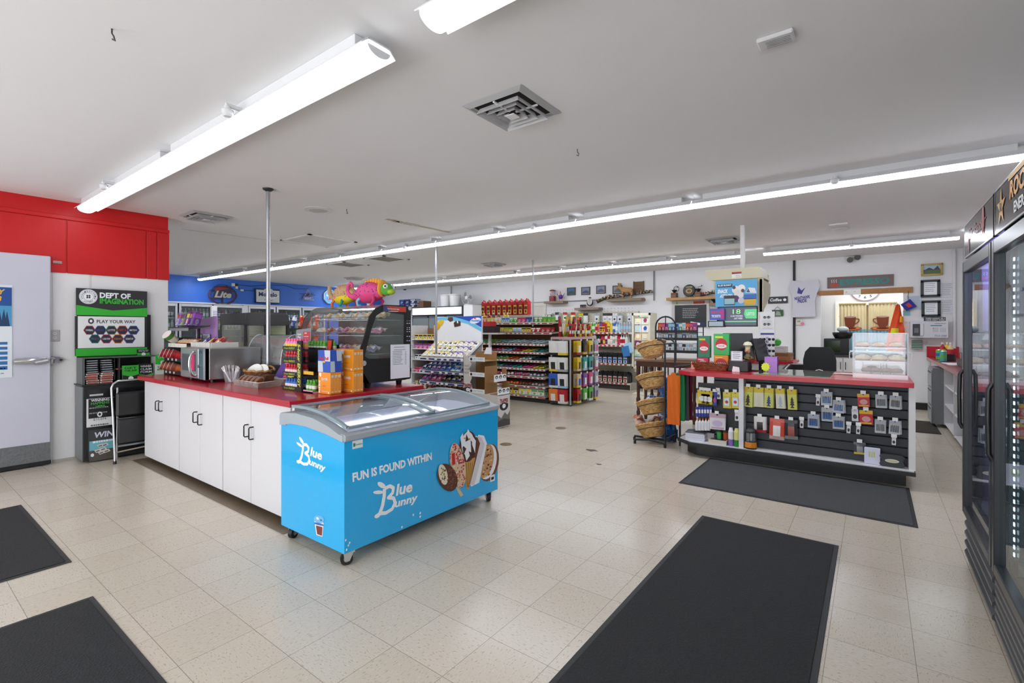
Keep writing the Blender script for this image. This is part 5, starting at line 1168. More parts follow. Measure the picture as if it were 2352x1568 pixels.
rr = random.Random(12); cols = [('C98A5A', 'E6D2B8', 'F0EDE8'), ('D9D4CC', 'A8683A', 'F2F0EC'), ('B0502C', 'D9B08A', 'E6E0D8'), ('8A6AA8', 'D8D0E4', 'F0F0F4'), ('D9609A', 'F0C8DA', 'F6E6EE')]
for k, z in enumerate(zs):
    for j in range(9):
        y = pr_i[0][0] + .10 + .05 * k + rr.uniform(0, .05); c_ = cols[(j + k) % 5] if k < 2 else (('C9CED2', 'E9ECEE', 'A8ADB2') if j % 2 else ('D9A86A', 'E9D8C0', 'F0EEE8'))
        put(pouch(.10, .10, .05, *c_), 'wrapped_pastry', (XL + .08 + j * (PXC - XL - .16) / 8, y, z + .03), 'film wrapped pastry on the ' + ['bottom', 'middle', 'top'][k] + ' glass shelf of the pastry case', 'pastry', 'pastries on the %s shelf of the case' % ['bottom', 'middle', 'top'][k], rot=(R(-70), R(rr.uniform(-10, 10)), R(rr.uniform(-30, 30))))
# box and plush creatures on top of the case

def plush(name, label, loc, rz, body_c, belly_c, spot_c, legs, head=True, tail_up=True, crest=None, s=1.0):
    t = thing(name, label, 'plush toy', loc, rz)
    bm, bl_ = P(body_c, .8, var=.12, scale=30), P(belly_c, .8)
    b = MB(); n = 14; path = []; rad = []
    for i in range(n):
        u = i / (n - 1); x = -.16 + .36 * u; path.append((x, 0, .125 + .03 * math.sin(math.pi * u) - .02 * (1 - u))); rad.append(.018 + .072 * math.sin(math.pi * min(1, u * .92 + .06)) ** .9)
    b.tube(path, rad, bm, 14)
    b.tube([(x, 0, z - r * .30) for (x, y, z), r in zip(path, rad)], [r * .93 for r in rad], bl_, 14)
    rr = random.Random(3)
    for _ in range(70):
        i = rr.randrange(2, n - 2); (x, y, z), r = path[i], rad[i]; a_ = rr.uniform(-.6, 1.2); sg = rr.choice((-1, 1)); b.ball((x + rr.uniform(-.012, .012), sg * r * math.cos(a_) * 1.0, z + r * math.sin(a_)), .0055, P(spot_c, .8), 6, 4)
    b.build('body', t)
    tp = [(-.14, 0, .115), (-.19, 0, .10), (-.245, 0, .115), (-.275, 0, .16), (-.27, 0, .21), (-.235, 0, .235), (-.21, 0, .215), (-.215, 0, .195)] if tail_up else [(-.14, 0, .11), (-.20, 0, .105), (-.26, 0, .13), (-.30, 0, .18), (-.30, 0, .235)]
    MB().tube(tp, [.034, .028, .024, .021, .018, .016, .013, .010][:len(tp)], bm, 10).build('tail', t)
    if crest:
        for i in range(7): MB().ball((-.03 + i * .033, 0, .215 + .022 * math.sin(math.pi * (i + 1) / 8)), (.018, .012, .028), P(crest, .8), 8, 6).build('crest_tuft', t)
    for (x, y, c_) in legs: MB().tube([(x, y * .05, .085), (x + .02 * (1 if x > 0 else -1), y * .07, .05), (x - .01, y * .075, .012), (x + .025, y * .08, .010)], [.016, .013, .011, .012], P(c_, .8), 8).build('leg', t)
    if head:
        h = MB().ball((.235, 0, .155), (.06, .052, .058), P('5BAA3C', .8, var=.2, scale=25), 14, 10).ball((.285, 0, .13), (.042, .036, .026), P('A8C22E', .8), 12, 8).ball((.185, 0, .165), (.022, .068, .082), P('E8A838', .8), 14, 8); hd = h.build('head', t)
        for sg in (-1, 1): MB().ball((.262, sg * .045, .178), .022, P('F6F6F4', .3), 12, 8).ball((.274, sg * .062, .178), .009, P('101010', .2), 8, 6).build('eye', hd)
    return t
zt_ = pr_o[9][1] + .001; yc_ = yb - .12
u0 = AY(757, 690, yc_).x; u1 = AY(888, 690, yc_).x
plush('plush_lizard', 'pink and green plush chameleon with curled tail lying on top of the pastry case', (AY(846, 690, yc_).x, yc_, zt_), .12, 'E0508E', 'D9407A', '8A5AA8', ((-.05, -1, '7CC4D9'), (-.05, 1, '7CC4D9'), (.10, 1, 'C83A6A'), (.12, -1, 'C83A6A')), crest='EFA32E')
o = plush('plush_lizard', 'yellow and olive plush chameleon standing left of the pink one', (AY(793, 690, yc_ + .02).x - .02, yc_ + .02, zt_), -.1, 'BFA070', 'E8D01E', 'D9809A', ((-.09, -1, 'E8702C'), (-.06, 1, 'E8702C'), (.06, -1, '2A9A78'), (.10, 1, 'C8402C')), head=False, tail_up=False)
put(can_(.030, .14, 'F2F2F0', 'EDEDEA'), 'white_bottle', (AY(848, 690, yc_ + .04).x, yc_ + .09 - .05, zt_ + .0), 'slim white pointed bottle standing behind the pink plush chameleon', 'bottle', scale=(.8, .8, 1.6))

def row(mesh, name, n, p0, p1, label, cat, group, rz=0.0, jit=.0, rot=None, name_fn=None):
    """n countable copies from p0 to p1"""
    for i in range(n):
        f = i / max(n - 1, 1); p = [a + (b - a) * f for a, b in zip(p0, p1)]
        p[0] += JIT.uniform(-jit, jit); p[1] += JIT.uniform(-jit, jit)
        put(mesh, name, p, label, cat, group if n > 1 else None, rz + JIT.uniform(-jit, jit) * 6, rot)
WORD = {'R': 'B5232C', 'O': 'E07A2A', 'Y': 'E8C82E', 'G': '5FB346', 'T': '3FA7A0', 'B': '2A5FB8', 'N': '26335F', 'P': '7A4A9A', 'K': 'D9508A', 'W': 'E9E9E6', 'L': 'A8CDE0', 'D': '2A2A2C', 'S': 'A9AEB4', 'C': '6A4530', 'E': 'D9C49A'}
NAME = dict(R='red', O='orange', Y='yellow', G='green', T='teal', B='blue', N='navy', P='purple', K='pink', W='white', L='pale blue', D='black', S='silver', C='brown', E='cream')
def cc(s): return tuple(WORD[c] for c in s)
def nm2(s): return NAME[s[0]] + ' and ' + NAME[s[1]] if s[0] != s[1] else 'all ' + NAME[s[0]]

alu = P('C3C7CB', .3, .6); pitch = .775; yd0 = AX(400, 700, X_B).y - pitch
for i in range(6):
    y0 = yd0 + i * pitch + (.09 if i > 2 else 0); y1 = y0 + pitch - .03; x = X_B + .005
    t = thing('cooler_door', 'aluminium framed beer cooler door, ' + ['nearest the red wall', 'second from the red wall', 'with the white notice', 'fourth from the red wall', 'fifth from the red wall', 'farthest from the red wall'][i], 'cooler door', (x, y0, 0))
    f = MB()
    for a, b, c, d in ((y0, y0 + .05, .12, 2.03), (y1 - .05, y1, .12, 2.03), (y0 + .05, y1 - .05, 1.96, 2.03), (y0 + .05, y1 - .05, .12, .2)): f.box(x + .27, x + .31, a, b, c, d, alu, .003)
    f.box(x, x + .27, y0 + .01, y0 + .02, .12, 2.03, P('4A4D52')).box(x, x + .004, y0, y1, .12, 2.03, P('2B2E33')).box(x, x + .27, y0, y1, .02, .12, DARK); wpart(f, 'frame', t)
    wpart(MB().box(x + .285, x + .289, y0 + .05, y1 - .05, .2, 1.96, GLASS('E6EEF2', .08)), 'glass', t); s_ = MB()
    for z in (1.40, 1.68): s_.box(x + .01, x + .25, y0 + .02, y1 - .02, z - .012, z, WHITE)
    wpart(s_, 'shelf', t)
    for z, cols in ((1.681, 'RTRKTRGG' if i == 1 else 'CDRSDBCD'), (1.401, 'OYOWOYGW')):
        for j, c in enumerate(cols): put(bottle(.032, .235, WORD[c], 'E6E4DE', 'E2E2E2' if i == 1 else WORD[c]), 'drink_bottle', (x + .20, y0 + .09 + j * .082, z), NAME[c] + ' drink bottle on the ' + ('upper' if z > 1.5 else 'lower') + ' shelf behind the cooler door ' + ['nearest the red wall', 'second from the red wall', 'with the notice', 'fourth along', 'fifth along', 'farthest'][i], 'bottle', 'bottles behind the beer cooler doors')
w_ = MB(); y0 = yd0 + 3 * pitch - .03; w_.box(X_B, X_B + .31, y0, y0 + .11, 0, 2.04, P('DADCE0', .4)).box(X_B, X_B + .33, Y_RET, Y_B, 2.035, 2.05, alu); tag(w_.build('trim_1'), kind='structure')
x = X_B + .32; y0, y1, z0, z1 = AX(486, 700, x).y, AX(499, 700, x).y, 1.5, AX(490, 702, x).z
b = MB().box(x, x + .002, y0, y1, z0, z1, P('F0F0F4')); Art(b, (x + .002, y0, z0), (0, 1, 0), (0, 0, 1)).lines(.03, .05, .18, .3, 8, P('7A78B0'), 1); tag(b.build('cooler_notice'), 'white typed notice taped on the third beer cooler door', 'paper')
# beer signs on the blue wall
def on_blue(px, py): return AX(px, py, X_B + .02)
q = on_blue(510, 677); t = thing('neon_sign', 'tangled unlit neon beer sign reading Lite over the cooler doors', 'neon sign', (X_B + .02, q.y, q.z)); b = MB(); a = Art(b, (.03, 0, 0), (0, 1, 0), (0, 0, 1), .003)
a.text('Lite', -.20, -.08, .42, .18, P('B5AFA5'), 2, .04, .3).poly([(-.2, .06), (.16, .10), (.12, .26), (-.16, .2)], P('7A2A25'), 1).poly([(-.25, -.14), (.25, -.02), (.2, .18), (-.2, .08)], P('2A2D4A'), 1); b.box(.005, .03, -.06, .06, -.06, .06, DARK); b.build('letters', t); b = MB(); rr = random.Random(6)
for k in range(9):
    a0 = rr.uniform(0, 6.28); b.tube([(.03 + .004 * k, (.30 + .03 * (k % 3)) * math.cos(a0 + u * .5), (.22 + .02 * (k % 4)) * math.sin(a0 + u * .5)) for u in range(8)], .006, P('33303A' if k % 2 else '6A3A4A'), 5)
b.box(0, .03, -.3, .3, .1, .115, DARK).box(0, .03, -.02, .02, -.26, .2, DARK); b.build('glass_tubes', t)
q0, q1 = on_blue(585, 659), on_blue(641, 697); b = MB(); x = X_B
b.box(x, x + .07, q0.y, q1.y, q1.z, q0.z - .03, P('2A3A5A'), .01); a = Art(b, (x + .07, q0.y, q1.z), (0, 1, 0), (0, 0, 1), .002); w, h = q1.y - q0.y, q0.z - q1.z
a.rect(.02, .02, w - .04, h - .09, P('D9DBDC'), 1).disc(w * .52, h - .08, w * .2, P('D9DBDC'), .06, k=1).text('Modelo', w * .12, h * .42, w * .76, h * .28, P('24386A'), 3, .03).text('Especial', w * .34, h * .12, w * .36, h * .12, P('5A6A8A'), 3, 0, .3).line([(w * .1, h * .06), (w * .5, h * .2), (w * .97, h * .5)], .02, wp, 2)
tag(b.build('modelo_sign'.replace('modelo', 'beer')), 'silver and blue Modelo beer sign on the blue wall behind the pole', 'sign')
q = on_blue(706, 678); t = thing('neon_sign', 'small triangular unlit neon sign reading LIGHT on the blue wall', 'neon sign', (X_B, q.y, q.z)); b = MB(); b.tube([(.05, -.19, -.14), (.05, 0, .17), (.05, .19, -.14)], .011, P('D9CFC0'), 6, closed=True).tube([(.045, -.12, -.1), (.045, .03, .13), (.045, .14, -.1)], .008, P('9A8F85'), 6, closed=True).tube([(.03, -.26, .03), (.04, .0, .05), (.03, .27, .02)], .006, DARK, 5).tube([(.03, -.2, -.1), (.04, 0, .02), (.03, .2, .08)], .006, P('5A2A2A'), 5); a = Art(b, (.06, 0, 0), (0, 1, 0), (0, 0, 1)); a.text('Coors', -.13, -.04, .27, .1, P('6A2A30'), 1, shear=.2).text('LIGHT', -.11, -.12, .22, .06, P('E0DDE8'), 1); b.box(0, .05, -.02, .02, -.02, .02, DARK); b.build('glass_tubes', t)
q = on_blue(757, 681); t = thing('octagon_sign', 'white and blue octagonal UFC beer sign at the end of the blue wall', 'sign', (X_B, q.y, q.z)); b = MB(); r = .235
oc = [(r * math.cos(math.pi / 8 + i * math.pi / 4), r * math.sin(math.pi / 8 + i * math.pi / 4)) for i in range(8)]; b.prism(oc, 0, .06, P('E6ECF2'), 'x').prism([(y * .93, z * .93) for y, z in oc], .06, .064, P('5FB0E0'), 'x'); a = Art(b, (.065, 0, 0), (0, 1, 0), (0, 0, 1)); a.rect(-.14, .01, .28, .15, wp, 1).rect(-.13, .02, .26, .13, P('6AB8E6'), 2).text('BUD', -.1, .09, .2, .05, wp, 3).text('LIGHT', -.11, .03, .22, .05, wp, 3).text('UFC', -.11, -.12, .22, .09, P('D02A50'), 3, .05, .1); b.build('face', t)
q = on_blue(541, 655); t = thing('plug_cluster', 'white power adapters and cords plugged high on the blue wall', 'adapter', (X_B, q.y, q.z)); b = MB().box(0, .06, -.1, -.03, -.03, .05, P('DAD6CC')).box(0, .06, -.02, .05, -.02, .05, DARK).box(0, .05, .0, .05, -.09, -.03, P('E0DED8')).box(.01, .05, .12, .2, -.15, -.1, P('D0D0D0')); b.build('adapter', t)
b = MB().tube([(.02, .03, .03), (.02, .4, .0), (.02, .8, .06), (.02, 1.4, .10), (.02, 1.7, .02), (.02, 2.1, .05)], .006, DARK, 5).tube([(.02, .05, -.05), (.02, .15, -.12), (.02, .5, -.12)], .006, DARK, 5); b.build('cord', t)

t = thing('chip_rack', 'dark wire rack of orange and blue chip bags standing before the beer cooler', 'rack', (-7.6, 4.9, 0)); YC = 4.9; cx0, cx1 = AY(636, 750, YC).x, AY(716, 750, YC).x; zc0 = AY(670, 757, YC).z
b = MB()
for z in (.35, .75, 1.1, zc0): b.box(cx0, cx1, YC, YC + .35, z - .02, z, DARK).box(cx0, cx1, YC - .006, YC, z - .03, z + .03, P('3F4A3A'))
for x in (cx0, cx1): b.box(x - .01, x + .01, YC, YC + .03, 0, zc0, DARK).box(x - .01, x + .01, YC + .32, YC + .35, 0, zc0 + .2, DARK)
wpart(b, 'frame', t)
for z in (zc0, 1.1):
    for j in range(5):
        c = ('2A4FA8', 'E8E8F0', 'D9D9E6') if j < 2 else ('D9561E', 'C7301E', 'F0E0D0')
        put(pouch(.125, .28 if z > 1.2 else .2, .08, *c), 'chip_bag', (cx0 + .1 + j * (cx1 - cx0 - .2) / 4, YC + .12, z + .002), ('blue and white' if j < 2 else 'orange and red') + ' chip bag on the ' + ('top' if z > 1.2 else 'second') + ' tier of the dark wire rack', 'chip bag', 'chip bags, tier %s colour %s' % (z > 1.2, j < 2), rot=(R(-12), 0, 0))

YM = 10.2; mx0, mx1 = AY(946, 720, YM).x, AY(1063, 720, YM).x; mz1, mz0 = AY(1000, 704, YM).z, AY(1000, 722, YM).z
t = thing('drink_cooler', 'wide black drink cooler with blank white lit panel on top at the back wall', 'cooler', ((mx0 + mx1) / 2, YM, 0))
b = MB().box(mx0, mx1, YM + .02, 10.9, .0, mz1, DARK, .01).box(mx0, mx1, YM, YM + .02, mz0 - .03, mz1, DARK)
for i in range(3): xx = mx0 + (mx1 - mx0) * i / 3; b.box(xx + .02, xx + .06, YM - .01, YM + .02, .15, mz0 - .05, P('55585C')).box(xx + .02, xx + (mx1 - mx0) / 3 - .02, YM - .01, YM + .02, mz0 - .09, mz0 - .05, P('55585C'))
wpart(b, 'body', t); wpart(MB().box(mx0 + .03, mx1 - .05, YM - .006, YM, mz0, mz1 - .03, P('EDEDF8', .4, emit=.7)), 'light_panel', t)
wpart(MB().box(mx0 + .06, mx1 - .06, YM - .008, YM - .004, .2, mz0 - .1, GLASS('C9D2D6', .3)), 'glass_door', t)
bk_m = MB().lathe([(.14, 0), (.165, .32), (.185, .33), (.185, .36), (.165, .36), (.15, .34), (.001, .33)], P('EFEFEF', .4), n=20)
bm_ = bk_m.mesh('bucket')
for k, px in enumerate((1022, 1043)): p = AY(px, 706, YM + .25); put(bm_, 'white_bucket', (p.x, YM + .28, mz1 + .001), 'white plastic bucket on top of the drink cooler, ' + ['left one', 'right one'][k], 'bucket')
t = thing('white_cabinet', 'white top-loading appliance box right of the white buckets', 'appliance', ((mx1 + .3), YM, 0)); p0 = AY(1064, 725, YM + .1); wpart(MB().box(mx1 + .01, AY(1085, 720, YM).x, YM, 10.9, 0, mz1 + .02, P('E2E2E2', .5), .02), 'body', t)
fc = AY(1072, 684, YM + .2); t = thing('desk_fan', 'round grey wire fan with three blades standing above the white appliance', 'fan', (fc.x, YM + .25, mz1 + .022)); fz = fc.z - mz1 - .022 + .01
MB().lathe([(.10, 0), (.09, .03), (.02, .04), (.02, fz - .12)], P('D9D9D9', .4), n=20).build('base', t); b = MB()
for k in range(1, 7): b.tube([(.034 * k * math.cos(2 * math.pi * i / 24), -.05 - .012 * math.cos(k * .25), fz + .034 * k * math.sin(2 * math.pi * i / 24)) for i in range(24)], .003 if k < 6 else .007, P('C9CACC', .4), 5, closed=True)
for i in range(20): b.tube([(0, -.06, fz), (.204 * math.cos(i * math.pi / 10), -.05, fz + .204 * math.sin(i * math.pi / 10))], .0022, P('C9CACC', .4), 4)
b.build('guard', t); h_ = MB().lathe([(.001, -.075), (.045, -.07), (.05, -.05), (.04, .05), (.001, .055)], P('E9E9E9', .4), (0, 0, fz), 16, axis='y').build('motor', t)
for k in range(3): a_ = k * 2.09; MB().prism([(.03 * math.cos(a_), fz + .03 * math.sin(a_)), (.17 * math.cos(a_ - .3), fz + .17 * math.sin(a_ - .3)), (.19 * math.cos(a_ + .1), fz + .19 * math.sin(a_ + .1)), (.15 * math.cos(a_ + .6), fz + .15 * math.sin(a_ + .6))], -.032, -.026, P('6E7174', .4), 'y').build('blade', t)
bx_ = AY(948, 700, 10.7).x; t = thing('case_shelf', 'wooden shelf stacked with dark blue drink cases high on the back wall', 'shelf', (bx_ + .3, 10.8, 2.1)); x0, x1, z0, z1 = AY(925, 700, 10.8).x, AY(983, 700, 10.8).x, AY(950, 706, 10.8).z, AY(950, 693, 10.8).z
b = MB().box(x0, x1, 10.6, 10.94, z0 - .03, z0, WOOD).box(x1 - .2, x1, 10.6, 10.94, z0, z1, WOOD); wpart(b, 'board', t)
for k in range(6): put(carton(.25, .22, .13, '1E2A5C', ['3A5AB0', '2A3F80', 'C9CEDA'][k % 3]), 'drink_case', (x0 + .14 + (k % 3) * .27, 10.64, z0 + .001 + (k // 3) * .132), 'dark blue drink case stacked on the high wooden shelf', 'drink case', 'dark blue cases on the high shelf')
# camera on the wall
for px, py, l in ((934, 663, 'pair of black camera eyes on the back wall above the blue cases'), (1953, 597, 'dark brown round camera left of the pair over the espresso sign'), (1970, 591, 'black round camera right of the pair over the espresso sign')):
    p = AY(px, py, Y_B); t = thing('security_camera', l, 'camera', (p.x, Y_B, p.z)); MB().box(-.03, .03, -.05, 0, -.02, .02, P('D9D9D9')).build('mount', t); MB().cyl((0, -.11, -.01), (0, -.05, 0), .05, P('3A2A26' if px == 1953 else '17181A', .3), n=16).build('housing', t)

YS = 5.45; sx0, sx1 = AY(964, 822, YS).x, AY(1068, 827, YS).x; wr = P('E9E9EA', .4); nav = P('1F2470', .4)
t = thing('snack_cake_rack', 'white snack cake rack with blue and white Hostess header behind the freezer', 'rack', ((sx0 + sx1) / 2, YS + .2, 0)); fz_ = [AY(1000, y, YS).z for y in (824, 854, 879, 905, 936)]
hx0, hx1 = AY(1003, 760, YS + .42).x, AY(1107, 760, YS + .42).x; b = MB().box(hx0, hx1, YS + .42, YS + .44, 0, AY(1090, 726, YS + .42).z, P('E3E6EC', .5)); wpart(b, 'back_panel', t)
b = MB(); z1 = AY(1090, 726, YS + .40).z; z0 = AY(1090, 765, YS + .40).z; b.box(hx0, hx1, YS + .405, YS + .42, z0 - .2, z1, P('EDEFF2', .4), .004); pz = PX_(b, 'y', YS + .403)
pz.poly([(1003, 729), (1040, 727), (1080, 737), (1106, 754), (1106, 762), (1075, 744), (1035, 735), (1003, 736)], P('6FC3E6'), 1); pz.poly([(1040, 727), (1106, 725), (1106, 752), (1085, 740), (1060, 732)], P('2450B8'), 2)
pz.disc(1092, 736, 13, wp, 3, 6.5, rot=.15); pz.text('Hostess', 1081, 739, 1103, 6.5, P('3A6AD0'), 4, .03, .2); pz.disc(1091, 730, 2.5, P('D02030'), 4)
pz.poly(el(1010, 743, 12, 6, -.7), P('E8C030'), 3); pz.poly(el(1005, 750, 6, 8, .3), P('D9A820'), 3); pz.poly([(1030, 728), (1040, 728), (1041, 736), (1034, 739), (1028, 734)], P('5A342A'), 3); pz.poly([(1042, 741), (1050, 735), (1058, 738), (1058, 748), (1044, 751)], P('4A2C24'), 3); pz.poly([(1049, 736), (1052, 736), (1053, 742), (1050, 742)], wp, 4)
wpart(b, 'header_sign', t)
for k, z in enumerate(fz_):
    y1 = YS + .42; rise = .26 if k == 0 else .13; s_ = MB().prism([(YS, z), (y1, z + rise), (y1, z + rise - .012), (YS, z - .012)], sx0, sx1, wr, 'x')
    s_.box(sx0, sx1, YS - .006, YS, z - .02, z + .012, wr)
    rr = random.Random(k); xx = sx0 + .02
    while xx < sx1 - .12: L_ = rr.uniform(.03, .16); s_.box(xx, min(xx + L_, sx1), YS - .008, YS - .006, z - .015, z + .008, nav); xx += L_ + .06
    for sg in (sx0, sx1): s_.prism([(YS, z - .012), (y1, z + rise - .012), (y1, z + rise + .05), (YS, z + .02)], sg - .004, sg, wr, 'x')
    wpart(s_, 'shelf', t)
    pal = [('WYE', 'WEC', 'WYD', 'WCE', 'WPE', 'WED'), ('NBW', 'PBW', 'BBW', 'LWB', 'NPK'), ('PNK', 'KPW', 'DNE', 'NEW', 'KKW'), ('CRE', 'DCE', 'CRW', 'CCE', 'ECR'), ('YCE', 'GYC', 'CYE', 'GYY')][k]
    for j in range(9):
        c = pal[j * len(pal) // 9]
        for r_ in range(2 if k else 3):
            yy = YS + .07 + r_ * .13; put(pouch(.10, .14, .045, *cc(c)), 'snack_cake', (sx0 + .06 + j * (sx1 - sx0 - .12) / 8, yy - .05, z + rise * (yy - .05 - YS) / .42 + .03), nm2(c) + ' wrapped snack cake on the ' + ['top', 'second', 'third', 'fourth', 'lowest'][k] + ' shelf of the Hostess rack', 'snack cake', nm2(c) + ' cakes, shelf %d' % (k + 1), rot=(R(-58), 0, R(JIT.uniform(-8, 8))))
wpart(MB().box(sx0 + .02, sx1 - .02, YS + .05, YS + .42, 0, .12, wr), 'base', t)
# wire rack side behind, left of it, with yellow boxes and blue bags
t = thing('wire_end_rack', 'white wire shelves of mixed sweets seen between the pastry case and the cake rack', 'rack', (-6.4, 5.9, 0)); x0, x1 = AY(946, 800, 5.95).x, AY(998, 800, 5.95).x; b = MB()
zz = [AY(960, y, 5.95).z for y in (779, 800, 825, 855, 885)] 
for z in zz: b.box(x0, x1, 5.95, 6.35, z - .012, z, wr).tube([(x0, 5.93, z + .05), (x1, 5.93, z + .05)], .004, CHROME, 5)
for x in (x0, x1): b.box(x - .012, x, 5.95, 6.35, .0, zz[0] + .25, P('D9D9DA'))
b.box(x0, x1, 6.34, 6.352, 0, zz[0] + .2, P('8A6440')); wpart(b, 'frame', t)
for k, z in enumerate(zz):
    c = ('YDW', 'KPW', 'WDW', 'KRW', 'CEW')[k]
    for j in range(5): put(carton(.10, .14, .09, *cc(c)), 'sweet_box', (x0 + .07 + j * (x1 - x0 - .14) / 4, 6.0, z + .001), nm2(c) + ' box on level %s of the wire shelves beside the pastry case' % ['one', 'two', 'three', 'four', 'five'][k], 'box', nm2(c) + ' boxes on the wire shelves')

TX0, TX1, TY0, TY1 = AY(1064, 900, 5.28).x, -4.19, 5.28, 5.56; tp_ = P('D9D6D2', .6); mt_ = P('77746F', .6)
t = thing('cardboard_display', 'white and brown cardboard floor display with empty shelves and TRAPPER badge', 'display', ((TX0 + TX1) / 2, 5.4, 0)); zb = AX(1160, 905, TX1).z; zt_ = AY(1080, 808, TY0).z
wpart(MB().box(TX0, TX1, TY0, TY1, .01, zb, tp_), 'base', t); b = MB(); xs_ = TX0 + .24
b.box(TX0, TX0 + .008, TY0, TY1, zb, zt_ - .06, tp_).box(TX0, xs_ + .17, TY1 - .008, TY1, zb, zt_, CARD).prism([(TX0, zb), (TX0 + .16, zb), (TX0 + .12, zb + .12), (TX0 + .17, zb + .22), (TX0 + .11, zb + .34), (TX0 + .17, zb + .42), (TX0 + .04, zt_ - .03), (TX0, zt_)], TY0, TY0 + .008, tp_, 'y')
b.box(xs_ + .17, xs_ + .178, TY0, TY1, zb, zt_ - .2, CARD).prism([(TX0 + .17, zt_ - .04), (TX0 + .32, zt_ - .04), (TX0 + .32, zt_ + .06), (TX0 + .22, zt_ + .06)], TY1 - .012, TY1 - .008, wp, 'y'); wpart(b, 'side_panels', t)
for k, z in enumerate((zb, zb + .24, zb + .46)):
    s_ = MB().box(TX0 + .10, xs_ + .17, TY0 + .01, TY1 - .01, z, z + .01, CARD).box(TX0 + .12, xs_ + .17, TY0 - .004, TY0 + .006, z, z + .06, wp); a = Art(s_, (TX0 + .12, TY0 - .004, z), (1, 0, 0), (0, 0, 1)); a.disc(.04, .03, .022, DARK, .02, k=1).text('JERKY TRAPPER', .08, .02, .18, .022, P('9A9CA0'), 1, 0)
    wpart(s_, 'shelf', t)
for k, (z, x0_, w) in enumerate(((zb, -.30, .12), (zb + .2, -.17, .0), (zb + .0, -.16, .0))[:2]):
    pass
for k, (xx, z) in enumerate(((TX1 - .14, zb), (TX1 - .14, zb + .19))):
    s_ = MB().box(xx, TX1 - .004 - k * .06, TY0, TY1, z, z + .01, CARD).box(TX1 - .008 - k * .06, TX1 - k * .06, TY0, TY1, z - .01, z + .09, wp).box(xx, TX1 - k * .06, TY1 - .008, TY1, z, z + .17, CARD)
    a = Art(s_, (TX1 - k * .06, TY0, z), (0, 1, 0), (0, 0, 1))
    for j in range(3): a.disc(.05 + j * .09, .055, .032, DARK, .024, k=1).disc(.05 + j * .09, .05, .014, wp, .012, k=2)
    wpart(s_, 'pocket', t)
def badge(a, x, y, s_):
    a.disc(x, y - s_ * .1, s_ * .5, DARK, s_ * .34, k=1).poly([(x - s_ * .55, y), (x - s_ * .4, y + s_ * .45), (x, y + s_ * .6), (x + s_ * .4, y + s_ * .45), (x + s_ * .55, y), (x, y + s_ * .15)], P('E6DAD6'), 2); a.text('TRAPPER', x - s_ * .48, y + s_ * .1, s_ * .96, s_ * .3, P('8A2A35'), 4, .04); a.disc(x, y - s_ * .12, s_ * .2, wp, s_ * .16, k=2)
b = MB(); a = Art(b, (TX1, TY0, 0), (0, 1, 0), (0, 0, 1)); badge(a, .14, zb - .14, .2); rr = random.Random(1)
a.poly([(0, .02), (.28, .02), (.28, zb - .24), (.22, zb - .30), (.16, zb - .25), (.08, zb - .33), (0, zb - .28)], mt_, 1).poly([(0, .02), (.28, .02), (.28, .10), (.14, .13), (0, .1)], P('4A4845'), 2)
a2 = Art(b, (TX0, TY0, 0), (1, 0, 0), (0, 0, 1)); badge(a2, .09, zb + .06, .17); a2.text("WHAT'S", .02, zt_ - .22, .1, .03, P('8A8886'), 1).text('YOUR', .025, zt_ - .27, .09, .03, P('8A8886'), 1).text('BEEF?', .025, zt_ - .32, .09, .03, P('8A8886'), 1)
a2.poly([(0, .02), (TX1 - TX0, .02), (TX1 - TX0, .34), (.4, .28), (.25, .36), (.1, .3), (0, .35)], mt_, 1); wpart(b, 'printing', t)

YG = 7.6; gx1 = AY(1252, 890, YG).x; gx0 = -7.35; shm = P('C9C4B8', .45); rds = P('A81E2C', .5); brn = P('6E4A2E', .6, var=.15, scale=9)
t = thing('candy_gondola', 'long cream aisle shelving of gum and candy with red and white price strips', 'shelving', ((gx0 + gx1) / 2, YG + .3, 0))
rows_ = [(742, .19, 1278), (765, .16, 1273), (791.5, 0, 1252), (811, 0, 1252), (830, 0, 1252), (849, 0, 1252), (868, 0, 1252), (890, 0, 1250), (912, .0, 1250)]
zr = [AY(1240, y, YG + dy).z for y, dy, _ in rows_]
b = MB().box(gx0, gx1 + .04, YG + .50, YG + .54, .02, zr[0] + .06, brn).box(gx0, gx1 + .04, YG + .05, YG + .5, 0, zr[-1] - .03, P('2B2823', .5)).box(gx1 + .01, gx1 + .05, YG + .47, YG + .51, 0, zr[0] + .2, P('B9BCC0', .4, .5)); wpart(b, 'frame', t)
shw = ['top', 'second', 'third', 'fourth', 'fifth', 'sixth', 'seventh', 'eighth', 'bottom']
for k, z in enumerate(zr):
    y0 = YG + rows_[k][1]; x1 = gx1 + (.05 if k < 2 else 0); s_ = MB().prism([(y0, z - .012), (y0, z + .006), (YG + .5, z + .03 + (.05 if 1 < k < 8 else 0)), (YG + .5, z + .005)], gx0, x1, shm, 'x').box(gx0, x1, y0 - .006, y0, z - .024, z + .014, P('E0DCD0'))
    rr = random.Random(k + 3); xx = gx0 + .02
    while xx < x1 - .03: L_ = rr.uniform(.03, .16) if k not in (2, 3, 4, 5) else rr.uniform(.02, .06); s_.box(xx, min(xx + L_, x1 - .004), y0 - .008, y0 - .006, z - .017, z + .004, rds); xx += L_ + .05
    wpart(s_, 'shelf', t)
def onto(k, y): y0 = YG + rows_[k][1]; return zr[k] + .007 + (y - y0) / (YG + .5 - y0) * (.024 + (.05 if 1 < k < 8 else 0))
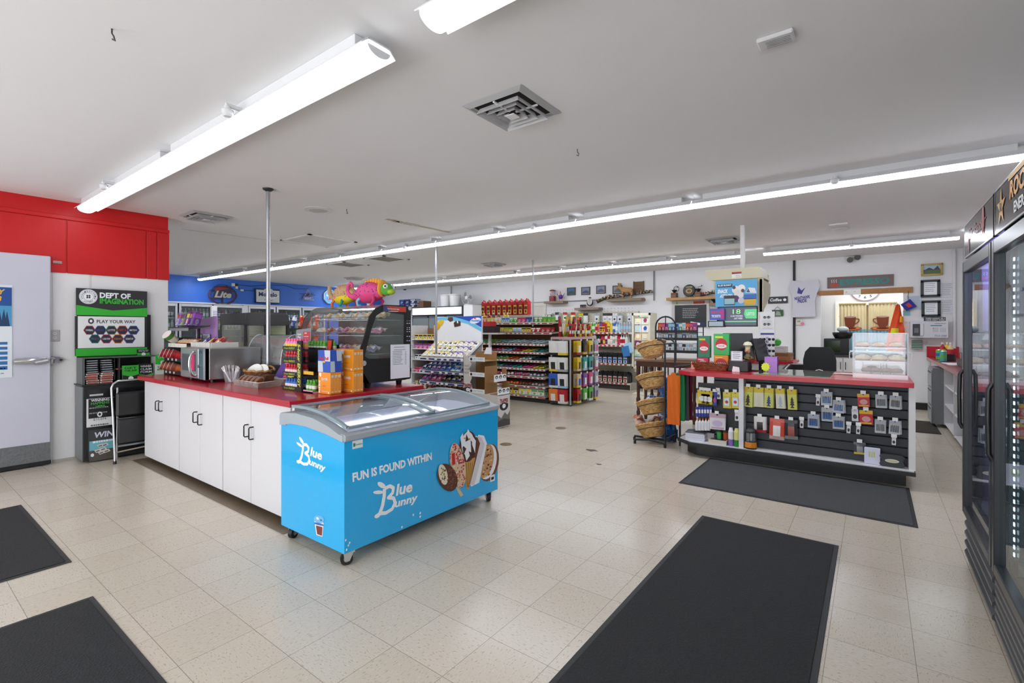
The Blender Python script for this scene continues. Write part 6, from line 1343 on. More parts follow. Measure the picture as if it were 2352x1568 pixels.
shv = [['OEW', 'YEW', 'EWY', 'LBW', 'GWG', 'KRW', 'BNW', 'GWW', 'GGY'], ['WEW', 'NWL', 'EYG', 'YGW', 'LWB', 'YDW', 'RWW', 'RRW'], ['TGW', 'GYT', 'LTW', 'LWB', 'SLW', 'LLW'], ['OYG', 'RKW', 'KWR', 'LBW', 'RKR', 'YEC', 'TDG'], ['KRG', 'TWG', 'GWW', 'ORW', 'WTG', 'DBT'], ['GTW', 'TLW', 'TGW', 'PNT', 'TDW', 'KKR', 'YGC'], ['RYW', 'KKW', 'WRW', 'KWK', 'LRW'], ['GYY', 'GYG', 'RRW', 'ORW', 'CRW', 'SRW'], ['RWR', 'RRW', 'WWR', 'YDW', 'WYG', 'WGE']]
vx0 = AY(1128, 800, YG).x - .5
for k, cl_ in enumerate(shv):
    xend = gx1 - (.04 if k not in (0, 1) else .0); wseg = (xend - vx0) / len(cl_); y0 = YG + rows_[k][1]
    for s_i, c in enumerate(cl_):
        lab = nm2(c) + (' candy box' if k in (0, 1, 8) else ' candy pack') + ' on the ' + shw[k] + ' shelf of the candy aisle'; grp = nm2(c) + ' packs, %s shelf' % shw[k]
        xa_ = vx0 + s_i * wseg
        if k in (0, 1, 8):
            n_ = 2; w_ = wseg / n_ - .008
            for i in range(n_): put(carton(round(w_, 3), .16, .10 if k == 0 else .09 if k == 1 else .12, *cc(c)), 'candy_box', (xa_ + (i + .5) * wseg / n_, y0 + .03, onto(k, y0 + .20) + .001), lab, 'candy', grp, rz=JIT.uniform(-.05, .05))
        else:
            for i in range(4):
                for r_ in range(1 if k in (6, 7) else 2):
                    yy = y0 + .08 + r_ * .16; put(bar_(.055, .14, .03 if k < 6 else .05, *cc(c)[:2]), 'candy_pack', (xa_ + (i + .5) * wseg / 4, yy, onto(k, yy) + .002 + .012 * (i % 2)), lab, 'candy', grp, rz=JIT.uniform(-.12, .12), rot=(R(7), 0, JIT.uniform(-.12, .12)))
# things on the very top and red stock behind
for j in range(9): p = AY(1097 + j * 12.4, 725, 8.3); put(jug(.10, .14, .36, 'B5161C', 'E6C24A', '6A1A1A', 'C02A2A'), 'red_jug', (p.x, 8.55, AY(1085, 725, 8.3).z), 'red jug with yellow label in the row above the candy aisle', 'jug', 'red jugs above the candy aisle')
t = thing('top_shelf_unit', 'tall shelf unit carrying the row of red jugs behind the candy aisle', 'shelving', (-6.9, 8.6, 0)); p0, p1 = AY(1085, 725, 8.3), AY(1215, 725, 8.3); wpart(MB().box(p0.x, p1.x, 8.35, 8.8, p0.z - .035, p0.z - .003, shm).box(p0.x, p0.x + .03, 8.35, 8.8, 0, p0.z - .04, shm).box(p1.x - .03, p1.x, 8.35, 8.8, 0, p0.z - .04, shm), 'frame', t)
for j, (px, c) in enumerate(((1107, 'YRW'), (1118, 'RDW'), (1128, 'DRW'), (1140, 'CEW'), (1153, 'YWE'), (1160, 'YEW'))):
    p = AY(px, 741, YG + .3); put(bottle(.035, .20, *cc(c)), 'sauce_bottle', (p.x, YG + .38, zr[0] + .03), nm2(c) + ' bottle on top of the candy aisle, number %d from the cake rack' % (j + 1) if 0 else nm2(c) + ' bottle standing at the cake rack end of the top candy shelf', 'bottle')
# red gift boxes left of the aisle
t = thing('red_display_box', 'red and black counter display box between the cake rack header and candy aisle', 'display', (-6.2, 7.3, 1.0)); p0, p1 = AY(1107, 764, 7.3), AY(1134, 738, 7.3)
wpart(MB().box(p0.x, p1.x, 7.3, 7.5, p0.z, p0.z + .13, P('2A1A1C')).box(p0.x + .02, p1.x - .1, 7.3, 7.5, p0.z + .13, p1.z, P('C02028')).box(p0.x - .1, p1.x + .1, 7.28, 7.55, p0.z - .03, p0.z, P('D9D9D4')).box(p0.x, p0.x + .04, 7.5, 7.55, 0, p0.z, wr), 'box', t)

EX, EY0, EY1 = -4.40, 7.66, 8.62; ez = AX(1300, 775, EX).z; st_ = P('BFC2C6', .35, .6); pegb = P('1E1D1C', .6)
t = thing('peg_end_cap', 'end cap of black and brown pegboards with steel posts hung with snack bags', 'shelving', (EX - .15, 8.1, 0)); x0 = EX - .40
b = MB()
for x, y in ((EX, EY0), (EX, EY1), (x0, EY0)): b.cyl((x, y, 0), (x, y, ez), .018, st_, n=12).cyl((x, y, 0), (x, y, .02), .026, DARK, n=12)
b.box(x0, EX, EY0 + .02, EY1, .08, .14, DARK); wpart(b, 'posts', t)
def holes(b, a, w, h):
    for i in range(int(w / .05)):
        for j in range(int(h / .05)): a.rect(.02 + i * .05, .02 + j * .05, .009, .009, P('0A0A0A' if w > .6 else '4A4844'), 1)
b = MB().box(x0 + .018, EX - .018, EY0, EY0 + .01, .10, ez - .06, pegb); holes(b, Art(b, (x0 + .02, EY0, .1), (1, 0, 0), (0, 0, 1)), .36, .2); wpart(b, 'front_pegboard', t)
b = MB().box(EX - .012, EX - .002, EY0 + .02, EY1 - .02, .14, ez - .04, P('7A5230', .7, var=.1, scale=5)); holes(b, Art(b, (EX - .002, EY0 + .04, .16), (0, 1, 0), (0, 0, 1)), .88, ez - .24); wpart(b, 'side_pegboard', t)
b = MB().box(x0 + .02, EX + .02, EY0 - .02, EY1 + .02, ez - .03, ez, pegb).box(EX + .02, EX + .026, EY0 - .02, EY1 + .02, ez - .04, ez + .01, P('C9A8A8')).box(x0 + .02, EX + .02, EY0 - .026, EY0 - .02, ez - .04, ez + .01, P('C9A8A8')); wpart(b, 'top_tray', t)
pegs = MB(); rws = [ez - .06, ez - .36, ez - .66, ez - .94]
cset = [['WDW', 'WYW'], ['WYD', 'WSD'], ['BWD', 'WLD'], ['ODW', 'RWW']]
for k, z in enumerate(rws):
    for j in range(2):
        x = x0 + .10 + j * .19
        for r_ in range(2):
            pegs.cyl((x, EY0, z), (x, EY0 - .14, z), .003, CHROME, n=6) if r_ == 0 else None
            c = cset[k][j]; put(hangbag(.18, .26, .03, *cc(c)), 'jerky_bag', (x, EY0 - .06 - .05 * r_, z - .004), nm2(c) + ' snack bag hung on the narrow pegboard, row ' + ['one', 'two', 'three', 'four'][k], 'snack bag', '%s bags row %d narrow board' % (nm2(c), k), rot=(R(4), 0, R(4)))
    yy0 = EY0 + .12
    for j in range(4):
        c = [['YRW', 'DYC', 'YSD', 'SWK'], ['YEC', 'TLW', 'TLD', 'SKW'], ['EYB', 'PKW', 'KPW', 'SPW'], ['RYD', 'GDW', 'GWD', 'SYP']][k][j]; y = yy0 + j * .23
        pegs.cyl((EX, y, z), (EX + .16, y, z), .003, CHROME, n=6).box(EX + .155, EX + .16, y - .02, y + .02, z - .005, z + .03, WHITE)
        for r_ in range(3): put(hangbag(.15, .25, .025, *cc(c)), 'snack_bag', (EX + .04 + .04 * r_, y, z - .004), nm2(c) + ' bag hung on the brown pegboard facing the aisle, row ' + ['one', 'two', 'three', 'four'][k], 'snack bag', '%s bags row %d brown board' % (nm2(c), k), rz=R(90))
wpart(pegs, 'peg_hooks', t)
rr = random.Random(5)
for i in range(26):
    c = ['RDW', 'RRW', 'CRE', 'YEW', 'GYW', 'DRW', 'ORW', 'YGD'][(i * 8 // 26 + i) % 8]; y = EY0 + .06 + (i % 13) * .07; x = EX - .05 - .20 * (i // 13)
    put(pouch(.07, .24 + .14 * (i // 13), .03, *cc(c)), 'jerky_stick_pack', (x, y, ez + .008), nm2(c) + ' stick pack standing in the ' + ('front' if i < 13 else 'rear') + ' row on the end cap tray', 'snack pack', '%s sticks %d' % (nm2(c), i // 13), rot=(R(rr.uniform(-9, 9)), R(rr.uniform(-9, 9)), R(80)))

YW = 10.45; wx1 = AY(1448, 870, YW).x; wx0 = AY(1250, 730, Y_B - .1).x; peg = P('C9C5B2', .6); wz = [AY(1400, y, YW).z for y in (764, 793, 835, 878)]; wtop = AY(1400, 716, Y_B - .08).z
t = thing('car_care_shelving', 'cream pegboard wall shelving with motor oil and car care bottles', 'shelving', ((wx0 + wx1) / 2, YW + .2, 0)); b = MB().box(wx0, wx1 + .03, Y_B - .08, Y_B - .04, 0, wtop, peg)
a = Art(b, (wx0, Y_B - .08, 0), (1, 0, 0), (0, 0, 1))
for i in range(int((wx1 - wx0) / .09)):
    for j in range(9): a.rect(.03 + i * .09, wz[0] + .06 + j * .065, .014, .014, P('7A776A'), 1)
b.box(wx0, wx1, YW + .02, Y_B - .08, 0, wz[3] - .03, P('3A332C')).box(wx1, wx1 + .02, YW - .02, Y_B - .08, 0, wz[3], peg).box(wx1, wx1 + .03, Y_B - .12, Y_B - .08, 0, wtop, peg); wpart(b, 'frame', t)
for k, z in enumerate(wz):
    s_ = MB().box(wx0, wx1, YW + (.0 if k > 1 else .08), Y_B - .09, z - .02, z, P('D3D0C4')); y0 = YW + (.0 if k > 1 else .08); s_.box(wx0, wx1, y0 - .006, y0, z - .03, z + .01, P('E0DCD0'))
    for i in range(24): xx = wx0 + .03 + i * .11; (s_.box(xx, xx + .06, y0 - .008, y0 - .006, z - .025, z + .004, rds) if xx < wx1 - .07 else None)
    wpart(s_, 'shelf', t)
oil = jug(.115, .075, .25, '1B1C1F', 'C9D2E0', '3A5FA8', '1B1C1F'); oil2 = jug(.115, .075, .25, '1B1C1F', 'E0D2C0', '8A3A45', '1B1C1F'); xo = AY(1377, 850, YW).x
for (z, me, nm) in ((wz[2], oil, 'blue and silver'), (wz[3], oil2, 'cream and red')):
    for i in range(10):
        x = xo + i * .128
        if x > wx1 - .07: break
        for r_ in range(3): put(me, 'motor_oil', (x, YW + .06 + r_ * .10, z + .001), 'black motor oil jug with ' + nm + ' label on the ' + ('third' if me is oil else 'bottom') + ' car care shelf', 'oil jug', nm + ' label oil jugs')
for i in range(4): put(jug(.1, .06, .24, 'B9BEC6', 'E0E4EA', '2A3F9A', '2A3F9A'), 'coolant_jug', (xo - .16 - i * .12, YW + .06, wz[2] + .001), 'grey jug with blue cap on the third car care shelf', 'jug', 'grey jugs with blue caps')
top = [('DEW', 'b'), ('GWD', 'c'), ('GWD', 'c'), ('ERD', 'b'), ('OKD', 'b'), ('PYD', 'j'), ('RYR', 'j'), ('RRY', 's'), ('YDY', 'j'), ('YYW', 's'), ('BWN', 'c'), ('LWB', 'b'), ('LLW', 'b'), ('SLD', 'c'), ('SLD', 'c'), ('SLD', 'c'), ('SLD', 'c')]
mid = [('EWE', 'c'), ('EDE', 'c'), ('DSD', 'b'), ('DED', 'b'), ('RDR', 's'), ('RYR', 's'), ('WKD', 'j'), ('RWW', 'j'), ('WEW', 'j'), ('WSW', 'b'), ('WEW', 'c'), ('RKR', 'j'), ('WRW', 'b'), ('WRW', 'b'), ('WWW', 'b')]
for z, lst, nmr, pxa, pxb in ((wz[0], top, 'top', 1352, 1446), (wz[1], mid, 'second', 1360, 1438)):
    xa_, xb_ = AY(pxa, 770, YW + .12).x, AY(pxb, 770, YW + .12).x
    for i, (c, ty) in enumerate(lst):
        x = xa_ + (xb_ - xa_) * i / (len(lst) - 1); c3 = cc(c)
        me = bottle(.035, .25, *c3) if ty == 'b' else can_(.035, .24, c3[0], c3[1]) if ty == 'c' else jug(.09, .06, .25, c3[0], c3[1], c3[2], c3[2]) if ty == 'j' else sprayer(.09, .28, *c3)
        for r_ in range(2): put(me, 'car_care_' + {'b': 'bottle', 'c': 'can', 'j': 'jug', 's': 'sprayer'}[ty], (x, YW + .15 + r_ * .1, z + .001), nm2(c) + ' car care ' + {'b': 'bottle', 'c': 'can', 'j': 'jug', 's': 'sprayer'}[ty] + ' on the %s shelf of the wall shelving' % nmr, 'car care', nm2(c) + ty + ' care goods, %s shelf' % nmr)
for i, px in enumerate((1262, 1280, 1298, 1316, 1334, 1345, 1371, 1390, 1401, 1412, 1424, 1446)):
    c = ['DWD', 'SDW', 'ERD', 'YRC', 'GYD', 'WDW', 'WSD', 'WDS', 'WDS', 'SWD', 'WSD', 'SWD'][i]; p = AY(px, 717 + (2 if i > 3 else 0), Y_B - .16); put(hangcard(.13, .24, *cc(c)), 'carded_accessory', (p.x, Y_B - .16, p.z), nm2(c) + ' carded car accessory hooked on the cream pegboard, pack ' + 'ABCDEFGHIJKL'[i] if 0 else nm2(c) + ' carded accessory on the top pegboard, ' + ['far left', 'second', 'third', 'fourth', 'fifth', 'sixth', 'seventh', 'eighth', 'ninth', 'tenth', 'eleventh', 'last'][i] + ' along', 'accessory')
t = thing('peg_hook_row', 'row of steel peg hooks along the top of the cream pegboard', 'hooks', (wx0, Y_B - .12, wtop - .03)); b = MB()
for i in range(12): b.cyl((.1 + i * .2, .03, 0), (.1 + i * .2, -.12, 0), .004, CHROME, n=6)
b.build('hooks', t)
# hanging strip of dark jerky at the end of the shelving
for i in range(7): p = AY(1357, 800 + i * 13, 9.3); put(hangbag(.16, .2, .04, '3A2A28', 'A8605A', 'C9A8A0'), 'strip_bag', (p.x + .03 * (i % 3), 9.3, p.z + .07), 'dark red snack bag on the hanging strip beside the end cap', 'snack bag', 'bags on the hanging strip', rot=(R(10 * (i % 2)), R(12 * (i % 3 - 1)), 0))
p = AY(1360, 790, 9.32); MB().box(p.x - .03, p.x + .03, 9.33, 9.336, p.z - .75, p.z + .02, BLACK).box(p.x - .03, p.x + .03, 9.33, 9.36, p.z - .75, .0, BLACK).build('clip_strip', label='black clip strip holding dark snack bags beside the end cap', cat='strip')

YK = 9.7; kx0, kx1 = AY(1451, 800, YK).x, AY(1493, 800, YK).x; kz0, kz1 = AY(1451, 846, YK).z, AY(1451, 719, YK).z; crm = P('DEDAC6', .5)
t = thing('card_rack', 'cream framed revolving rack of greeting cards beside the car care shelving', 'card rack', ((kx0 + kx1) / 2, YK + .2, 0)); b = MB()
for x in (kx0, kx1 - .035): b.box(x, x + .035, YK, YK + .04, kz0, kz1, crm)
b.box(kx0, kx1, YK, YK + .04, kz1 - .05, kz1, crm).box(kx0, kx1, YK, YK + .04, kz0, kz0 + .04, crm).box(kx0 + .02, kx1 - .02, YK + .38, YK + .40, kz0, kz1, crm).box(kx1 - .02, kx1, YK + .04, YK + .4, kz0, kz1, crm).cyl(((kx0 + kx1) / 2, YK + .2, 0), ((kx0 + kx1) / 2, YK + .2, kz0 + .1), .03, crm).box(kx0, kx1, YK, YK + .4, 0, .04, crm); wpart(b, 'frame', t)
cs = ['EBE6DA', 'DDE9D2', 'C9DCE0', 'F0EAE6', 'E6C8A0', 'E9E0B0', '9A2A6A', 'E8EEF2', 'BFD6C9', '2A4FA8', 'D9E6F0', 'F2E6D0']
for k in range(7):
    for j in range(2): c = cs[(k * 2 + j) % 12]; w_ = (kx1 - kx0) / 2 - .06; b = MB().box(0, w_, 0, .004, 0, .15, P(c, .6)); Art(b, (0, 0, 0), (1, 0, 0), (0, 0, 1)).disc(w_ / 2, .08, w_ * .28, P(cs[(k * 3 + j + 5) % 12]), .045).line([(w_ * .2, .03), (w_ * .8, .03)], .006, GREY); put(b.mesh('card'), 'greeting_card', (kx0 + .05 + j * (w_ + .02), YK + .03, kz1 - .23 - k * .168), 'small printed greeting card in the ' + ['left', 'right'][j] + ' column of the cream rack, ' + ['top', 'second', 'third', 'fourth', 'fifth', 'sixth', 'lowest'][k] + ' pocket', 'card', rot=(R(-8), 0, 0))
for i in range(2): p = AY(1437 + i * 4, 800 + 8 * i, YK - .1); put(MB().box(-.08, .08, 0, .012, 0, .22, P('3A7FC0' if i % 2 else 'A8D0E8')).mesh('booklet'), 'booklet', (kx0 - .04 - .06 * i, YK - .014 - .013 * i, p.z - .1), 'blue puzzle booklet fanned out at the left side of the card rack', 'booklet', 'blue booklets on the card rack', rot=(0, R(-12), 0))

def wall_shelf(px0, px1, py, label, m='8A7A66'):
    a0, a1 = AY(px0, py, Y_B - .26), AY(px1, py, Y_B - .26); z = a0.z; t = thing('floating_shelf', label, 'shelf', ((a0.x + a1.x) / 2, Y_B - .13, z)); wpart(MB().box(a0.x, a1.x, Y_B - .26, Y_B - .001, z - .06, z, P(m, .6, var=.2, scale=12), .004), 'board', t); return z
z1_ = wall_shelf(1249, 1293, 692, 'grey floating shelf with gumball machine and purple figure'); z2_ = wall_shelf(1319, 1374, 707, 'lower grey floating shelf with the oval black sign'); z3_ = wall_shelf(1393, 1473, 687, 'long grey floating shelf carrying the moose and garland'); z4_ = wall_shelf(1530, 1646, 684, 'long light wood shelf with coffee grinders above the menu board', 'B08A5C'); z5_ = wall_shelf(1628, 1660, 696, 'short dark shelf with the black bowl at the overhead rack')
ys = Y_B - .13
def at_s(px, z): return (AY(px, 690, ys).x, ys, z + .0005)
t = thing('gumball_machine', 'small red gumball machine with glass globe on the left shelf', 'gumball machine', at_s(1269, z1_)); MB().box(-.07, .07, -.06, .06, 0, .14, P('8A1A20', .3), .006).build('base', t); MB().lathe([(.05, .14), (.06, .15), (.075, .2), (.05, .27)], GLASS('F0E8E8', .3), n=16).build('globe', t); MB().lathe([(.085, .27), (.08, .29), (.03, .31), (.001, .315)], P('7A1518', .3), n=16).build('lid', t)
t = thing('candy_figure', 'little purple round figure with raised arms and pink tuft', 'figurine', at_s(1288, z1_)); MB().ball((0, 0, .11), (.06, .05, .06), P('5A2A9A', .3)).build('body', t); MB().ball((0, -.02, .18), .03, P('D9A8B8', .4)).ball((0, -.02, .22), (.012, .012, .03), P('D03A50')).build('face', t)
for s_ in (-1, 1): MB().tube([(s_ * .05, 0, .12), (s_ * .10, 0, .17), (s_ * .11, 0, .20)], .008, P('6A5A9A'), 6).build('arm', t); MB().tube([(s_ * .03, 0, .06), (s_ * .035, -.01, 0)], .010, P('E08A50'), 6).build('leg', t)
t = thing('oval_sign', 'black oval clock-shaped sign with bow standing on the lower shelf', 'sign', at_s(1355, z2_)); MB().lathe([(.001, -.012), (.085, -.012), (.085, .012), (.001, .012)], P('1B1B1C', .5), (0, 0, .125), 24, axis='y').build('frame', t); b = MB(); a = Art(b, (0, -.013, .125), (1, 0, 0), (0, 0, 1)); a.disc(0, 0, .068, P('D9D6D0'), k=1); a.lines(-.04, -.04, .08, .07, 4, DARK, seed=2); b.build('dial', t); t.children[0].scale = (1, 1, 1.25); MB().ball((0, 0, .245), (.04, .02, .02), DARK).build('bow', t)
for j in range(4): put(MB().lathe([(.018, 0), (.014, .03), (.024, .08)], P('3A3B40', .3), n=10).mesh('glass'), 'shot_glass', (at_s(1334 + j * 3.4, z2_)), 'dark little drinking glass beside the oval sign', 'glass', 'dark glasses on the lower shelf')
mo = P('B9925C', .7, var=.2, scale=30); t = thing('moose_figure', 'tan carved moose figure standing on the long shelf', 'figurine', at_s(1440, z3_), rz=0); b = MB().tube([(-.13, 0, .20), (-.09, 0, .215), (.0, 0, .20), (.1, 0, .195), (.14, 0, .19)], [.05, .068, .066, .062, .035], mo, 12).tube([(-.12, 0, .22), (-.17, 0, .27), (-.20, 0, .285)], [.045, .036, .034], mo, 10).tube([(-.19, 0, .285), (-.24, 0, .265), (-.275, 0, .25)], [.034, .027, .022], mo, 10).tube([(-.21, 0, .25), (-.205, 0, .21)], [.012, .005], mo, 6); b.build('body', t)
for x in (-.10, .10):
    for y in (-.035, .035): MB().tube([(x, y, .17), (x + .012, y, .09), (x, y, .0)], [.026, .015, .014], mo, 8).build('leg', t)
for s_ in (-1, 1): MB().tube([(-.19, .02 * s_, .31), (-.185, .06 * s_, .335), (-.19, .09 * s_, .37)], .009, mo, 6).prism([(-.21, .335), (-.16, .335), (-.15, .38), (-.17, .365), (-.185, .39), (-.2, .365), (-.22, .385)], .05 * s_ - .004, .05 * s_ + .004, mo, 'y').build('antler', t)
t = thing('wood_plaque', 'square brown wooden plaque with faint lettering behind the moose', 'plaque', (AY(1467, 700, Y_B - .03).x, Y_B - .03, z3_)); b = MB().box(-.13, .13, -.01, .01, .14, .40, P('6E5132', .7, var=.3, scale=14)); a = Art(b, (-.13, -.01, .14), (1, 0, 0), (0, 0, 1)); a.text('GREAT', .05, .15, .16, .04, P('4A3420'), 1).text('BEER', .05, .08, .16, .04, P('4A3420'), 1); b.build('board', t)
for q in ((-.13, -.115), (.115, .13)): MB().box(q[0], q[1], -.018, .012, .13, .41, P('5A3F24')).build('frame', t)
def garland(px0, px1, z, n, label, up=0.0, seed=1):
    t = thing('garland', label, 'garland', (AY((px0 + px1) / 2, 690, ys).x, ys, z)); rr = random.Random(seed); b, r_ = MB(), MB(); x0, x1 = AY(px0, 690, ys).x - t.location.x, AY(px1, 690, ys).x - t.location.x
    for i in range(n):
        f = rr.random(); x = x0 + (x1 - x0) * f; zz = .03 + up * f + rr.uniform(0, .05); a_, l_ = rr.uniform(0, 6.28), rr.uniform(.05, .1); d = Vector((math.cos(a_) * l_, rr.uniform(-.04, .02), math.sin(a_) * l_ * .6)); p = Vector((x, rr.uniform(-.05, .0), zz)); q = Vector((0, 0, .012)); b.add([p - q, p + d * .5 - q * .2, p + d, p + q], [(0, 1, 2, 3), (3, 2, 1, 0)], P(['2F4A2C', '4A6A40', '6A7A4A'][i % 3], .7))
        if i % 4 == 0: r_.ball(tuple(p + Vector((0, -.02, .0))), .016, P('8A1E2A' if i % 8 else 'D9C0B0', .5), 7, 5)
    b.tube([(x0, 0, .02), (0, 0, .03 + up * .5), (x1, 0, .03 + up)], .01, P('4A3A2A'), 5); b.build('sprigs', t, kind='stuff'); r_.build('berries', t, kind='stuff')
garland(1372, 1402, z3_ - .10, 70, 'evergreen garland with red berries drooping off the left end of the long shelf', .14); garland(1395, 1500, z3_, 200, 'evergreen garland with red berries lying along the moose shelf', .10, 2); garland(1612, 1650, z4_, 60, 'small red and green floral spray at the end of the coffee shelf', .05, 3)
def grinder(px, z, label, s=1.0):
    t = thing('coffee_grinder', label, 'coffee grinder', at_s(px, z)); MB().box(-.06, .06, -.06, .06, 0, .11, P('6A4428', .5), .005).box(-.045, .045, -.064, -.06, .02, .06, P('8A6040')).build('box', t); MB().lathe([(.02, .11), (.03, .13), (.06, .17), (.062, .18), (.02, .185)], P('26241F', .4), n=14).tube([(0, 0, .18), (0, 0, .22), (.07, 0, .23)], .005, DARK, 6).build('hopper', t); MB().ball((.07, 0, .245), .013, DARK).build('knob', t)
    if s > 1: MB().tube([(.05 + .06 * math.cos(i * .524), -.02, .20 + .06 * math.sin(i * .524)) for i in range(12)], .006, DARK, 6, closed=True).build('wheel', t)
grinder(1549, z4_, 'antique coffee grinder with wheel at the left of the coffee shelf', 1.2); grinder(1604, z4_, 'plain wooden coffee grinder right of the round plate')
t = thing('decor_plate', 'round black decorated plate on a stand between the coffee grinders', 'plate', at_s(1583, z4_)); b = MB().lathe([(.001, -.012), (.12, -.016), (.135, 0), (.001, .004)], P('23221F', .4), (0, 0, .15), 28, axis='y'); a = Art(b, (0, -.017, .15), (1, 0, 0), (0, 0, 1)); a.disc(0, -.01, .07, P('B59A5A'), .055, k=1).disc(0, -.01, .04, P('5A4A2A'), .03, k=2).text('COFFEE', -.07, .06, .14, .03, P('D9CDA0'), 1); b.build('dish', t); MB().box(-.08, .08, -.03, .05, 0, .02, DARK).build('stand', t)
t = thing('black_bowl', 'small black footed bowl on the short dark shelf', 'bowl', at_s(1642, z5_)); MB().lathe([(.05, 0), (.03, .02), (.08, .07), (.09, .12), (.08, .12), (.001, .06)], P('1B1C1E', .3), n=18).build('bowl', t)
for i, px in enumerate((1312, 1345, 1380, 1418)):
    c = AY(px, 667 + (2, 1, -2, -2)[i], Y_B - .02); t = thing('small_picture', 'small brown framed postcard picture on the back wall, ' + ['leftmost', 'second', 'third', 'rightmost behind the moose'][i] + ' of four' * (i < 3), 'picture', (c.x, Y_B - .01, c.z)); f = MB(); w, h = .125, .10
    for q in ((-w, w, h - .02, h), (-w, w, -h, -h + .02), (-w, -w + .02, -h, h), (w - .02, w, -h, h)): f.box(q[0], q[1], -.015, .0, q[2], q[3], P('5A4636', .6))
    f.build('frame', t); p_ = MB().box(-w + .02, w - .02, -.008, -.002, -h + .02, h - .02, P(['3A6A9A', '7A8AA8', '8A96B0', '9AA0A8'][i])); a = Art(p_, (0, -.008, 0), (1, 0, 0), (0, 0, 1)); a.poly([(-.09, -.06), (.09, -.06), (.09, -.01), (.0, .02), (-.09, -.02)], P(['2A4A3A', '4A4A6A', '5A5A7A', '6A7080'][i]), 1); p_.build('print', t)

DT, DY, DX1 = .925, 5.40, .285; DC = AY(1585, 863, DY).x; DL = AZ(1558, 850, DT)
redc = P('C41730', .3, coat=.2); slat = P('34383F', .5, var=.1, scale=30); gum = P('1D1E20', .4)
ftp = [(DC, DY), (DX1, DY), (DX1, 6.42), (DL.x, 6.42), (DL.x, DL.y)]
t = thing('checkout_desk', 'checkout desk with red top and charcoal slatwall front facing the mats', 'desk', (-.7, 5.9, 0))
wpart(MB().prism(ftp, DT - .042, DT, redc), 'top', t)
ins = [(DC + .04, DY + .10), (DX1 - .05, DY + .10), (DX1 - .05, 6.3), (DL.x + .08, 6.3), (DL.x + .08, DL.y + .08)]
wpart(MB().prism(ins, .005, .125, P('232426', .35)), 'plinth', t)
lip = [(DC, DY - .02), (DX1 + .01, DY - .02), (DX1 + .01, 6.38), (DL.x, 6.38), (DL.x - .01, DL.y)]
wpart(MB().prism([(x, y) for x, y in lip], .125, .158, gum).prism([(DC + .01, DY), (DX1, DY), (DX1, 6.3), (DL.x + .02, 6.3), (DL.x + .02, DL.y)], .158, .166, P('DCDCDE', .5)), 'bottom_shelf', t)
SY = 5.55; b = MB(); z = .17; X2 = AY(1640, 950, SY).x
while z < DT - .06: b.prism([(SY, z), (SY, z + .070), (SY + .012, z + .078), (SY + .03, z + .084), (SY + .03, z)], X2, DX1 - .03, slat, 'x'); z += .084
b.box(X2, DX1 - .03, SY + .025, SY + .04, .166, DT - .045, P('1A1B1D')); wpart(b, 'slatwall', t)
px_ = AY(1703, 950, DY + .03).x
for x in (px_ - .024, DX1 - .035): wpart(MB().box(x, x + .045, DY + .02, SY + .01, .166, DT - .043, P('E3E3E5', .5)), 'post', t)
wpart(MB().box(DX1 - .03, DX1 - .012, SY, 6.35, .166, DT - .043, P('DADADC')), 'end_board', t)
PY_ = SY - .03
def zq(zx, zy): return 1540 + zx / 4.055, 840 + zy / 4.055
def hang(zx, zy, wpx, hpx, cols, lab, shape, cat='packet', n=2, bag=False):
    px, py = zq(zx, zy); p = AY(px, py + 3, PY_); d = -math.sin(YAW) * p.x + math.cos(YAW) * PY_; w, h = AY(px + wpx / 8.11, py, PY_).x - AY(px - wpx / 8.11, py, PY_).x, hpx / 4.055 * d / FPX
    w, h = round(w, 2), round(h, 2); wpart(MB().cyl((p.x, SY, p.z), (p.x, PY_ - .06, p.z), .003, CHROME, n=6).box(p.x - .02, p.x + .02, PY_ - .064, PY_ - .060, p.z - .003, p.z + .028, WHITE), 'peg_hook', t)
    for i in range(n):
        me = hangbag(w, h, .025, *cols) if bag else hangcard(w, h, *cols, 'E9EEF2', shape)
        put(me, 'hanging_' + ('bag' if bag else 'card'), (p.x + .006 * i * (i % 2 * 2 - 1), PY_ - .045 + .022 * i, p.z - .003), lab, cat, lab[:40], rot=(0, R(JIT.uniform(-3, 3)), 0))
C5 = ('E4D03A', 'C9D24A')
for zx, zy, c, nm in ((735, 175, '3A1A1A', 'dark red'), (828, 182, 'E6DFC8', 'cream'), (926, 188, '2A4A8A', 'blue'), (1023, 192, 'B8C8D8', 'pale blue'), (1132, 200, '3A3028', 'brown')): hang(zx, zy, 86, 185, ('E9E6C8' if nm in ('cream', 'pale blue') else 'D9DC6A', 'E2C82A', c), nm + ' tree air freshener card in the top row of the slatwall', 'tree', 'air freshener')
hang(840, 452, 110, 145, ('E6E0DC', 'B5303A', '2A2A2A'), 'red and black fishing lure pack left on the middle of the slatwall', '', 'snack pack', 2, True)
hang(1000, 470, 140, 190, ('D9503A', 'C9A8A0', 'F0ECE8'), 'large orange and red jerky bag on the middle of the slatwall', '', 'snack bag', 2, True)
hang(1128, 482, 120, 180, ('2B2A2C', '8A8A8A', 'A85A4A'), 'black camouflage patterned bag right of the orange bag', '', 'snack bag', 1, True)
pl_ = {'a': 'topmost left of the gap', 'b': 'just under and right of the topmost', 'c': 'left one of the second line', 'd': 'lowest left', 'e': 'below the middle one', 'f': 'upper right, left column', 'g': 'upper right corner', 'h': 'lower right, left column', 'i': 'lower right by the white post'}
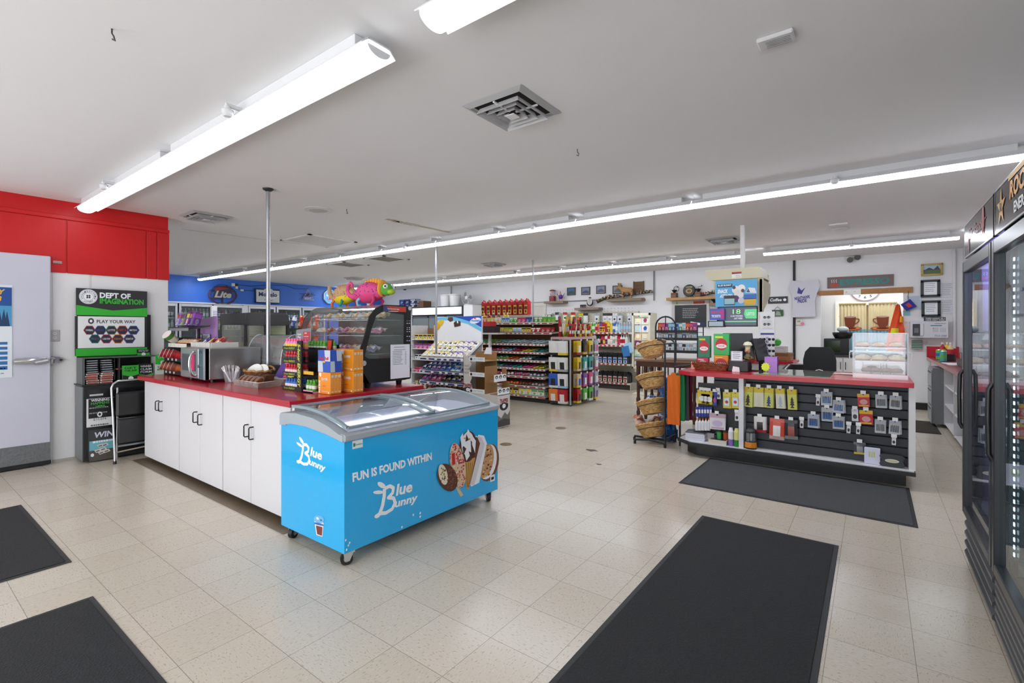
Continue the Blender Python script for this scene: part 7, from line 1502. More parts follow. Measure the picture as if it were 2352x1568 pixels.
for zx, zy, k in ((1455, 222, 'a'), (1568, 300, 'b'), (1460, 368, 'c'), (1334, 430, 'd'), (1566, 448, 'e'), (1958, 248, 'f'), (2094, 258, 'g'), (1953, 480, 'h'), (2090, 490, 'i')): hang(zx, zy, 104, 122, ('C9D0D8', 'B5BEC8', '3A6FB5' if k in 'abcde' else '4A5560'), 'blister pack of ' + ('blue' if k in 'abcde' else 'dark') + ' batteries on the slatwall, ' + pl_[k], 'batt', 'batteries')
hang(1795, 240, 118, 125, ('C8202A', 'E8B830', 'D9A0A0'), 'red and yellow bulb card at the upper right of the slatwall', 'plain', 'card', 1); hang(1820, 392, 120, 128, ('C8202A', 'E8B830', 'D9A0A0'), 'red and yellow bulb card below and right of its twin', 'plain', 'card', 1)
for i, (zx, zy, l) in enumerate(((1380, 272, 'left of the battery packs'), (1228, 480, 'right of the camouflage bag'), (1718, 382, 'left of the lower red card'), (1663, 525, 'low centre, left of its neighbour'), (1752, 532, 'low centre, under the red cards'), (2080, 640, 'lowest right by the post'), (455, 212, 'in the left bay, upper'), (628, 412, 'in the left bay beside the post'))):
    hang(zx, zy, 34 if i != 2 else 60, 76 if i != 2 else 105, ('E9E9EA', 'DCDCDE', '3A3A3C'), 'white price card on the slatwall ' + l, 'plain', 'price card', 1)
hang(1762, 688, 112, 115, ('4A4C4E', 'D9C83A', '9A9C9E'), 'grey and yellow glove pack hung low on the slatwall', '', 'gloves', 1, True)
for k in range(4): hang(300 + 36 * k, 205 + 4 * k, 76, 130, ('E4D03A', 'D9C02A', 'EDEDEA'), 'yellow card with round white plug, overlapping row in the left bay', 'plain', 'card', 1) if k < 3 else hang(425, 222, 42, 130, ('2A3A9A', '3A4AA8', 'B04A8A'), 'narrow blue pen pack at the right of the yellow cards', 'plain', 'card', 1)
for k, zx in enumerate((535, 612)): hang(zx, 226, 72, 150, ('E4D03A', 'E9D94A', 'C03A3A'), 'yellow glue card in the left bay, ' + ['left', 'right'][k] + ' of the two near the post', 'blister', 'glue', 2)
hang(445, 425, 145, 150, ('E3DDE2', 'C9A8B5', 'C9B8D8'), 'clear pack of pale blue and pink items in the left bay', 'plain', 'packet', 2)
for k in range(6):
    px, py = zq(246 + k * 26, 380); p = AY(px, py, PY_ - .02); put(MB().box(-.014, .014, -.006, .006, -.11, 0, P('2A3FA0', .4), .003).box(-.01, .01, -.008, -.006, -.07, -.03, WHITE).mesh('lighter'), 'blue_marker', (p.x, PY_ - .02, p.z), 'blue and white marker hung in the left bay above the glue bottles', 'marker', 'blue markers in the left bay')
    if k < 5: px, py = zq(246 + k * 28, 600); p = AY(px, py, PY_ - .02); put(MB().lathe([(.018, 0), (.019, .09), (.008, .11), (.008, .115, P('E0702A')), (.003, .135, P('E0702A'))], P('E6E6EA', .4), n=12).mesh('glue'), 'glue_bottle', (p.x, PY_ - .02, p.z), 'white glue bottle with orange tip in the left bay', 'glue bottle', 'glue bottles in the left bay')
px, py = zq(246, 600); p = AY(px, py, PY_ - .02); wpart(MB().box(p.x - .03, p.x + .18, PY_ - .05, SY, p.z - .008, p.z, gum).box(p.x + .0, p.x + .40, SY - .005, SY, p.z, .80, P('2A2B2D')), 'wire_shelf', t)
# things on the desk's bottom shelf
def ons(zx, zy, z=.167): px, py = zq(zx, zy); return AZ(px, py, z)
def std(px0, px1, py, y, z): a, c = AY(px0, py, y), AY(px1, py, y); return (a.x + c.x) / 2, abs(c.x - a.x)
LY = 5.44; p = AY(1724, 1030, LY); t = thing('camping_lantern', 'black camping lantern with orange base on the bottom shelf beside the white post', 'lantern', (p.x, LY + .01, .167)); MB().lathe([(.055, 0), (.058, .015, P('E08A1E', .4)), (.056, .07), (.05, .08)], DARK, n=18).build('base', t); MB().lathe([(.045, .08), (.045, .165)], GLASS('E9ECEE', .25), n=18).cyl((0, 0, .08), (0, 0, .165), .012, P('E9E4C0')).build('globe', t); MB().lathe([(.05, .165), (.052, .18), (.035, .20), (.03, .215), (.001, .218)], DARK, n=18).build('top_cap', t); MB().tube([(-.05, 0, .17), (-.052, 0, .03)], .003, DARK, 5).tube([(.05, 0, .17), (.052, 0, .03)], .003, DARK, 5).tube([(0, -.05, .17), (0, -.052, .03)], .003, DARK, 5).build('guard', t)
x, w = std(1985, 2022, 1065, 5.46, 0); b = MB().box(-w / 2, w / 2, 0, .02, 0, .15, P('D9DAF0', .4), .003); a = Art(b, (-w / 2, 0, 0), (1, 0, 0), (0, 0, 1)); a.rect(w * .25, .06, w * .5, .06, P('E6E6D0'), 1)
for i in range(4): a.rect(w * (.29 + .11 * i), .065, w * .06, .05, P('B5BEA0'), 2)
put(b.mesh('light_box'), 'light_box', (x, 5.46, .167), 'white packaged light with four bars standing on the bottom shelf', 'box')
x, w = std(2026, 2072, 1075, 5.45, 0); b = MB().prism([(-.09, .02), (-.07, 0), (.07, 0), (.09, .02), (.075, .055), (.09, .09), (.07, .11), (-.07, .11), (-.09, .09), (-.075, .055)], 0, .03, P('2E3438', .4), 'y'); a = Art(b, (0, 0, .055), (1, 0, 0), (0, 0, 1)); a.disc(0, 0, .05, P('E9E8D8'), .016, k=1).disc(0, 0, .042, P('C9C9A0'), .01, k=2); put(b.mesh('work_light'), 'work_light', (x, 5.45, .167), 'dark grey flat work light at the right end of the bottom shelf', 'light')
x, w = std(1581, 1628, 1005, 5.62, 0)
for i in range(8): put(MB().box(-.10, .10, -.09, .09, 0, .011, P('E2E2EE' if i < 7 else '6A6C74', .6)).mesh('booklet'), 'paper_ream', (x + .002 * (i % 3), 5.53 + .004 * (i % 2), .167 + i * .0115), 'white magazine in the flat stack at the angled end of the bottom shelf', 'magazine', 'stacked magazines on the bottom shelf', rz=.1)
x, w = std(1630, 1670, 1020, 5.46, 0); t = thing('wood_tray', 'cream box tray carrying cups on the bottom shelf', 'tray', (x, 5.47, .167)); MB().box(-.09, .09, -.05, .06, 0, .045, P('D9D2C0')).box(-.08, .08, -.04, .05, .045, .046, DARK).build('box', t)
for i, (c, nm) in enumerate((('3DB04A', 'green'), ('B5562A', 'orange brown'))): put(MB().lathe([(.022, 0), (.028, .075), (.03, .078, DARK), (.03, .095, DARK), (.02, .1, DARK)], P(c, .4), n=16).mesh('cup'), 'lidded_cup', (x + .0 + i * .065, 5.50, .167 + .0465), nm + ' cup with black lid standing in the cream tray', 'cup')
for px, c0, c1, nm in ((1679, '8A6AC0', 'E6E4EC', 'lavender and white'), (1692, '2A8A3A', 'E0E08A', 'green and yellow')): x, w = std(px - 6, px + 6, 1020, 5.45, 0); put(MB().lathe([(.026, 0, P(c0)), (.027, .01, P(c0)), (.027, .07, P(c1)), (.027, .15, P(c1)), (.022, .165, P(c1)), (.016, .19)], P(c1, .3), n=16).mesh('spray_can'), 'spray_can', (x, 5.45, .167), nm + ' spray can on the bottom shelf by the white post', 'spray can')
# water packs behind the angled end, hanging shirts
for k in range(6):
    b = MB()
    for i in range(4):
        for j in range(2): b.lathe([(.03, 0), (.034, .02), (.034, .12), (.03, .16), (.012, .19)], P('2A6AB5', .15), (-.105 + i * .07, -.035 + j * .07, 0), 10)
    b.box(-.14, .14, -.071, .071, .03, .14, GLASS('3A7AC8', .55)); Art(b, (-.14, -.072, 0), (1, 0, 0), (0, 0, 1)).text('Niagara', .05, .07, .18, .05, P('DCE8F4'), 1)
    put(b.mesh('water_pack'), 'water_pack', (-2.09 - .01 * (k % 2), 6.12, .001 + .192 * k if k < 4 else 0), 'blue shrink-wrapped pack of water bottles stacked behind the basket stand', 'water pack', 'stacked water packs behind the basket stand', rz=R(-50)) if k < 4 else None
for j, (px, z1p, c, nm, w) in enumerate(((1551, 846, 'E2701E', 'orange', 34), (1562, 857, '2A9A5A', 'green', 20), (1572, 860, '55585C', 'grey', 20), (1580, 862, '7A1A3A', 'maroon', 16))):
    y = 5.5 + .09 * j; p = AY(px, 862, y); rr = random.Random(j); n = 8; rows2 = []
    for zz in (0, -.04, -.2, -.4, -.56 if j == 0 else -.52): rows2.append([(p.x - .09 + .14 * i / n, y + .012 * math.sin(i * 1.9 + j + zz * 6) - .0, p.z + zz + (.03 if 2 < i < 6 and zz == 0 else 0)) for i in range(n + 1)])
    b = MB().sheet(rows2, P(c, .85)).sheet([[(x, yy + .012, zz) for x, yy, zz in r] for r in rows2], P(c, .85)); t = thing('hanging_shirt', nm + ' folded shirt hanging between the basket stand and the desk', 'shirt', (p.x, y, p.z)); wpart(b, 'cloth', t)
q0 = AY(1551, 850, 5.5); t = thing('shirt_rail', 'black rail holding the hanging shirts at the desk corner', 'rail', (q0.x, 5.6, 0)); wpart(MB().cyl((q0.x, 5.45, q0.z + .04), (q0.x + .06, 5.85, q0.z + .04), .008, BLACK).cyl((q0.x - .05, 5.82, 0), (q0.x - .05, 5.82, q0.z + .04), .012, BLACK).cyl((q0.x + .03, 5.82, q0.z + .04), (q0.x - .05, 5.82, q0.z + .04), .008, BLACK), 'rail', t)

BS = AZ(1538, 1022, 0); bxp = BS.x; t = thing('basket_stand', 'black metal stand holding four tilted wicker baskets beside the checkout desk', 'basket stand', (bxp, 5.7, 0)); zt = 1.33
b = MB()
for y in (5.62, 5.98): b.tube([(bxp, y, .02), (bxp, y, 1.22), (bxp - .05, y, 1.27), (bxp - .09, y, 1.27)], .012, BLACK, 8).tube([(bxp, y, .05), (bxp - .2, y, .07), (bxp - .37, y, .05)], .014, BLACK, 8)
b.tube([(bxp, 5.8, .05), (bxp - .45, 5.8, .05)], .014, BLACK, 8)
for z in (.1, 1.22, .65): b.tube([(bxp, 5.62, z), (bxp, 5.98, z)], .01, BLACK, 8)
for x, y in ((bxp, 5.62), (bxp, 5.98), (bxp - .37, 5.62), (bxp - .37, 5.98), (bxp - .45, 5.8)): b.cyl((x, y, 0), (x, y, .04), .016, BLACK, n=10)
wpart(b, 'frame', t)
wk = weave_material('F0C88A', 'B88648')
for k, py in enumerate((806, 878, 938, 992)):
    p = AY(1497, py, 5.72); tb = thing('wicker_basket', 'tilted round wicker basket, ' + ['topmost', 'second', 'third', 'lowest'][k] + ' on the black stand', 'basket', (p.x, 5.78, p.z - .07), rot=(R(-10), R(-17), 0))
    oval_basket(tb, .11, .11, .175, .175, .15, 17, wk, .0045, 44, .0055).build('woven_body', tb); MB().tube([(.18 * math.cos(2 * math.pi * i / 36), .18 * math.sin(2 * math.pi * i / 36), .158 + .003 * math.sin(i * 2.6)) for i in range(36)], .0095, wk, 7, closed=True).build('rim', tb)
    MB().tube([(.165 * math.cos(2 * math.pi * i / 36), .165 * math.sin(2 * math.pi * i / 36), .105) for i in range(36)], .004, BLACK, 6, closed=True).build('hoop', tb)
    if k == 2: [put(pouch(.1, .13, .05, 'DCE4F0', '3A6AB8', 'E8EAF0'), 'blue_packet', (p.x - .06 + .05 * i, 5.76 + .05 * (i % 2), p.z + .07), 'white and blue packet heaped in the third basket', 'packet', 'packets in the third basket', rot=(R(-60), R(10 * i), R(30 * i))) for i in range(4)]
    if k == 3: [put(pouch(.13, .20, .07, 'C9A08A', 'B5502A', '7A3A30'), 'bread_bag', (p.x - .12 + .08 * i, 5.70 + .06 * i, p.z + .08), ['leftmost', 'middle', 'rightmost'][i] + ' clear orange-tied bread bag in the lowest basket', 'bread', rot=(R(-65), R(-10 * i), R(40 - 60 * i))) for i in range(3)]
# dark wood table with racks behind the stand
t = thing('wood_table', 'dark turned-leg wooden table behind the basket stand', 'table', (-2.2, 7.3, 0)); tx0, tx1, tz = AY(1460, 828, 7.2).x, AY(1600, 828, 7.2).x, AY(1500, 826, 7.2).z; dw = P('4A2A1C', .35, var=.2, scale=9)
wpart(MB().box(tx0 - .02, tx1, 7.2, 7.9, tz - .03, tz, P('8A6448', .4, var=.2, scale=7)).box(tx0, tx1, 7.22, 7.26, tz - .11, tz - .03, dw), 'table_top', t)
for x in (tx0 + .02, tx0 + .14, tx1 - .05):
    for y in (7.26, 7.84): wpart(MB().lathe([(.022, 0), (.03, .1), (.018, .14), (.034, .3), (.022, .34), (.03, tz - .2), (.034, tz - .03)], dw, (x, y, 0), 12), 'leg', t)
b = MB(); [b.cyl((tx0 + .1 + .05 * i, 7.23, tz - .11), (tx0 + .1 + .05 * i, 7.23, tz - .38), .009, dw, n=8) for i in range(9)]; wpart(b.box(tx0 + .02, tx0 + .6, 7.22, 7.25, tz - .41, tz - .37, dw), 'spindle_panel', t)
rx0, rx1 = AY(1506, 740, 7.3).x, AY(1602, 740, 7.3).x; t = thing('wire_goods_rack', 'black arched wire rack of packaged utensils standing on the wooden table', 'rack', ((rx0 + rx1) / 2, 7.4, tz)); b = MB(); az = AY(1530, 750, 7.3).z; ar = (AY(1552, 750, 7.3).x - rx0) / 2
b.tube([(rx0, 7.3, tz), (rx0, 7.3, az)] + [(rx0 + ar - ar * math.cos(math.pi * i / 10), 7.3, az + ar * 1.0 * math.sin(math.pi * i / 10)) for i in range(1, 10)] + [(rx0 + 2 * ar, 7.3, az), (rx0 + 2 * ar, 7.3, tz)], .012, BLACK, 8).cyl((rx0 + ar, 7.3, az), (rx0 + ar, 7.3, az + ar), .007, BLACK)
zl = [tz + .12, AY(1560, 780, 7.3).z, AY(1560, 758, 7.3).z - .03, AY(1530, 765, 7.3).z]
for z in zl[:3]: b.box(rx0, rx1, 7.3, 7.6, z - .008, z, BLACK).box(rx0, rx1, 7.295, 7.3, z - .01, z + .03, BLACK)
b.cyl((rx1, 7.3, tz), (rx1, 7.3, az), .008, BLACK).cyl((rx1, 7.6, tz), (rx1, 7.6, az), .008, BLACK).cyl((rx0, 7.6, tz), (rx0, 7.6, az), .008, BLACK); wpart(b, 'frame', t)
for k, z in enumerate(zl[:3]):
    for j in range(11):
        c = [['WLS', 'WSL', 'LWS', 'WDS'], ['SWL', 'WSD', 'LSW', 'NWS'], ['ROW', 'RKW', 'KPW', 'TLW', 'BLW', 'LBW', 'TWL', 'WLS']][k][j % (8 if k == 2 else 4)]
        put(carton(.058, .03, .14, *cc(c)), 'boxed_utensil', (rx0 + .05 + j * (rx1 - rx0 - .1) / 10, 7.34, z + .001), nm2(c) + ' boxed small item on the ' + ['lowest', 'middle', 'top'][k] + ' wire shelf above the wooden table', 'packet', nm2(c) + ' items, wire shelf %d' % k)

DZ_ = DT + .0006
def dsk(px, py): return AZ(px, py, DT)
p = dsk(1630, 851); t = thing('wicker_tray', 'reddish brown woven wicker tray on the left end of the checkout desk', 'basket', (p.x, p.y + .1, DZ_)); wr_ = weave_material('A85C38', '5A2A18'); b = MB()
for k in range(7): f = .006 + k * .0115; e = .16 + k * .006; b.tube([(-e, -.085, f), (e, -.085, f), (e, .085, f), (-e, .085, f)], .0065, wr_, 6, closed=True)
b.box(-.16, .16, -.085, .085, 0, .006, wr_).build('woven_body', t); b = MB()
for i in range(22): b.tube([(-.19 + i * .018, -.088, .078), (-.184 + i * .018, -.09, .105)], .005, wr_, 5)
b.build('rim_stakes', t)
p = dsk(1592, 848); put(carton(.06, .04, .085, 'E8A888', 'D9603A', 'F2E6DC'), 'card_box', (p.x, p.y + .02, DZ_), 'small pink-orange carton at the left corner of the checkout desk', 'box')
def disp(px, pyb, y, wpx, hpx, c, lab, txt=''):
    a0, a1 = AY(px - wpx / 2, pyb, y), AY(px + wpx / 2, pyb, y); w = a1.x - a0.x; h = hpx * w / wpx; b = MB().box(-w / 2, w / 2, 0, .06, 0, h, P(c[0], .4), .003); a = Art(b, (-w / 2, 0, 0), (1, 0, 0), (0, 0, 1))
    a.disc(w / 2, h * .5, w * .38, P(c[1]), h * .28, k=1).disc(w / 2, h * .42, w * .34, P('F2F0EC'), h * .1, k=2).rect(w * .1, h * .8, w * .5, h * .08, P(c[2]), 1); a.text('SOUR', w * .3, h * .4, w * .4, h * .06, P(c[1]), 4)
    return put(b.mesh('display_bag'), 'candy_display', ((a0.x + a1.x) / 2, y, a0.z), lab, 'candy display')
o1 = disp(1614, 829, 5.92, 26, 26, ('D92A5A', 'F2C8D0', 'E8E0E0'), 'crimson candy box under the green one beside the wicker tray'); o1.location.z = DZ_; o2 = disp(1617, 803, 5.92, 28, 52, ('2F7A5C', 'C8283A', 'D9C23A'), 'tall dark green candy box behind the wicker tray'); o2.location.z = DZ_ + o1.dimensions.z + .001
o1 = disp(1656, 838, 5.86, 33, 36, ('E8862A', 'C8283A', 'E8D04A'), 'orange candy box under the bright green box'); o1.location.z = DZ_; o2 = disp(1657, 803, 5.86, 36, 52, ('2DB35A', 'C8283A', 'E8E04A'), 'bright green candy box beside the screen on the desk'); o2.location.z = DZ_ + o1.dimensions.z + .001
for z, px in ((0, 1617), (0, 1660)):
    o2 = [q for q in bpy.data.objects if q.name.startswith('candy_display')]; o2 = sorted(o2, key=lambda q: (q.location.x, -q.location.z))[0 if px == 1617 else 2]; put(MB().ball((0, 0, .03), (.05, .03, .025), P('2A5A2C', .5), 10, 6).ball((.03, -.01, .04), (.02, .02, .015), P('D9C83A'), 8, 5).prism([(-.05, .0), (.05, .0), (.06, .03), (-.06, .03)], -.03, .03, P('C8402A'), 'y').mesh('candy_bunch'), 'candy_bunch', (0, -.031, .0), None, None).parent = o2
p = AY(1692, 829, 5.75); b = MB().box(-.06, .06, 0, .008, 0, .11, P('9A9C9E', .4, .5)).box(-.052, .052, -.002, 0, .008, .102, wp); Art(b, (-.05, -.002, .01), (1, 0, 0), (0, 0, 1)).lines(.01, .02, .08, .06, 4, P('6A6A8A')); put(b.mesh('framed_note'), 'framed_note', (p.x, 5.75, DZ_ + .115), 'small framed handwritten note standing on the black receipt box', 'frame')
t = thing('receipt_box', 'black receipt printer box under the framed note on the desk', 'printer', (p.x, 5.8, DZ_)); MB().box(-.09, .12, -.07, .12, 0, .114, BLACK, .006).build('body', t); MB().prism([(-.04, 0), (.04, 0), (.035, .05), (-.03, .06)], -.09, -.088, wp, 'y').build('receipt', t)
# point of sale screens
p = AY(1697, 790, 5.95); t = thing('pos_screen', 'black angled register touch screen on the checkout desk', 'monitor', (p.x, 5.98, DZ_), rz=R(25)); MB().prism([(-.02, .12), (.03, .12), (.13, .40), (.08, .42)], -.16, .16, BLACK, 'x').build('screen', t); MB().box(-.10, .12, -.06, .18, 0, .03, DARK, .01).prism([(.0, .03), (.08, .03), (.12, .2), (.06, .2)], -.04, .04, DARK, 'x').build('stand', t)
t = thing('customer_display', 'slim grey second screen leaning right of the register screen', 'monitor', (p.x + .31, 6.10, DZ_), rz=R(-20)); MB().prism([(-.10, .10), (-.085, .10), (-.02 - .13, .36), (-.165, .36)], -.12, .12, P('2A2C30', .3), 'y').build('screen', t); MB().prism([(-.102, .12), (-.152, .34), (-.153, .34), (-.103, .12)], -.1, .1, P('8A94A0', .2), 'y').box(-.12, .02, -.05, .05, 0, .12, DARK).build('stand', t)
p = dsk(1714, 852); t = thing('chef_figurine', 'small chef figurine with tall white hat leaning over a bowl on the desk', 'figurine', (p.x, p.y + .08, DZ_ + .018)); MB().lathe([(.035, 0), (.045, .02), (.03, .10), (.035, .14), (.02, .17), (.012, .18)], P('7A7048', .6), n=14).build('body', t); MB().ball((0, -.01, .205), .03, P('C9987A', .5)).ball((0, -.04, .2), .008, P('C98A6A'), 6, 5).build('head', t); MB().lathe([(.025, .225), (.028, .25), (.05, .27), (.035, .3), (.001, .31)], P('EDE6C8', .7), n=12).build('hat', t); MB().lathe([(.001, .07), (.03, .075), (.045, .11), (.04, .11), (.001, .09)], P('A83A3A', .3), (.04, -.05, 0), 14).build('bowl', t); [MB().tube([(s_ * .03, 0, .14), (s_ * .04 + .02, -.03, .12), (.03 + .01 * s_, -.05, .12)], .010, P('8A8050', .6), 6).build('arm', t) for s_ in (-1, 1)]
put(MB().box(-.14, .14, -.08, .10, 0, .017, P('2A2A2C', .15), .006).mesh('tray'), 'black_tray', (p.x + .02, p.y + .08, DZ_), 'flat black glossy tray under the chef figurine', 'tray')
p = dsk(1770, 856); t = thing('purple_bin', 'translucent purple square bin with yellow star tag on the desk', 'bin', (p.x, p.y + .06, DZ_)); pm = P('A35CC0', .2); b = MB(); [b.box(*q, 0, .17, pm) for q in ((-.06, .06, -.05, -.045), (-.06, .06, .045, .05), (-.06, -.055, -.045, .045), (.055, .06, -.045, .045))]; b.build('bin', t); b = MB(); b.prism([(.045 * (1 if i % 2 else .78) * math.cos(i * math.pi / 11) - .05, .06 + .05 * (1 if i % 2 else .78) * math.sin(i * math.pi / 11)) for i in range(22)], -.056, -.0505, P('E8F03A'), 'y'); b.build('star_tag', t)
t = thing('ticket_glass', 'clear glass panel over pale scratch tickets along the desk top', 'glass panel', (-.5, 5.9, DZ_)); x0, x1 = dsk(1722, 862).x, dsk(1905, 870).x; b = MB().box(x0, x1, 5.52, 6.25, DZ_, DZ_ + .003, P('C9CCC6', .3))
for i in range(9): b.box(x0 + .03 + i * (x1 - x0 - .06) / 9, x0 + .0 + (i + 1) * (x1 - x0 - .06) / 9, 5.56, 6.1, DZ_ + .003, DZ_ + .0035, P(['B5BEC0', 'D9C8B0', 'C0CCB8', 'D0B8B8'][i % 4]))
wpart(b, 'tickets', t); wpart(MB().box(x0, x1, 5.5, 6.27, DZ_ + .004, DZ_ + .010, GLASS('F0F6F2', .10, .02)), 'glass', t)
for i in range(3): p = dsk(1925 + 14 * i, 858 + i); put(MB().box(-.1, .1, -.07, .07, 0, .002, P('EDEDED')).mesh('paper'), 'paper_sheet', (p.x, p.y, DZ_ + .0025 * i), 'loose white paper on the desk left of the clear pastry box', 'paper', 'loose papers on the desk', rz=.2 - .2 * i)
# acrylic pastry box
ac = GLASS('FAFBFC', .05, .02); q0, q1 = AY(1958, 860, 5.72), AY(2093, 860, 5.72); aw = (q1.x - q0.x); ah = AY(2020, 765, 5.72).z - DT; t = thing('acrylic_pastry_box', 'clear acrylic pastry box with three shelves at the right end of the desk', 'display case', ((q0.x + q1.x) / 2 - .01, 5.72, DZ_)); h_ = aw / 2 - .015; edge = P('F2F4F8', .15)
b = MB(); [b.box(x - .003, x + .003, 0, .34, 0, ah, ac) for x in (-h_, h_)]; b.box(-h_, h_, .335, .34, 0, ah, ac).box(-h_, h_, 0, .34, ah - .005, ah, ac).box(-h_, h_, -.003, 0, 0, .04, edge).box(-h_, h_, -.003, .0, .04, ah * .98, GLASS('FAFBFC', .03, .02)); b.build('shell', t)
for z in (.012, ah * .36, ah * .66): MB().box(-h_ + .01, h_ - .01, .01, .33, z, z + .004, ac).box(-h_ + .01, h_ - .01, .006, .012, z - .002, z + .010, edge).build('shelf', t)
b = MB(); [b.box(s_ * h_ - .004, s_ * h_ + .004, y, y + .006, 0, ah, edge) for s_ in (-1, 1) for y in (0, .334)]; [b.box(-h_, h_, y, y + .006, ah - .006, ah + .001, edge) for y in (0, .334)]; b.build('edges', t)
for s_ in (-1, 1): MB().tube([(s_ * (h_ + .004), .05, ah * .38), (s_ * (h_ + .03), .05, ah * .4), (s_ * (h_ + .03), .05, ah * .56), (s_ * (h_ + .004), .05, ah * .58)], .004, edge, 6).build('handle', t)
cx_ = t.location.x; muf = MB().lathe([(.028, 0, P('C9B8B0', .3)), (.036, .035, P('7A5248', .6)), (.045, .05), (.03, .07), (.001, .075)], P('8A6250', .7, var=.3, scale=60), n=14).mesh('muffin')
for i in range(4): put(muf, 'chocolate_muffin', (cx_ - .10 + i * .078, 5.83, DZ_ + .018), 'brown chocolate muffin on the bottom shelf of the clear pastry box', 'muffin', 'muffins in the clear pastry box', scale=1.05)
put(muf, 'chocolate_muffin', (cx_ - .06, 5.93, DZ_ + .018), 'single darker muffin behind the front muffins in the clear box', 'muffin', scale=1.2)
roll = MB().lathe([(.05, 0), (.068, .02), (.06, .045), (.03, .055), (.001, .056)], P('E3CFA6', .6, var=.25, scale=50), n=18); [roll.ball((.04 * math.cos(i) * (i % 3) / 2, .04 * math.sin(i) * (i % 3) / 2, .052), (.012, .009, .008), P('F4EEE0', .5), 6, 4) for i in range(14)]; rl = roll.mesh('roll')
for i in range(3): put(rl, 'iced_roll', (cx_ - .13 + i * .13, 5.87, DZ_ + ah * .36 + .0045), 'icing topped cinnamon roll on the middle shelf, ' + ['left', 'middle', 'right'][i] + ' one', 'pastry')
for i in range(3): put(pouch(.12, .10, .04, 'D9B8A0', 'C98A6A', 'EADCD0'), 'wrapped_pastry', (cx_ - .13 + i * .13, 5.92, DZ_ + ah * .66 + .02), 'film wrapped pastry on the top shelf of the clear box', 'pastry', 'wrapped pastries in the clear box', rot=(R(-75), 0, 0))

YO = 6.6; bei = P('CFC9AC', .5, var=.04, scale=4); o = lambda px, py, y=YO: AY(px, py, y)
t = thing('overhead_rack', 'beige overhead merchandise rack hanging above the checkout desk', 'overhead rack', (o(1690, 650).x, YO + .3, 2.0)); b = MB()
q = [(o(1619, 621).x, o(1619, 621).z), (o(1744, 612).x, o(1744, 612).z), (o(1752, 637).x, o(1752, 637).z), (o(1637, 644).x, o(1637, 644).z), (o(1625, 641).x, o(1625, 641).z)]
b.prism(q, YO, YO + .50, bei, 'y'); q = [(o(1637, 644).x, o(1637, 644).z), (o(1752, 637).x, o(1752, 637).z), (o(1752, 710).x, o(1744, 718).z), (o(1645, 680).x, o(1645, 700).z)]
b.prism(q, YO + .02, YO + .08, bei, 'y'); xR = o(1750, 640).x; b.prism([(YO + .02, o(1750, 640).z), (YO + .62, o(1750, 640).z - .02), (YO + .62, o(1750, 640).z - .16), (YO + .08, o(1750, 716).z), (YO + .02, o(1750, 716).z)], xR - .03, xR, bei, 'x').box(o(1650, 640).x, xR, YO + .46, YO + .5, 2.0, 2.1, bei); wpart(b, 'housing', t)
b = MB(); pz = PX_(b, 'y', YO - .001); pz.rect(1681, 625, 1703, 628, P('B5303A'), 1); pz.rect(1681, 628, 1703, 638, P('E9E6E0'), 1); pz.lines(1690, 629, 1701, 636, 3, GREY, 2); wpart(b, 'warning_label', t)
z0 = o(1700, 640).z - .42
for j in range(5): put(carton(.09, .05, .10, *cc(['RWD', 'WRW', 'SWD', 'GWW', 'WDW'][j])), 'cigarette_pack', (xR - .16, YO + .15 + j * .07, o(1750, 690).z + .02 * j), 'small pack stored in the side opening of the overhead rack', 'pack', 'packs in the overhead rack', rz=R(90))
wpart(MB().box(xR - .30, xR - .03, YO + .08, YO + .55, o(1750, 690).z - .02, o(1750, 690).z - .004, bei), 'pack_shelf', t)
p0 = AZ(1706, 571, CEIL); MB().box(-.025, .025, -.025, .025, o(1700, 612).z - .002, CEIL - .001, P('E3E3E3', .5)).build('support_post', loc=(o(1706, 600, YO + .25).x, YO + .25, 0), label='square white post from the ceiling to the overhead rack', cat='post')
b = MB(); Yp = YO - .03; pz = PX_(b, 'y', Yp - .004); c0, c1 = pz.q(1643, 705), pz.q(1740, 640); b.box(c0[0], c1[0], Yp - .003, Yp, c0[1], c1[1], P('4FA8D9', .35)); pz.rect(1647, 653, 1682, 659, P('2A3A4A'), 2); pz.text('BLUE BUNNY', 1649, 658, 1680, 4, wp, 3, .03); pz.text('SNACK', 1648, 674, 1672, 9, wp, 2, .04, .3); pz.text('ATTACK!', 1653, 684, 1682, 8, wp, 2, .04, .3)
for (x, y, r_, m_) in ((1690, 665, 9, 'E6E4E0'), (1703, 662, 9, 'EDEBE8'), (1697, 676, 11, 'E0DCD8'), (1690, 686, 8, '4A3A6A'), (1702, 690, 7, 'C9C6CC'), (1686, 660, 4, '4A4A5A'), (1706, 667, 4, '5A4A5A')): pz.disc(x, y, r_, P(m_), 3)
pz.rect(1663, 679, 1688, 700, P('3A3230'), 4); pz.rect(1664, 686, 1687, 698, P('9AC0C8'), 5); pz.rect(1709, 676, 1738, 686, P('3A6AB0'), 4); pz.rect(1709, 686, 1736, 700, P('D9B03A'), 4); pz.poly([(1712, 672), (1720, 660), (1734, 661), (1738, 673)], P('E6E6EA'), 4); pz.poly([(1714, 671), (1719, 662), (1723, 671)], P('4A5A70'), 5); tag(b.build('ice_cream_poster'), 'light blue snack attack ice cream poster hung under the overhead rack', 'poster')
t = thing('lotto_screen', 'flat screen showing a green 18 and lotto tag over the desk', 'monitor', (o(1690, 730, 6.5).x, 6.5, 1.5)); b = MB(); c0, c1 = AY(1651, 750, 6.5), AY(1740, 702, 6.5); b.box(c0.x, c1.x, 6.5, 6.53, c0.z, c1.z, BLACK, .004); wpart(b, 'bezel', t); b = MB(); b.box(c0.x + .015, c1.x - .015, 6.496, 6.4995, c0.z + .015, c1.z - .015, P('4A4E62', .3, emit=.25)); pz = PX_(b, 'y', 6.494)
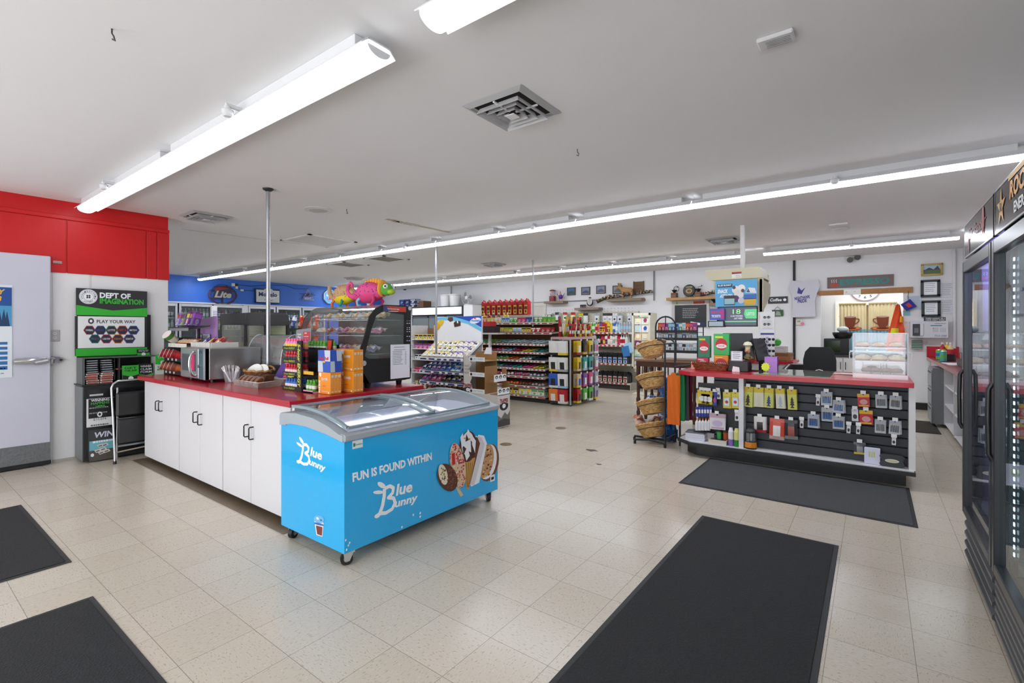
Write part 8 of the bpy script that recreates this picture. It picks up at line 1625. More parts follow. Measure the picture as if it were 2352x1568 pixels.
pz.text('18', 1683, 721, 1701, 11, P('8AD08A', emit=.5), 1, .0); pz.poly([(1711, 710), (1738, 709), (1738, 731), (1713, 731), (1709, 721)], P('5AB87A', emit=.4), 1); pz.text('LOTTO', 1715, 724, 1733, 7, wp, 2, .03); pz.text('$1,000 WINNERS', 1678, 728, 1706, 4, wp, 1, .03); pz.text('LAST WEEK', 1686, 733, 1706, 4, wp, 1, .03); pz.rect(1664, 737, 1737, 739, P('6AB88A', emit=.4), 1); wpart(b, 'display', t)
wpart(MB().cyl(((c0.x + c1.x) / 2, 6.54, (c0.z + c1.z) / 2), ((c0.x + c1.x) / 2, 6.72, c1.z + .2), .02, BLACK), 'arm', t)
b = MB(); pz = PX_(b, 'y', 6.45); c0, c1 = pz.q(1630, 735), pz.q(1664, 708); b.box(c0[0], c1[0], 6.452, 6.485, c0[1], c1[1], P('4A5FB8', .4), .002); pz.text('SCRATCH', 1633, 720, 1655, 6, P('E8483A'), 1, .04); pz.text('TICKETS', 1634, 729, 1655, 6, P('E8E8F0'), 1, .04); pz.rect(1656, 711, 1663, 732, P('B83A8A'), 1); tag(b.build('ticket_sign'), 'blue and red ticket sign hanging at the left of the lotto screen', 'sign')
c0, c1 = AY(1627, 751, 6.48), AY(1664, 736, 6.48); MB().box(c0.x, c1.x, 6.455, 6.56, c0.z, c1.z - .003, DARK, .005).box(c0.x + .015, c1.x - .01, 6.451, 6.455, c0.z + .012, c1.z - .012, P('9AB0B8', .2)).cyl(((c0.x + c1.x) / 2, 6.55, c1.z - .01), ((c0.x + c1.x) / 2, 6.64, c1.z + .42), .012, BLACK).build('small_display', label='small pale screen box under the blue ticket sign', cat='display')
# sunglass stand
p = AY(1759, 810, 6.2); zt = AY(1759, 715, 6.2).z; t = thing('sunglass_stand', 'white sunglass stand with purple vertical lettering behind the desk', 'rack', (p.x, 6.3, DZ_)); hh = zt - DT; b = MB().box(-.075, .075, 0, .02, .0, hh, P('D9D9DC', .4)).box(-.08, .08, -.06, .06, 0, .015, P('D9D9DC')).box(-.07, .07, -.004, 0, hh * .60, hh * .63, P('2A2F8A')); a = Art(b, (-.075, 0, 0), (1, 0, 0), (0, 0, 1))
for i, ch_ in enumerate('WebACCEL'): a.text(ch_, .058, hh * (.52 - .06 * i), .03, hh * .045, P('4A2A9A'), 2)
b.build('panel', t); sg = MB(); [sg.lathe([(.001, 0), (.014, .001), (.016, .004)], P('2A2220', .1), (s_ * .02, 0, 0), 12, axis='y') for s_ in (-1, 1)]; sg.box(-.006, .006, 0, .003, .002, .006, DARK).tube([(-.036, 0, .004), (-.036, .04, .002)], .0015, DARK, 5).tube([(.036, 0, .004), (.036, .04, .002)], .0015, DARK, 5); sgm = sg.mesh('sunglasses')
for i, (x, z) in enumerate([(0, .9), (0, .78)] + [(-.045, .52 - .1 * k) for k in range(5)] + [(.05, .52 - .1 * k) for k in range(5)]): put(sgm, 'sunglasses', (p.x + x, 6.250, DZ_ + hh * z), 'dark sunglasses on the white stand behind the desk', 'sunglasses', 'sunglasses on the white stand', rz=0 if i < 2 else .3)

def board(name, px0, py0, px1, py1, y, m, label, cat, d=.02, art=None, kind=None):
    a0, a1 = AY(px0, py1, y), AY(px1, py0, y); w, h = a1.x - a0.x, a1.z - a0.z; b = MB().box(0, w, 0, d, 0, h, m); art and art(Art(b, (0, 0, 0), (1, 0, 0), (0, 0, 1)), w, h, b)
    return tag(b.build(name, loc=(a0.x, y, a0.z)), label, cat)
YB = Y_B - .03
def esp(a, w, h, b):
    a.text('ESPRESSO', w * .20, h * .2, w * .74, h * .56, P('1F8A80'), 2, .035); a.disc(w * .11, h * .26, w * .07, P('B5402C'), h * .16, k=1); [a.line([(w * (.07 + .035 * i), h * .48), (w * (.08 + .035 * i), h * .58), (w * (.065 + .035 * i), h * .66), (w * (.08 + .035 * i), h * .78)], .008, P('E6E6E6'), 2) for i in range(3)]
board('espresso_sign', 1900, 629, 2053, 662, YB, P('7A6A68', .7), 'grey board sign with teal ESPRESSO lettering and a red cup', 'sign', art=esp)
p0, p1 = AY(1875, 668, YB - .03), AY(2097, 668, YB - .03); t = thing('peg_rail', 'wooden peg rail with pointed left end under the espresso sign', 'rail', ((p0.x + p1.x) / 2, YB, p0.z)); zc = OPZ + .02
wpart(MB().prism([(p0.x, zc), (p0.x + .05, zc - .05), (p1.x, zc - .05), (p1.x, zc + .05), (p0.x + .05, zc + .04)], YB - .01, Y_B - .001, P('A9743C', .5, var=.15, scale=6), 'y'), 'board', t); [wpart(MB().cyl((p0.x + .1 + k * .125, YB - .05, zc), (p0.x + .1 + k * .125, YB, zc), .007, P('C99A58')), 'peg', t) for k in range(11)]; wpart(MB().box(p0.x + .43, p0.x + .69, YB - .014, YB - .01, zc - .05, zc + .045, WHITE), 'paper_strip', t)
c = AY(1987, 662, NB - .03); t = thing('wall_clock', 'round white wall clock half hidden behind the peg rail', 'clock', (c.x, NB, c.z)); rk = AY(2022, 662, NB - .03).x - c.x; b = MB().lathe([(.001, -.03), (rk, -.03), (rk, 0)], P('F2F2F2', .4), n=36, axis='y').lathe([(rk * .95, -.032), (rk, -.04), (rk * 1.04, -.03), (rk, 0)], P('B8A8C0', .3), n=36, axis='y', cap=0); a = Art(b, (0, -.031, 0), (1, 0, 0), (0, 0, 1))
for i in range(12): a.text(str(i or 12), rk * .74 * math.sin(i * math.pi / 6) - .02, rk * .74 * math.cos(i * math.pi / 6) - .025, .04, .05, DARK, 2)
b.build('dial', t)
# cup print curtains
cu = P('E3D3A8', .9, var=.08, scale=5); cu2 = P('8FB8C8', .9)
for k in range(2):
    x0, x1 = (WX0 + .01, xm - .015) if k == 0 else (xm + .02, WX1 + .03); t = thing('cafe_curtain', 'cream gathered curtain printed with a brown coffee cup, ' + ['left', 'right'][k] + ' one', 'curtain', ((x0 + x1) / 2, NB - .06, 1.6)); nx = 40; yf = lambda i: NB - .07 + .012 * math.sin(i * 1.25)
    zl_ = [AY(1990, 805, NB - .06).z, AY(1990, 756, NB - .06).z, AY(1990, 735, NB - .06).z, WZ1 + .02]; b = MB()
    for (za, zb_), m_ in zip(zip(zl_, zl_[1:]), (cu2, cu, cu)): b.sheet([[(x0 + (x1 - x0) * i / nx, yf(i), z) for i in range(nx + 1)] for z in (za, zb_)], m_)
    wpart(b, 'cloth', t); b = MB(); cxx = x0 + (x1 - x0) * (.42 if k == 0 else .5); zc = AY(1990, 738, NB - .07).z; u = .105; pr3 = Art(b, (cxx, NB - .086, zc), (1, 0, 0), (0, 0, 1)); s_ = 1 if k == 0 else -1; br = P('7A3A22', .9); pr3.disc(0, -u * 1.35, u * 1.9, P('B5532E', .9), u * .42, k=1).disc(0, -u * 1.3, u * 1.6, P('D98A58', .9), u * .3, k=2).disc(0, -u * 1.3, u, P('5A2A1A', .9), u * .2, k=3).poly([(-u * .95, u * .9), (u * .95, u * .9), (u * .8, -u * .6), (u * .4, -u * 1.2), (-u * .4, -u * 1.2), (-u * .8, -u * .6)], br, 4).disc(0, u * .9, u * .95, P('B59A8A', .9), u * .16, k=5).line([(s_ * u * .9, u * .5), (s_ * u * 1.4, u * .5), (s_ * u * 1.4, 0), (s_ * u * .8, -u * .5)], .022, P('8A4A2C', .9), 4); wpart(b, 'cup_print', t)
    wpart(MB().box(x0, x1, NB - .09, NB - .05, WZ1 + .015, WZ1 + .04, P('B8A878', .9, var=.3, scale=40)), 'heading', t)
# coffee counter in the nook
NX0, NX1 = OPX0 + .03, OPX1 + .4; t = thing('coffee_counter', 'white nook cabinets with dark counter top below the cup curtains', 'cabinet', (0, Y_B + .8, 0)); wpart(MB().box(NX0, NX1, Y_B + .3, NB - .002, .86, .90, P('3A3A3C', .4)), 'counter_top', t); wpart(MB().box(NX0, NX1, Y_B + .33, NB - .01, .05, .858, P('DDDCDA')), 'body', t)
for i in range(5): x = NX0 + .01 + i * .31; dd = wpart(MB().box(x, x + .29, Y_B + .31, Y_B + .329, .1, .84, P('E2E2E0'), .003), 'door', t); wpart(MB().tube([(x + (.26 if i % 2 == 0 else .03), Y_B + .31, .62), (x + (.26 if i % 2 == 0 else .03), Y_B + .28, .64), (x + (.26 if i % 2 == 0 else .03), Y_B + .28, .74), (x + (.26 if i % 2 == 0 else .03), Y_B + .31, .76)], .006, DARK, 6), 'handle', dd)
xm0, xm1 = AY(1892, 790, Y_B + .45).x, AY(1950, 790, Y_B + .45).x; t = thing('black_microwave', 'black microwave on the coffee counter under the left cup curtain', 'microwave', ((xm0 + xm1) / 2, Y_B + .6, .901)); wpart(MB().box(xm0, xm1, Y_B + .45, Y_B + .85, .902, 1.21, BLACK, .01), 'body', t); wpart(MB().box(xm0 + .03, xm1 - .14, Y_B + .445, Y_B + .45, .94, 1.17, P('2A3A20', .1)), 'door', t)
put(MB().lathe([(.13, 0), (.17, .08), (.175, .12), (.001, .13)], P('1C1C1E', .3), n=20).mesh('cooker'), 'black_pan', ((xm0 + xm1) / 2 + .1, Y_B + .62, 1.211), 'round black pan standing on top of the black microwave', 'pan'); put(MB().ball((0, 0, .05), (.1, .08, .06), P('C9D2D6', .5)).mesh('bag'), 'plastic_bag', ((xm0 + xm1) / 2 + .1, Y_B + .62, 1.342), 'crumpled pale plastic bag on top of the round pan', 'bag')
# vest, tag, papers, frames
p = AY(2062, 700, YB); t = thing('life_vest', 'orange and yellow safety vest hanging at the right edge of the nook', 'vest', (p.x, YB, p.z)); rows2 = []
for k in range(9): f = k / 8; w_ = .03 + .10 * min(1, f * 1.4); rows2.append([(-w_ + 2 * w_ * i / 8 - .03 * f, -.04 - .03 * math.sin(i * 1.3 + k) - .05 * math.sin(math.pi * i / 8), -.82 * f) for i in range(9)])
MB().sheet(rows2, P('E8501E', .6)).build('body', t); MB().sheet([[(x - .0, y - .012, z) for x, y, z in r[1:6]] for r in rows2[4:6]], P('E9E02A', .6)).sheet([[(x + .05, y - .014, z) for x, y, z in r[3:7]] for r in rows2[2:4]], P('F0A82A', .6)).build('yellow_band', t); MB().cyl((0, -.02, 0), (0, .03, .02), .01, DARK).build('hook', t)
p = AY(2087, 700, YB - .02); t = thing('blue_tag', 'small blue square pot holder with red patch hanging from the peg rail', 'pot holder', (p.x, YB - .04, p.z)); MB().prism([(-.11, .01), (.02, .10), (.11, -.03), (-.03, -.11)], -.005, .005, P('2A3590', .8), 'y').prism([(-.05, .0), (0, .04), (.05, -.02), (0, -.05)], -.007, -.005, P('B52A3A'), 'y').build('cloth', t); MB().tube([(.0, 0, .08), (-.01, 0, .14), (.0, .02, .24)], .004, DARK, 5).build('loop', t)
def fr_(a, w, h, b): [b.box(*q, P('1F2A2A', .4)) for q in ((-.02, w + .02, -.015, .02, -.02, .02), (-.02, w + .02, -.015, .02, h - .02, h + .02), (-.02, .02, -.015, .02, 0, h), (w - .02, w + .02, -.015, .02, 0, h))]; a.lines(w * .2, h * .3, w * .6, h * .5, 5, P('9A9CA0'))
board('framed_certificate', 2118, 644, 2156, 680, YB, wp, 'black framed certificate under the landscape picture', 'frame', art=fr_); board('framed_certificate', 2120, 692, 2157, 725, YB, wp, 'black framed certificate above the grey tank monitor', 'frame', art=fr_)
def ls(a, w, h, b): [b.box(*q, P('A08A4A', .4, .4)) for q in ((-.02, w + .02, -.015, .02, -.02, .01), (-.02, w + .02, -.015, .02, h - .01, h + .02), (-.02, .01, -.015, .02, 0, h), (w - .01, w + .02, -.015, .02, 0, h))]; a.rect(0, h * .45, w, h * .55, P('A8C0DC')).rect(0, 0, w, h * .5, P('5A6A4A')).poly([(w * .1, h * .45), (w * .35, h * .7), (w * .6, h * .5), (w * .8, h * .85), (w * .95, h * .45)], P('3F4A3A'), 3)
board('landscape_picture', 2119, 606, 2162, 631, YB, wp, 'gilt framed landscape painting high in the corner', 'picture', art=ls)
ln = lambda a, w, h, b: a.lines(w * .1, h * .15, w * .8, h * .7, 7, P('A8AAB0'))
for q, l, m_ in (((2160, 647, 2190, 683), 'pinned white paper right of the upper certificate', 'DEDFE6'), ((2160, 686, 2190, 720), 'pinned white paper right of the lower certificate', 'DEDFE6'), ((2083, 678, 2116, 711), 'pale blue notice left of the lower certificate', 'C4D2E2'), ((2074, 713, 2091, 725), 'small turquoise note beside the safety vest', '7CCBD6')): board('wall_paper_note', *q, YB + .02, P(m_), l, 'paper', .002, ln)
board('chalk_menu', 1550, 699, 1623, 751, YB, P('26282C', .4), 'black chalkboard menu in a pale frame behind the desk', 'menu board', art=lambda a, w, h, b: (a.lines(w * .25, h * .42, w * .5, h * .4, 6, P('A8A8A8')), a.poly([(w * .4, h * .05), (w * .95, h * .05), (w * .95, h * .2), (w * .5, h * .25)], P('26305A'), 1), a.line([(w * .5, h * .2), (w * .8, h * .13)], .05, WHITE, 2), [b.box(*q, P('C4C2BE')) for q in ((-.06, 0, -.01, .02, -.02, h + .1), (w, w + .06, -.01, .02, -.02, h + .1), (0, w, -.01, .02, h, h + .1))], b.box(w * .6, w * .95, -.012, -.01, h + .02, h + .08, P('B5402C')), b.box(w * .05, w * .1, -.012, -.01, h + .02, h + .08, P('6AC04A'))))
board('coffee_sign', 1764, 680, 1809, 697, YB, DARK, 'black wooden coffee sign with white script beside the shirt', 'sign', art=lambda a, w, h, b: (a.text('Coffee', w * .1, h * .3, w * .6, h * .45, wp, 2, .03, .2), a.disc(w * .86, h * .5, w * .08, wp, h * .2)))
board('green_sign', 1773, 711, 1799, 726, YB, P('3A5A38'), 'small green hanging picture board under the coffee sign', 'sign', art=lambda a, w, h, b: (a.poly([(w * .3, h * .1), (w * .8, h * .1), (w * .7, h * .7), (w * .4, h * .8)], P('9AA89A'), 1), a.line([(w * .2, h), (w * .5, h * 1.5), (w * .8, h)], .008, DARK, 1)))
b = board('thermostat', 1828, 733, 1843, 746, YB, P('D9D2BC', .4), 'beige wall thermostat with pink flower note below the shirt', 'thermostat', .03, lambda a, w, h, b: (a.rect(w * .2, h * .5, w * .5, h * .3, P('8A9A8A')), a.disc(w * 1.0, h * .2, w * .28, P('E87AA8'), k=2)))
q0, q1 = AY(1812, 645, YB), AY(1884, 728, YB); w_, h_ = q1.x - q0.x, q0.z - q1.z; t = thing('white_shirt', 'white Nighthawk Pride shirt pinned flat on the back wall', 'shirt', ((q0.x + q1.x) / 2, YB - .045, q1.z)); pts = [(.12, 0), (.86, .01), (.84, .45), (.9, .62), (1, .82), (.93, 1), (.62, .97), (.5, .95), (.38, .97), (.1, 1), (0, .78), (.13, .62)]; b = MB().prism([((x - .5) * w_, z * h_) for x, z in pts], 0, .02, P('D2D2DA', .9, var=.03, scale=6), 'y'); a = Art(b, (-w_ / 2, 0, 0), (1, 0, 0), (0, 0, 1)); nv_ = P('34308A'); a.text('NIGHTHAWK', w_ * .2, h_ * .46, w_ * .5, h_ * .09, nv_, 2, .04, .1, .12).text('PRIDE', w_ * .3, h_ * .38, w_ * .3, h_ * .09, nv_, 2, .04, .1, .12).poly([(w_ * .28, h_ * .65), (w_ * .42, h_ * .62), (w_ * .54, h_ * .8), (w_ * .42, h_ * .72), (w_ * .32, h_ * .82)], nv_, 2); b.build('cloth', t)
def tls(a, w, h, b): b.box(.03, w * .36, -.02, 0, .03, h - .03, P('D9DADF', .3), .01).box(w * .06, w * .26, -.03, -.02, h * .12, h * .86, P('3A3C42'), .006).box(w * .1, w * .22, -.034, -.03, h * .3, h * .6, P('6A6C72')); a.text('TLS-300', w * .64, h * .06, w * .32, h * .12, P('8A8CA0'), 2, .03, .2).text('VEEDER-ROOT', w * .64, h * .85, w * .3, h * .06, P('5A5C60'), 2).rect(w * .54, h * .72, w * .3, h * .06, P('3A8A98'), 1); [a.rect(w * (.6 + .2 * g) + w * .05 * i, h * (.36 + .09 * j), w * .04, h * .07, P('C98A8A' if (g, i, j) == (0, 0, 2) else 'B8BAC4'), 1) for g in (0, 1) for i in range(3) for j in range(3)]
board('tank_monitor', 2091, 738, 2178, 775, YB - .14, P('D2D4DA', .35), 'grey wall-mounted tank gauge box with keypads and TLS-300 lettering', 'control box', .165, tls)
board('motto_plaque', 2122, 728, 2172, 737, YB - .12, P('26262A'), 'dark plaque with white lettering standing on the grey gauge box', 'plaque', .02, lambda a, w, h, b: a.text('THERE CANNOT BE A', .02, h * .55, w * .9, h * .3, wp, 2).text('CRISIS NEXT WEEK', .02, h * .12, w * .9, h * .3, wp, 2)); board('wire_basket', 2094, 782, 2118, 800, YB - .04, P('3A4A44'), 'small dark wire letter basket on the wall under the gauge box', 'basket', .06, lambda a, w, h, b: [a.rect(0, h * .2 * i, w, .012, P('9ABFAE'), 1) for i in range(5)])
# second red counter, chair, bits behind the desk
t = thing('office_chair', 'black office chair with rounded mesh back behind the checkout desk', 'chair', (AY(1882, 830, 7.1).x, 7.1, 0)); w_ = (AY(1921, 830, 7.1).x - AY(1845, 830, 7.1).x) / 2; z1 = AY(1882, 797, 7.1).z; pts = [(-w_, .55), (w_, .55), (w_, z1 - .16), (w_ * .88, z1 - .06), (w_ * .6, z1), (-w_ * .6, z1), (-w_ * .88, z1 - .06), (-w_, z1 - .16)]; ck_ = P('2A2C2E', .8); MB().prism(pts, 0, .05, ck_, 'y').build('backrest', t); MB().box(-.25, .25, -.45, .02, .44, .52, ck_, .03).build('seat', t); MB().cyl((0, -.2, .1), (0, -.2, .44), .03, DARK).build('post', t); [MB().tube([(0, -.2, .1), (.28 * math.cos(i * 1.257), -.2 + .28 * math.sin(i * 1.257), .035)], .016, DARK, 6).ball((.28 * math.cos(i * 1.257), -.2 + .28 * math.sin(i * 1.257), .03), .03, BLACK, 8, 6).build('leg', t) for i in range(5)]; MB().tube([(-.13 + .26 * i / 8, -.01, z1 - .42 + .14 * math.sin(math.pi * i / 8)) for i in range(9)], .012, CHROME, 6).build('back_bar', t); [MB().tube([(s_ * w_, -.02, .62), (s_ * (w_ + .04), -.2, .68), (s_ * (w_ + .04), -.32, .68)], .018, DARK, 6).build('armrest', t) for s_ in (-1, 1)]
YD = 8.0; q0, q1 = AY(1765, 835, YD), AY(1822, 815, YD); t = thing('side_counter', 'short red topped counter behind the register', 'counter', (q0.x + .3, YD + .3, 0)); wpart(MB().box(q0.x - .6, q1.x, YD, YD + .7, .88, .92, redc, .003), 'top', t); wpart(MB().box(q0.x - .55, q1.x - .05, YD + .04, YD + .66, .01, .878, P('D9D9DA')), 'body', t)
put(carton(.5, .3, .12, 'A8784C', '8A6038', 'C09A70'), 'cardboard_box', (q1.x - .3, YD + .15, .921), 'brown cardboard box on the short red counter', 'box'); put(carton(.45, .25, .10, 'E6E6E6', 'D0D0D4', 'F0F0F0'), 'white_box', (q1.x - .34, YD + .16, 1.042), 'white box on the brown cardboard box', 'box'); [put(MB().ball((0, 0, .05), .055, P('3FB03A', .3)).mesh('apple'), 'green_ball', (q1.x - .36 + .12 * i, YD + .26, 1.143), 'shiny green apple on the white box behind the register', 'apple', 'two green apples') for i in range(2)]; t = thing('trash_can', 'black rounded bin left of the office chair', 'bin', (AY(1833, 835, 7.4).x, 7.4, 0)); MB().lathe([(.17, 0), (.2, .6), (.2, .85), (.12, .93), (.001, .94)], P('151618', .2), n=24).build('body', t)
# right hand service counter
RX = .80; ry0, ry1 = 7.05, 10.93; t = thing('service_counter', 'red topped white open shelf counter running along the right wall', 'counter', (1.0, 9.0, 0)); zt = AX(2200, 865, RX).z; wpart(MB().box(RX - .06, X_R - .001, ry0 - .02, ry1, .875, .92, P('A02436', .3, coat=.3)).box(RX - .06, RX + .35, ry1 - .02, ry1, .92, 1.10, redc), 'top', t); b = MB()
for y in (ry0, 8.05, 9.05, ry1 - .02): b.box(RX, X_R - .01, y, y + .02, .05, .874, P('E6E6E8'))
b.box(X_R - .03, X_R - .01, ry0, ry1, .05, .874, P('DADADC')).box(RX + .06, X_R - .01, ry0 + .02, ry1, 0, .049, DARK); wpart(b, 'frame', t); [wpart(MB().box(RX + .01, X_R - .04, y0, y0 + .97, z, z + .02, P('E6E6E8')), 'shelf', t) for y0 in (ry0 + .03, 8.08) for z in (.06, .33, .6)]; wpart(MB().box(RX - .0, X_R - .04, 9.68, 10.9, .06, .87, P('E0E0E2')), 'end_cabinet', t)
t = thing('drawer_cabinet', 'grey metal drawer cabinet under the right hand counter', 'cabinet', (RX, 9.3, 0)); wpart(MB().box(RX - .12, X_R - .05, 9.08, 9.66, .052, .84, P('8A8E92', .4, .3)), 'body', t); [wpart(MB().box(RX - .135, RX - .12, 9.10, 9.64, .05 + .26 * k, .29 + .26 * k, P('A0A3A8', .4, .3), .003).box(RX - .14, RX - .135, 9.2, 9.54, .24 + .26 * k, .26 + .26 * k, DARK), 'drawer', t) for k in range(3)]
rr = random.Random(9); gd = [('cardboard box', 'B08A58'), ('purple bag', '5A2A9A'), ('brown box', '8A6238'), ('white bin', 'E3E3E3'), ('yellow packet', 'D9C23A'), ('grey box', '7A7C80')]
for i in range(12): nm_, c = gd[i % 6]; y = ry0 + .2 + (i % 4) * .46 + (.08 if i % 4 > 1 else 0); z = (.081, .351, .621)[i // 4]; put(carton(.22, .18, .14 + .02 * (i % 3), c, c, 'D9D2C4'), 'stored_box', (RX + .12, y, z), nm_ + ' on the ' + ['bottom', 'middle', 'upper'][i // 4] + ' shelf of the right hand counter, ' + ['nearest', 'second', 'third', 'farthest'][i % 4] + ' along', 'box', rz=R(-90 + rr.uniform(-15, 15)))
for i, (px, py, c, nm_) in enumerate(((2157, 818, 'GBD', 'green can'), (2165, 815, 'RYW', 'red bottle'), (2175, 814, 'YRW', 'yellow bottle'), (2150, 822, 'TGW', 'teal can'), (2183, 816, 'ERW', 'cream bottle'))): p = AZ(px, py + 8, .92); put(bottle(.04, .26, *cc(c)) if 'bottle' in nm_ else can_(.04, .16, *cc(c)[:2]), 'counter_' + nm_.split()[1], (max(p.x, RX + .02), min(p.y, 10.6), .921), nm_ + ' among the goods at the back of the right hand counter', 'bottle')
t = thing('black_caddy', 'round black caddy on the right hand counter', 'caddy', (.9, 9.6, .921)); MB().lathe([(.08, 0), (.085, .1), (.075, .1), (.07, .01), (.001, .01)], BLACK, n=18).build('cup', t)
t = thing('lighter_rack', 'tiered rack of colourful lighters on the right hand counter by the coolers', 'rack', (1.0, 8.2, .921)); b = MB()
for k in range(4): b.box(-.12 + .06 * k, .16, -.35, .35, .10 * k, .10 * k + .09, P('9A5A50' if k % 2 else '3A3C40'))
b.box(.10, .16, -.35, .35, .4, .55, P('C9C0B0')).build('tiers', t); lm = {c: MB().box(-.008, .008, -.012, .012, 0, .07, P(WORD[c], .3), .003).box(-.007, .007, -.01, .01, .07, .08, CHROME).mesh('lighter') for c in 'PTRBGKOD'}
for k in range(3):
    for j in range(16): c = 'PTRBGKOD'[(j + 3 * k) % 8]; put(lm[c], 'lighter', (1.0 - .09 + .06 * k, 8.2 - .32 + j * .042, .921 + .10 * k + .0905), NAME[c] + ' lighter on tier ' + ['one', 'two', 'three'][k] + ' of the lighter rack', 'lighter', NAME[c] + ' lighters tier %d' % k)
[put(MB().box(-.1, .1, -.14, .14, 0, .006, P('D9D9DE')).mesh('binder'), 'paper_pad', (.87 + .02 * i, 8.9 - .3 * i, .921), 'white paper pad lying on the right hand counter, ' + ['farther', 'nearer'][i], 'paper') for i in range(2)]
t = thing('wall_rack', 'pink headed narrow rack of small goods on the right wall', 'rack', (X_R, 8.7, 1.3)); b = MB().box(-.02, 0, -.2, .2, 0, .85, P('D9D9DC')).box(-.06, -.02, -.2, .0, .62, .80, P('E83A78')); [b.box(-.10, -.02, -.18, .18, .1 + .13 * k, .15 + .13 * k, P('3A70B8' if k % 2 else 'C9CCD6')) for k in range(4)]; b.build('panel', t)

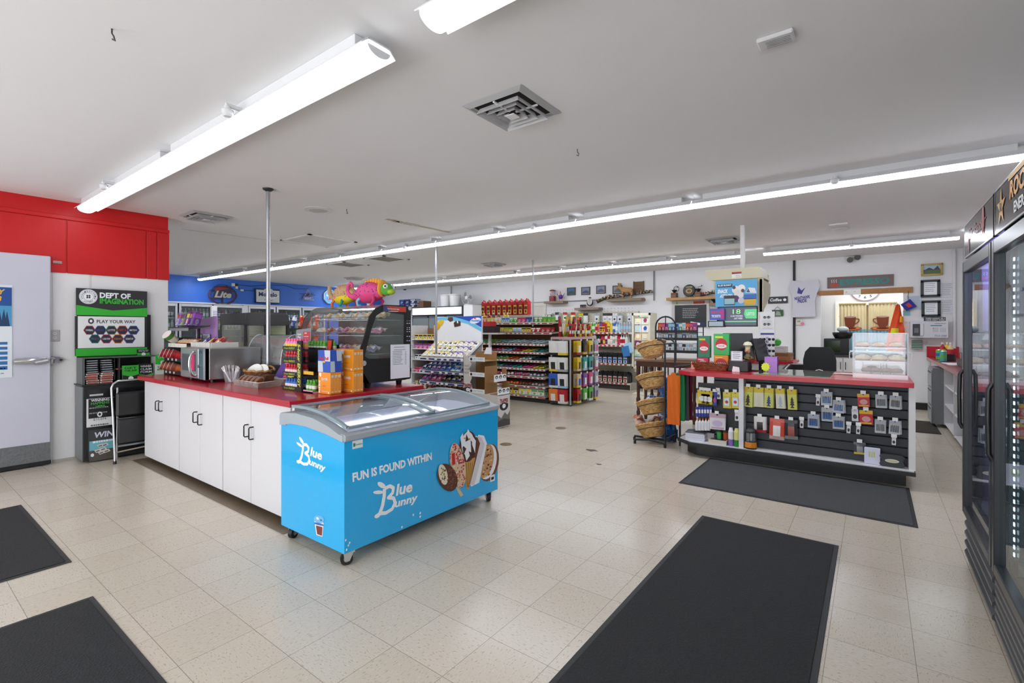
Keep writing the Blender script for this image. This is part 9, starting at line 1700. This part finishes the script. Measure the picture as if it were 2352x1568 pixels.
FXR = .45; cb = P('2B2D30', .35); cg = P('3A3D41', .3, .3)
def drink_cooler(y0, y1, label, lit, words, star):
    t = thing('glass_door_cooler', label, 'cooler', (FXR + .3, (y0 + y1) / 2, 0)); b = MB(); z0, z1, zh = .30, 1.79, 2.0
    for q in ((y0, y0 + .03), (y1 - .03, y1)): b.box(FXR + .03, X_R - .02, q[0], q[1], .02, zh, cb)
    b.box(FXR + .06, X_R - .06, y1 - .036, y1 - .031, .31, 1.78, P('D2CCFA' if not lit else '6FA0AC', .4))
    b.box(X_R - .05, X_R - .02, y0 + .03, y1 - .03, .02, zh, P('CFC9F8' if not lit else '3A5A6A', .5)).box(FXR + .03, X_R - .05, y0 + .03, y1 - .03, z1 + .0, zh - .0, cb).box(FXR + .03, X_R - .05, y0 + .03, y1 - .03, .02, z0, cb); wpart(b, 'cabinet', t)
    g = MB().box(FXR, FXR + .03, y0, y1, .04, z0 - .005, cb, .003); n = 4 if not lit else 6
    for k in range(n): g.prism([(FXR - .012, .06 + k * .23 / n), (FXR, .05 + k * .23 / n), (FXR, .09 + k * .23 / n), (FXR - .012, .075 + k * .23 / n)], y0 + .02, y1 - .02, P('55585C', .3, .4), 'y')
    wpart(g, 'grille', t); d = MB(); f = .045
    for q in ((y0, y0 + f, z0, z1), (y1 - f, y1, z0, z1), (y0 + f, y1 - f, z1 - f - .02, z1), (y0 + f, y1 - f, z0, z0 + f)): d.box(FXR - .02, FXR + .025, q[0], q[1], q[2], q[3], cg, .004)
    d = wpart(d, 'door', t); wpart(MB().box(FXR, FXR + .006, y0 + f, y1 - f, z0 + f, z1 - f - .02, GLASS('E4EAF8' if not lit else 'E0F0F4', .06, .01)), 'door_glass', d); wpart(MB().tube([(FXR - .02, y1 - .03, .80), (FXR - .034, y1 - .03, .83), (FXR - .036, y1 - .03, 1.0), (FXR - .034, y1 - .03, 1.12), (FXR - .02, y1 - .03, 1.15)], .010, BLACK, 8), 'handle', d)
    s_ = MB(); zs_ = (.36, .72, 1.05, 1.38)
    for z in zs_: s_.box(FXR + .06, X_R - .06, y0 + .04, y1 - .04, z - .012, z, P('D9DCE0', .3, .5))
    wpart(s_, 'shelf', t); wpart(MB().box(FXR + .045, FXR + .06, y1 - .065 - (.0), y1 - .045, z0 + .08, z1 - .12, P('5A6068')).box(FXR + .046, FXR + .05, 0, 0, 0, 0, P('E6F2FF')), 'led_housing', t); lb = MB(); [lb.box(FXR + .041, FXR + .045, y1 - .062, y1 - .048, z0 + .1 + .033 * i, z0 + .115 + .033 * i, P('E6F2FF', emit=6)) for i in range(40 * lit)]; lit or lb.box(FXR + .2, FXR + .22, y0 + .05, y1 - .05, z1 - .03, z1 - .012, P('D0C8FF', emit=45)); wpart(lb, 'led_or_fill_strip', t)  # lit coolers get led dots; the far one a hidden added fill bar
    for k, z in enumerate(zs_):
        for j in range(8 * lit):
            c = ['TBW', 'DTW', 'BNW', 'TDL'][(j + k) % 4] if lit else ['LPW', 'PWL', 'NPW', 'WLP'][(j + k) % 4]
            put(bottle(.034, .22, *cc(c)), 'chilled_bottle', (FXR + .14, y0 + .10 + j * (y1 - y0 - .2) / 7, z + .001), nm2(c) + ' chilled bottle on ' + ['the bottom', 'the second', 'the third', 'the top'][k] + ' shelf of the ' + ('near' if lit else 'far') + ' glass door cooler', 'bottle', nm2(c) + ' bottles, cooler %s shelf %d' % ('near' if lit else 'far', k))
    h = MB().box(FXR - .01, FXR + .03, y0 + .005, y1 - .005, 1.81, zh + .01, P('1E1F22', .15), .004); a = Art(h, (FXR - .0105, y1 - .005, 1.81), (0, -1, 0), (0, 0, 1)); L_ = y1 - y0 - .01
    for q in ((0, 0, L_, .008), (0, .19, L_, .01), (0, 0, .008, .2)): a.rect(*q, P('8A8D92', .3, .6))
    if star:
        a.poly([(L_ * .15 + .085 * (1 if i % 2 == 0 else .38) * math.sin(i * math.pi / 5), .10 + .085 * (1 if i % 2 == 0 else .38) * math.cos(i * math.pi / 5)) for i in range(10)], P('D9A93A', .3, .3), 2); a.text('R', L_ * .13, .08, .04, .04, DARK, 4); a.text('ROCKSTAR', L_ * .32, .095, L_ * .6, .075, P('E0A030'), 2, .04, .15).text('ENERGY DRINK', L_ * .40, .03, L_ * .5, .045, wp, 2, .03).rect(L_ * .3, .175, L_ * .4, .02, P('D9A93A'), 2)
    else: a.text('Dr Pepper', L_ * .2, .06, L_ * .6, .09, P('8A2A30'), 2, 0, .2).disc(L_ * .2, .06, .02, P('A02A2A'), .05, k=2).disc(L_ * .72, .12, .03, P('A8302A'), .07, k=3)
    wpart(h, 'header_sign', t)
drink_cooler(3.075, 3.945, 'dark glass door drink cooler beyond the lit one, purple tinged inside', False, '', False)
drink_cooler(2.10, 3.05, 'nearest glass door drink cooler with bright led strip and star header sign', True, '', True)
drink_cooler(1.13, 2.08, 'glass door drink cooler cut off by the right edge of the picture', True, '', True)
bpy.context.view_layer.update()
